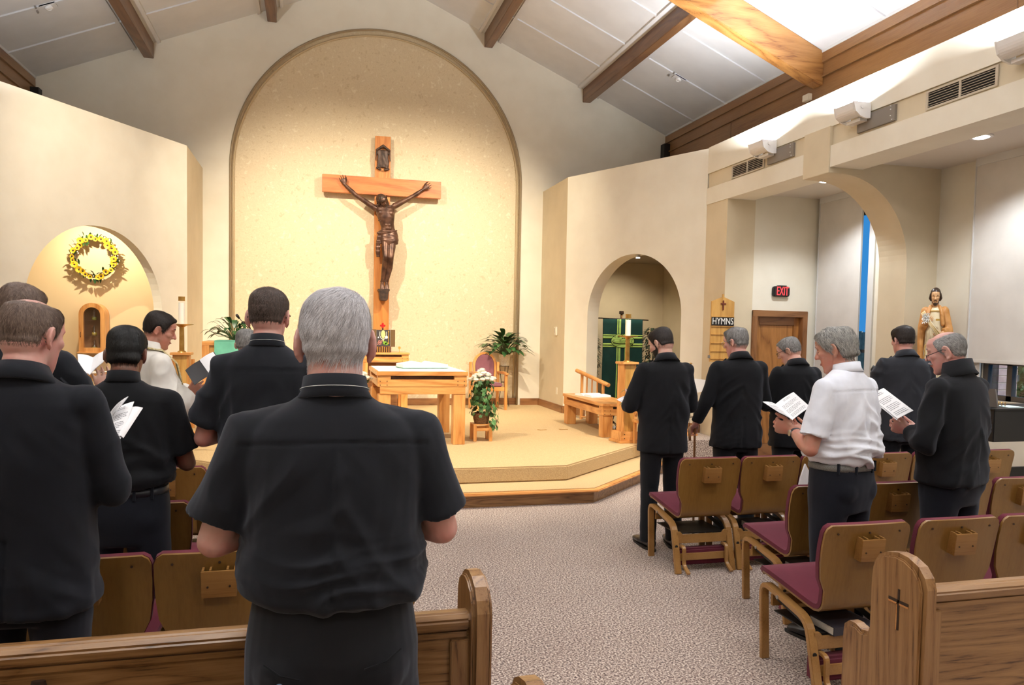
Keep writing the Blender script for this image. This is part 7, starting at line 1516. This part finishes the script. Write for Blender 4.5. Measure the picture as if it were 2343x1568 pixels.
MB().box(5.085, 5.115, Y_ - 0.01, Y_ + 0.02, 1.38, 1.42).build('side_latch', M['chrome'], hb, bevel=0.004)

# ================================================================== wreath niche: wreath, cabinet, credence
wt = empty('sunflower_wreath', (-2.94, 11.80, 2.605), 0, 'round sunflower wreath hanging in the arched niche', 'wreath'); g = random.Random(5)
b = MB(); b.tube([(0.265 * cos(a), -0.03, 0.265 * sin(a)) for a in [2 * pi * k / 30 for k in range(31)]], 0.022, 8); b.build('twig_ring', M['bark'], wt, smooth=True)
for i in range(130):
    a = g.uniform(0, 6.28); r = 0.265 + g.uniform(-0.04, 0.05); p = Vector((r * cos(a), -0.05 - g.uniform(0, 0.03), r * sin(a))); q = g.uniform(0, 6.28); d = Vector((cos(q), -0.4, sin(q))) + Vector((cos(a), 0, sin(a))) * 0.5; lf = MB(); blade(lf, p, p + d.normalized() * g.uniform(0.05, 0.09), 0.015, 0.01, 4); lf.build('leaf', M['leaf'], wt, smooth=True)
for i in range(26):
    a = i * 2 * pi / 26 + g.uniform(-0.08, 0.08); r = 0.265 + g.uniform(-0.025, 0.025); c = Vector((r * cos(a), -0.085 - g.uniform(0, 0.02), r * sin(a))); R0 = g.choice((0.036, 0.046, 0.056)); fl = MB(); tx, tz = g.uniform(-0.4, 0.4), g.uniform(-0.4, 0.4)
    for ring in range(2):
        for k in range(13):
            q = 2 * pi * k / 13 + ring * 0.24; d = Vector((cos(q), -0.25 - 0.2 * ring + tx * cos(q) + tz * sin(q), sin(q))).normalized(); s_ = d.cross(Vector((0, 1, 0))).normalized() * 0.008; fl.add([c + d * 0.008, c + d * R0 * 0.6 - s_, c + d * R0, c + d * R0 * 0.6 + s_], [(0, 1, 2, 3)])
    f_ = fl.build('sunflower', M['petal_y'], wt); MB().lathe([(0.014, 0), (0.013, 0.006), (0.006, 0.009)], (0, 0, 0), 12, Matrix.Translation(c + Vector((0, -0.002, 0))) @ Matrix.Rotation(pi / 2, 4, 'X')).build('seed_disc', M['seed'], f_)
for i in range(36): a = g.uniform(0, 6.28); r = 0.265 + g.uniform(-0.06, 0.06); MB().sphere((r * cos(a), -0.09, r * sin(a)), 0.009, 6, 4).build('berry', M['petal'], wt)
cb = empty('ambry_cabinet', (-2.95, 11.60, 0), 0, 'arched oak wall cabinet with glass door holding three oil vessels', 'cabinet'); n = 20; hw = 0.165; zs, z0 = 1.80, 1.285
def archp(w_, zb, zs_, n=20): return [(-w_, zb)] + [(-w_ * cos(pi * i / n), zs_ + w_ * sin(pi * i / n)) for i in range(n + 1)] + [(w_, zb)]
def arch_frame(w1, w2, zb1, zb2, zs1, zs2, y0, y1, name, m, parent):
    o_, i_ = archp(w1, zb1, zs1), archp(w2, zb2, zs2); K = len(o_); v = []
    for y in (y0, y1): v += [(x, y, z) for x, z in o_] + [(x, y, z) for x, z in i_]
    f = []
    for i in range(K): j = (i + 1) % K; f += [(i, j, K + j, K + i), (2 * K + i, 3 * K + i, 3 * K + j, 2 * K + j), (i, 2 * K + i, 2 * K + j, j), (K + i, K + j, 3 * K + j, 3 * K + i)]
    return MB().add(v, f).build(name, m, parent)
arch_frame(hw, hw - 0.02, z0, z0 + 0.02, zs, zs, 0.02, 0.24, 'body', M['oak_z'], cb); arch_frame(hw, 0.105, z0, z0 + 0.06, zs, zs, 0.0, 0.02, 'door', M['oak_z'], cb)
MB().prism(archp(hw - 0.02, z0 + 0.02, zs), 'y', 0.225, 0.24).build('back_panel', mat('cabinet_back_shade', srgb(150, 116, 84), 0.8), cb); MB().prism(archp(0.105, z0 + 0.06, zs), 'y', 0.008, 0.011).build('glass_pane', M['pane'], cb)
MB().box(-hw - 0.02, hw + 0.02, -0.02, 0.24, z0 - 0.02, z0).build('base_shelf', M['oak'], cb, bevel=0.004)
for z in (1.50, 1.72): MB().box(-0.14, 0.14, 0.03, 0.22, z, z + 0.006).build('glass_shelf', M['lens'], cb)
MB().tube([(-0.14, -0.005, 1.56), (-0.14, -0.018, 1.54), (-0.14, -0.018, 1.51), (-0.14, -0.006, 1.49)], 0.004, 6).build('handle', M['darkbronze'], cb, smooth=True)
for z, mm, lab in ((1.306, 'oil', 'glass oil flask on the cabinet floor'), (1.507, 'oil', 'glass oil flask on the middle cabinet shelf'), (1.727, 'oil_green', 'glass flask of greenish oil on the top cabinet shelf')):
    ve = empty('oil_flask', (-2.945, 11.70, z), 0, lab, 'flask', 'oil vessels in the cabinet')
    MB().lathe([(0.030, 0), (0.036, 0.02), (0.030, 0.06), (0.014, 0.085), (0.020, 0.11), (0.022, 0.125)], (0, 0, 0), 20).build('vessel', M['glass'], ve, smooth=True); MB().lathe([(0.027, 0.004), (0.032, 0.02), (0.029, 0.048)], (0, 0, 0), 16).build('oil', M[mm], ve, smooth=True); MB().sphere((0, 0, 0.135), 0.013, 10, 8).build('stopper', M['glass'], ve, smooth=True)
framed_table('credence_table', -2.78, -2.40, 9.75, 10.15, 1.10, 'small oak credence table behind the black haired man', 'table', leg=0.05, slab=0.03, slot=0.0, b1=0.06, b2=0)
cloth('credence_cloth', -2.79, -2.39, 9.74, 10.16, 1.10, 'white cloth on the small credence table', M['linen'])
sc_ = empty('slatted_chair', (-1.80, 10.75, PZ), rad(-25), 'oak chair with slatted back half hidden behind the candle post', 'chair')
for sx in (-1, 1): MB().box(sx * 0.2 - 0.02, sx * 0.2 + 0.02, 0.16, 0.20, 0, 0.92).build('back_post', M['oak_z'], sc_, bevel=0.003); MB().box(sx * 0.2 - 0.02, sx * 0.2 + 0.02, -0.2, -0.16, 0, 0.44).build('leg', M['oak_z'], sc_, bevel=0.003)
MB().prism([(-0.22, 0.88), (-0.15, 0.93), (0, 0.95), (0.15, 0.93), (0.22, 0.88), (0.22, 0.84), (-0.22, 0.84)], 'y', 0.165, 0.195).build('top_rail', M['oak'], sc_, bevel=0.003); MB().box(-0.2, 0.2, 0.17, 0.19, 0.52, 0.56).build('lower_rail', M['oak'], sc_)
for k in range(6): MB().box(-0.155 + k * 0.058, -0.135 + k * 0.058, 0.172, 0.188, 0.56, 0.85).build('slat', M['oak_z'], sc_)
MB().box(-0.22, 0.22, -0.21, 0.2, 0.44, 0.47).build('seat', M['oak'], sc_, bevel=0.006)

# ================================================================== piano corner
pn = empty('digital_piano', (0, 0, 0), 0, 'black upright digital piano below the low window', 'piano')
MB().box(5.39, 6.55, 4.92, 5.32, 0.86, 1.12).build('body', M['blackmetal'], pn, bevel=0.006); MB().box(5.38, 6.56, 4.91, 5.33, 1.12, 1.135).build('lid', M['blackmetal'], pn, bevel=0.003)
for x in (5.44, 6.46): MB().box(x, x + 0.03, 5.10, 5.25, 0, 0.86).build('leg', M['blackmetal'], pn)
MB().box(5.47, 6.46, 5.14, 5.17, 0.35, 0.60).build('modesty_panel', M['blackmetal'], pn)
mb_ = empty('music_book', (5.50, 5.06, 1.136), rad(20), 'spiral bound grey music book standing on the piano lid', 'book'); MB().prism([(0.0, 0), (0.03, 0), (-0.03, 0.15), (-0.055, 0.155)], 'y', -0.05, 0.05).build('cover', M['plate'], mb_); b = MB()
for k in range(9): b.tube([(0.02 + 0.01 * cos(a), -0.1 + k * 0.025, 0.03 + 0.018 * sin(a)) for a in [2 * pi * j / 10 for j in range(11)]], 0.002, 5)
b.build('spiral', M['brass'], mb_)
tag(MB().prism([(5.60, 4.98), (5.76, 4.97), (5.80, 5.16), (5.66, 5.18)], 'z', 1.136, 1.139).build('loose_sheet', mat('pale_cyan_paper', srgb(214, 238, 240), 0.7)), 'pale blue loose sheet on the piano lid', 'sheet')
st_ = MB().box(6.68, 6.75, 5.60, 5.75, 1.081, 1.10).build('small_phone', M['blackplastic'], bevel=0.004); tag(st_, 'black handset lying on the window sill', 'phone')
so = MB().lathe([(0.06, 0), (0.065, 0.012), (0.05, 0.022)], (6.72, 5.25, 1.081), 20).build('round_speaker', M['blackplastic'], smooth=True); tag(so, 'small round black puck on the window sill', 'device')
ms = empty('microphone_stand', (5.25, 6.165, 0), 0, 'black microphone stand behind the white shirted man', 'microphone stand')
MB().lathe([(0.13, 0), (0.13, 0.012), (0.02, 0.03)], (0, 0, 0), 24).build('base', M['blackmetal'], ms, smooth=True, auto=40); MB().tube([(0, 0, 0.02), (0, 0, 1.345)], 0.009, 10).build('pole', M['blackmetal'], ms); MB().tube([(0, 0, 1.34), (0.0, 0, 1.385), (0.02, -0.01, 1.42)], [0.012, 0.017, 0.02], 12).build('clip', M['blackplastic'], ms, smooth=True)
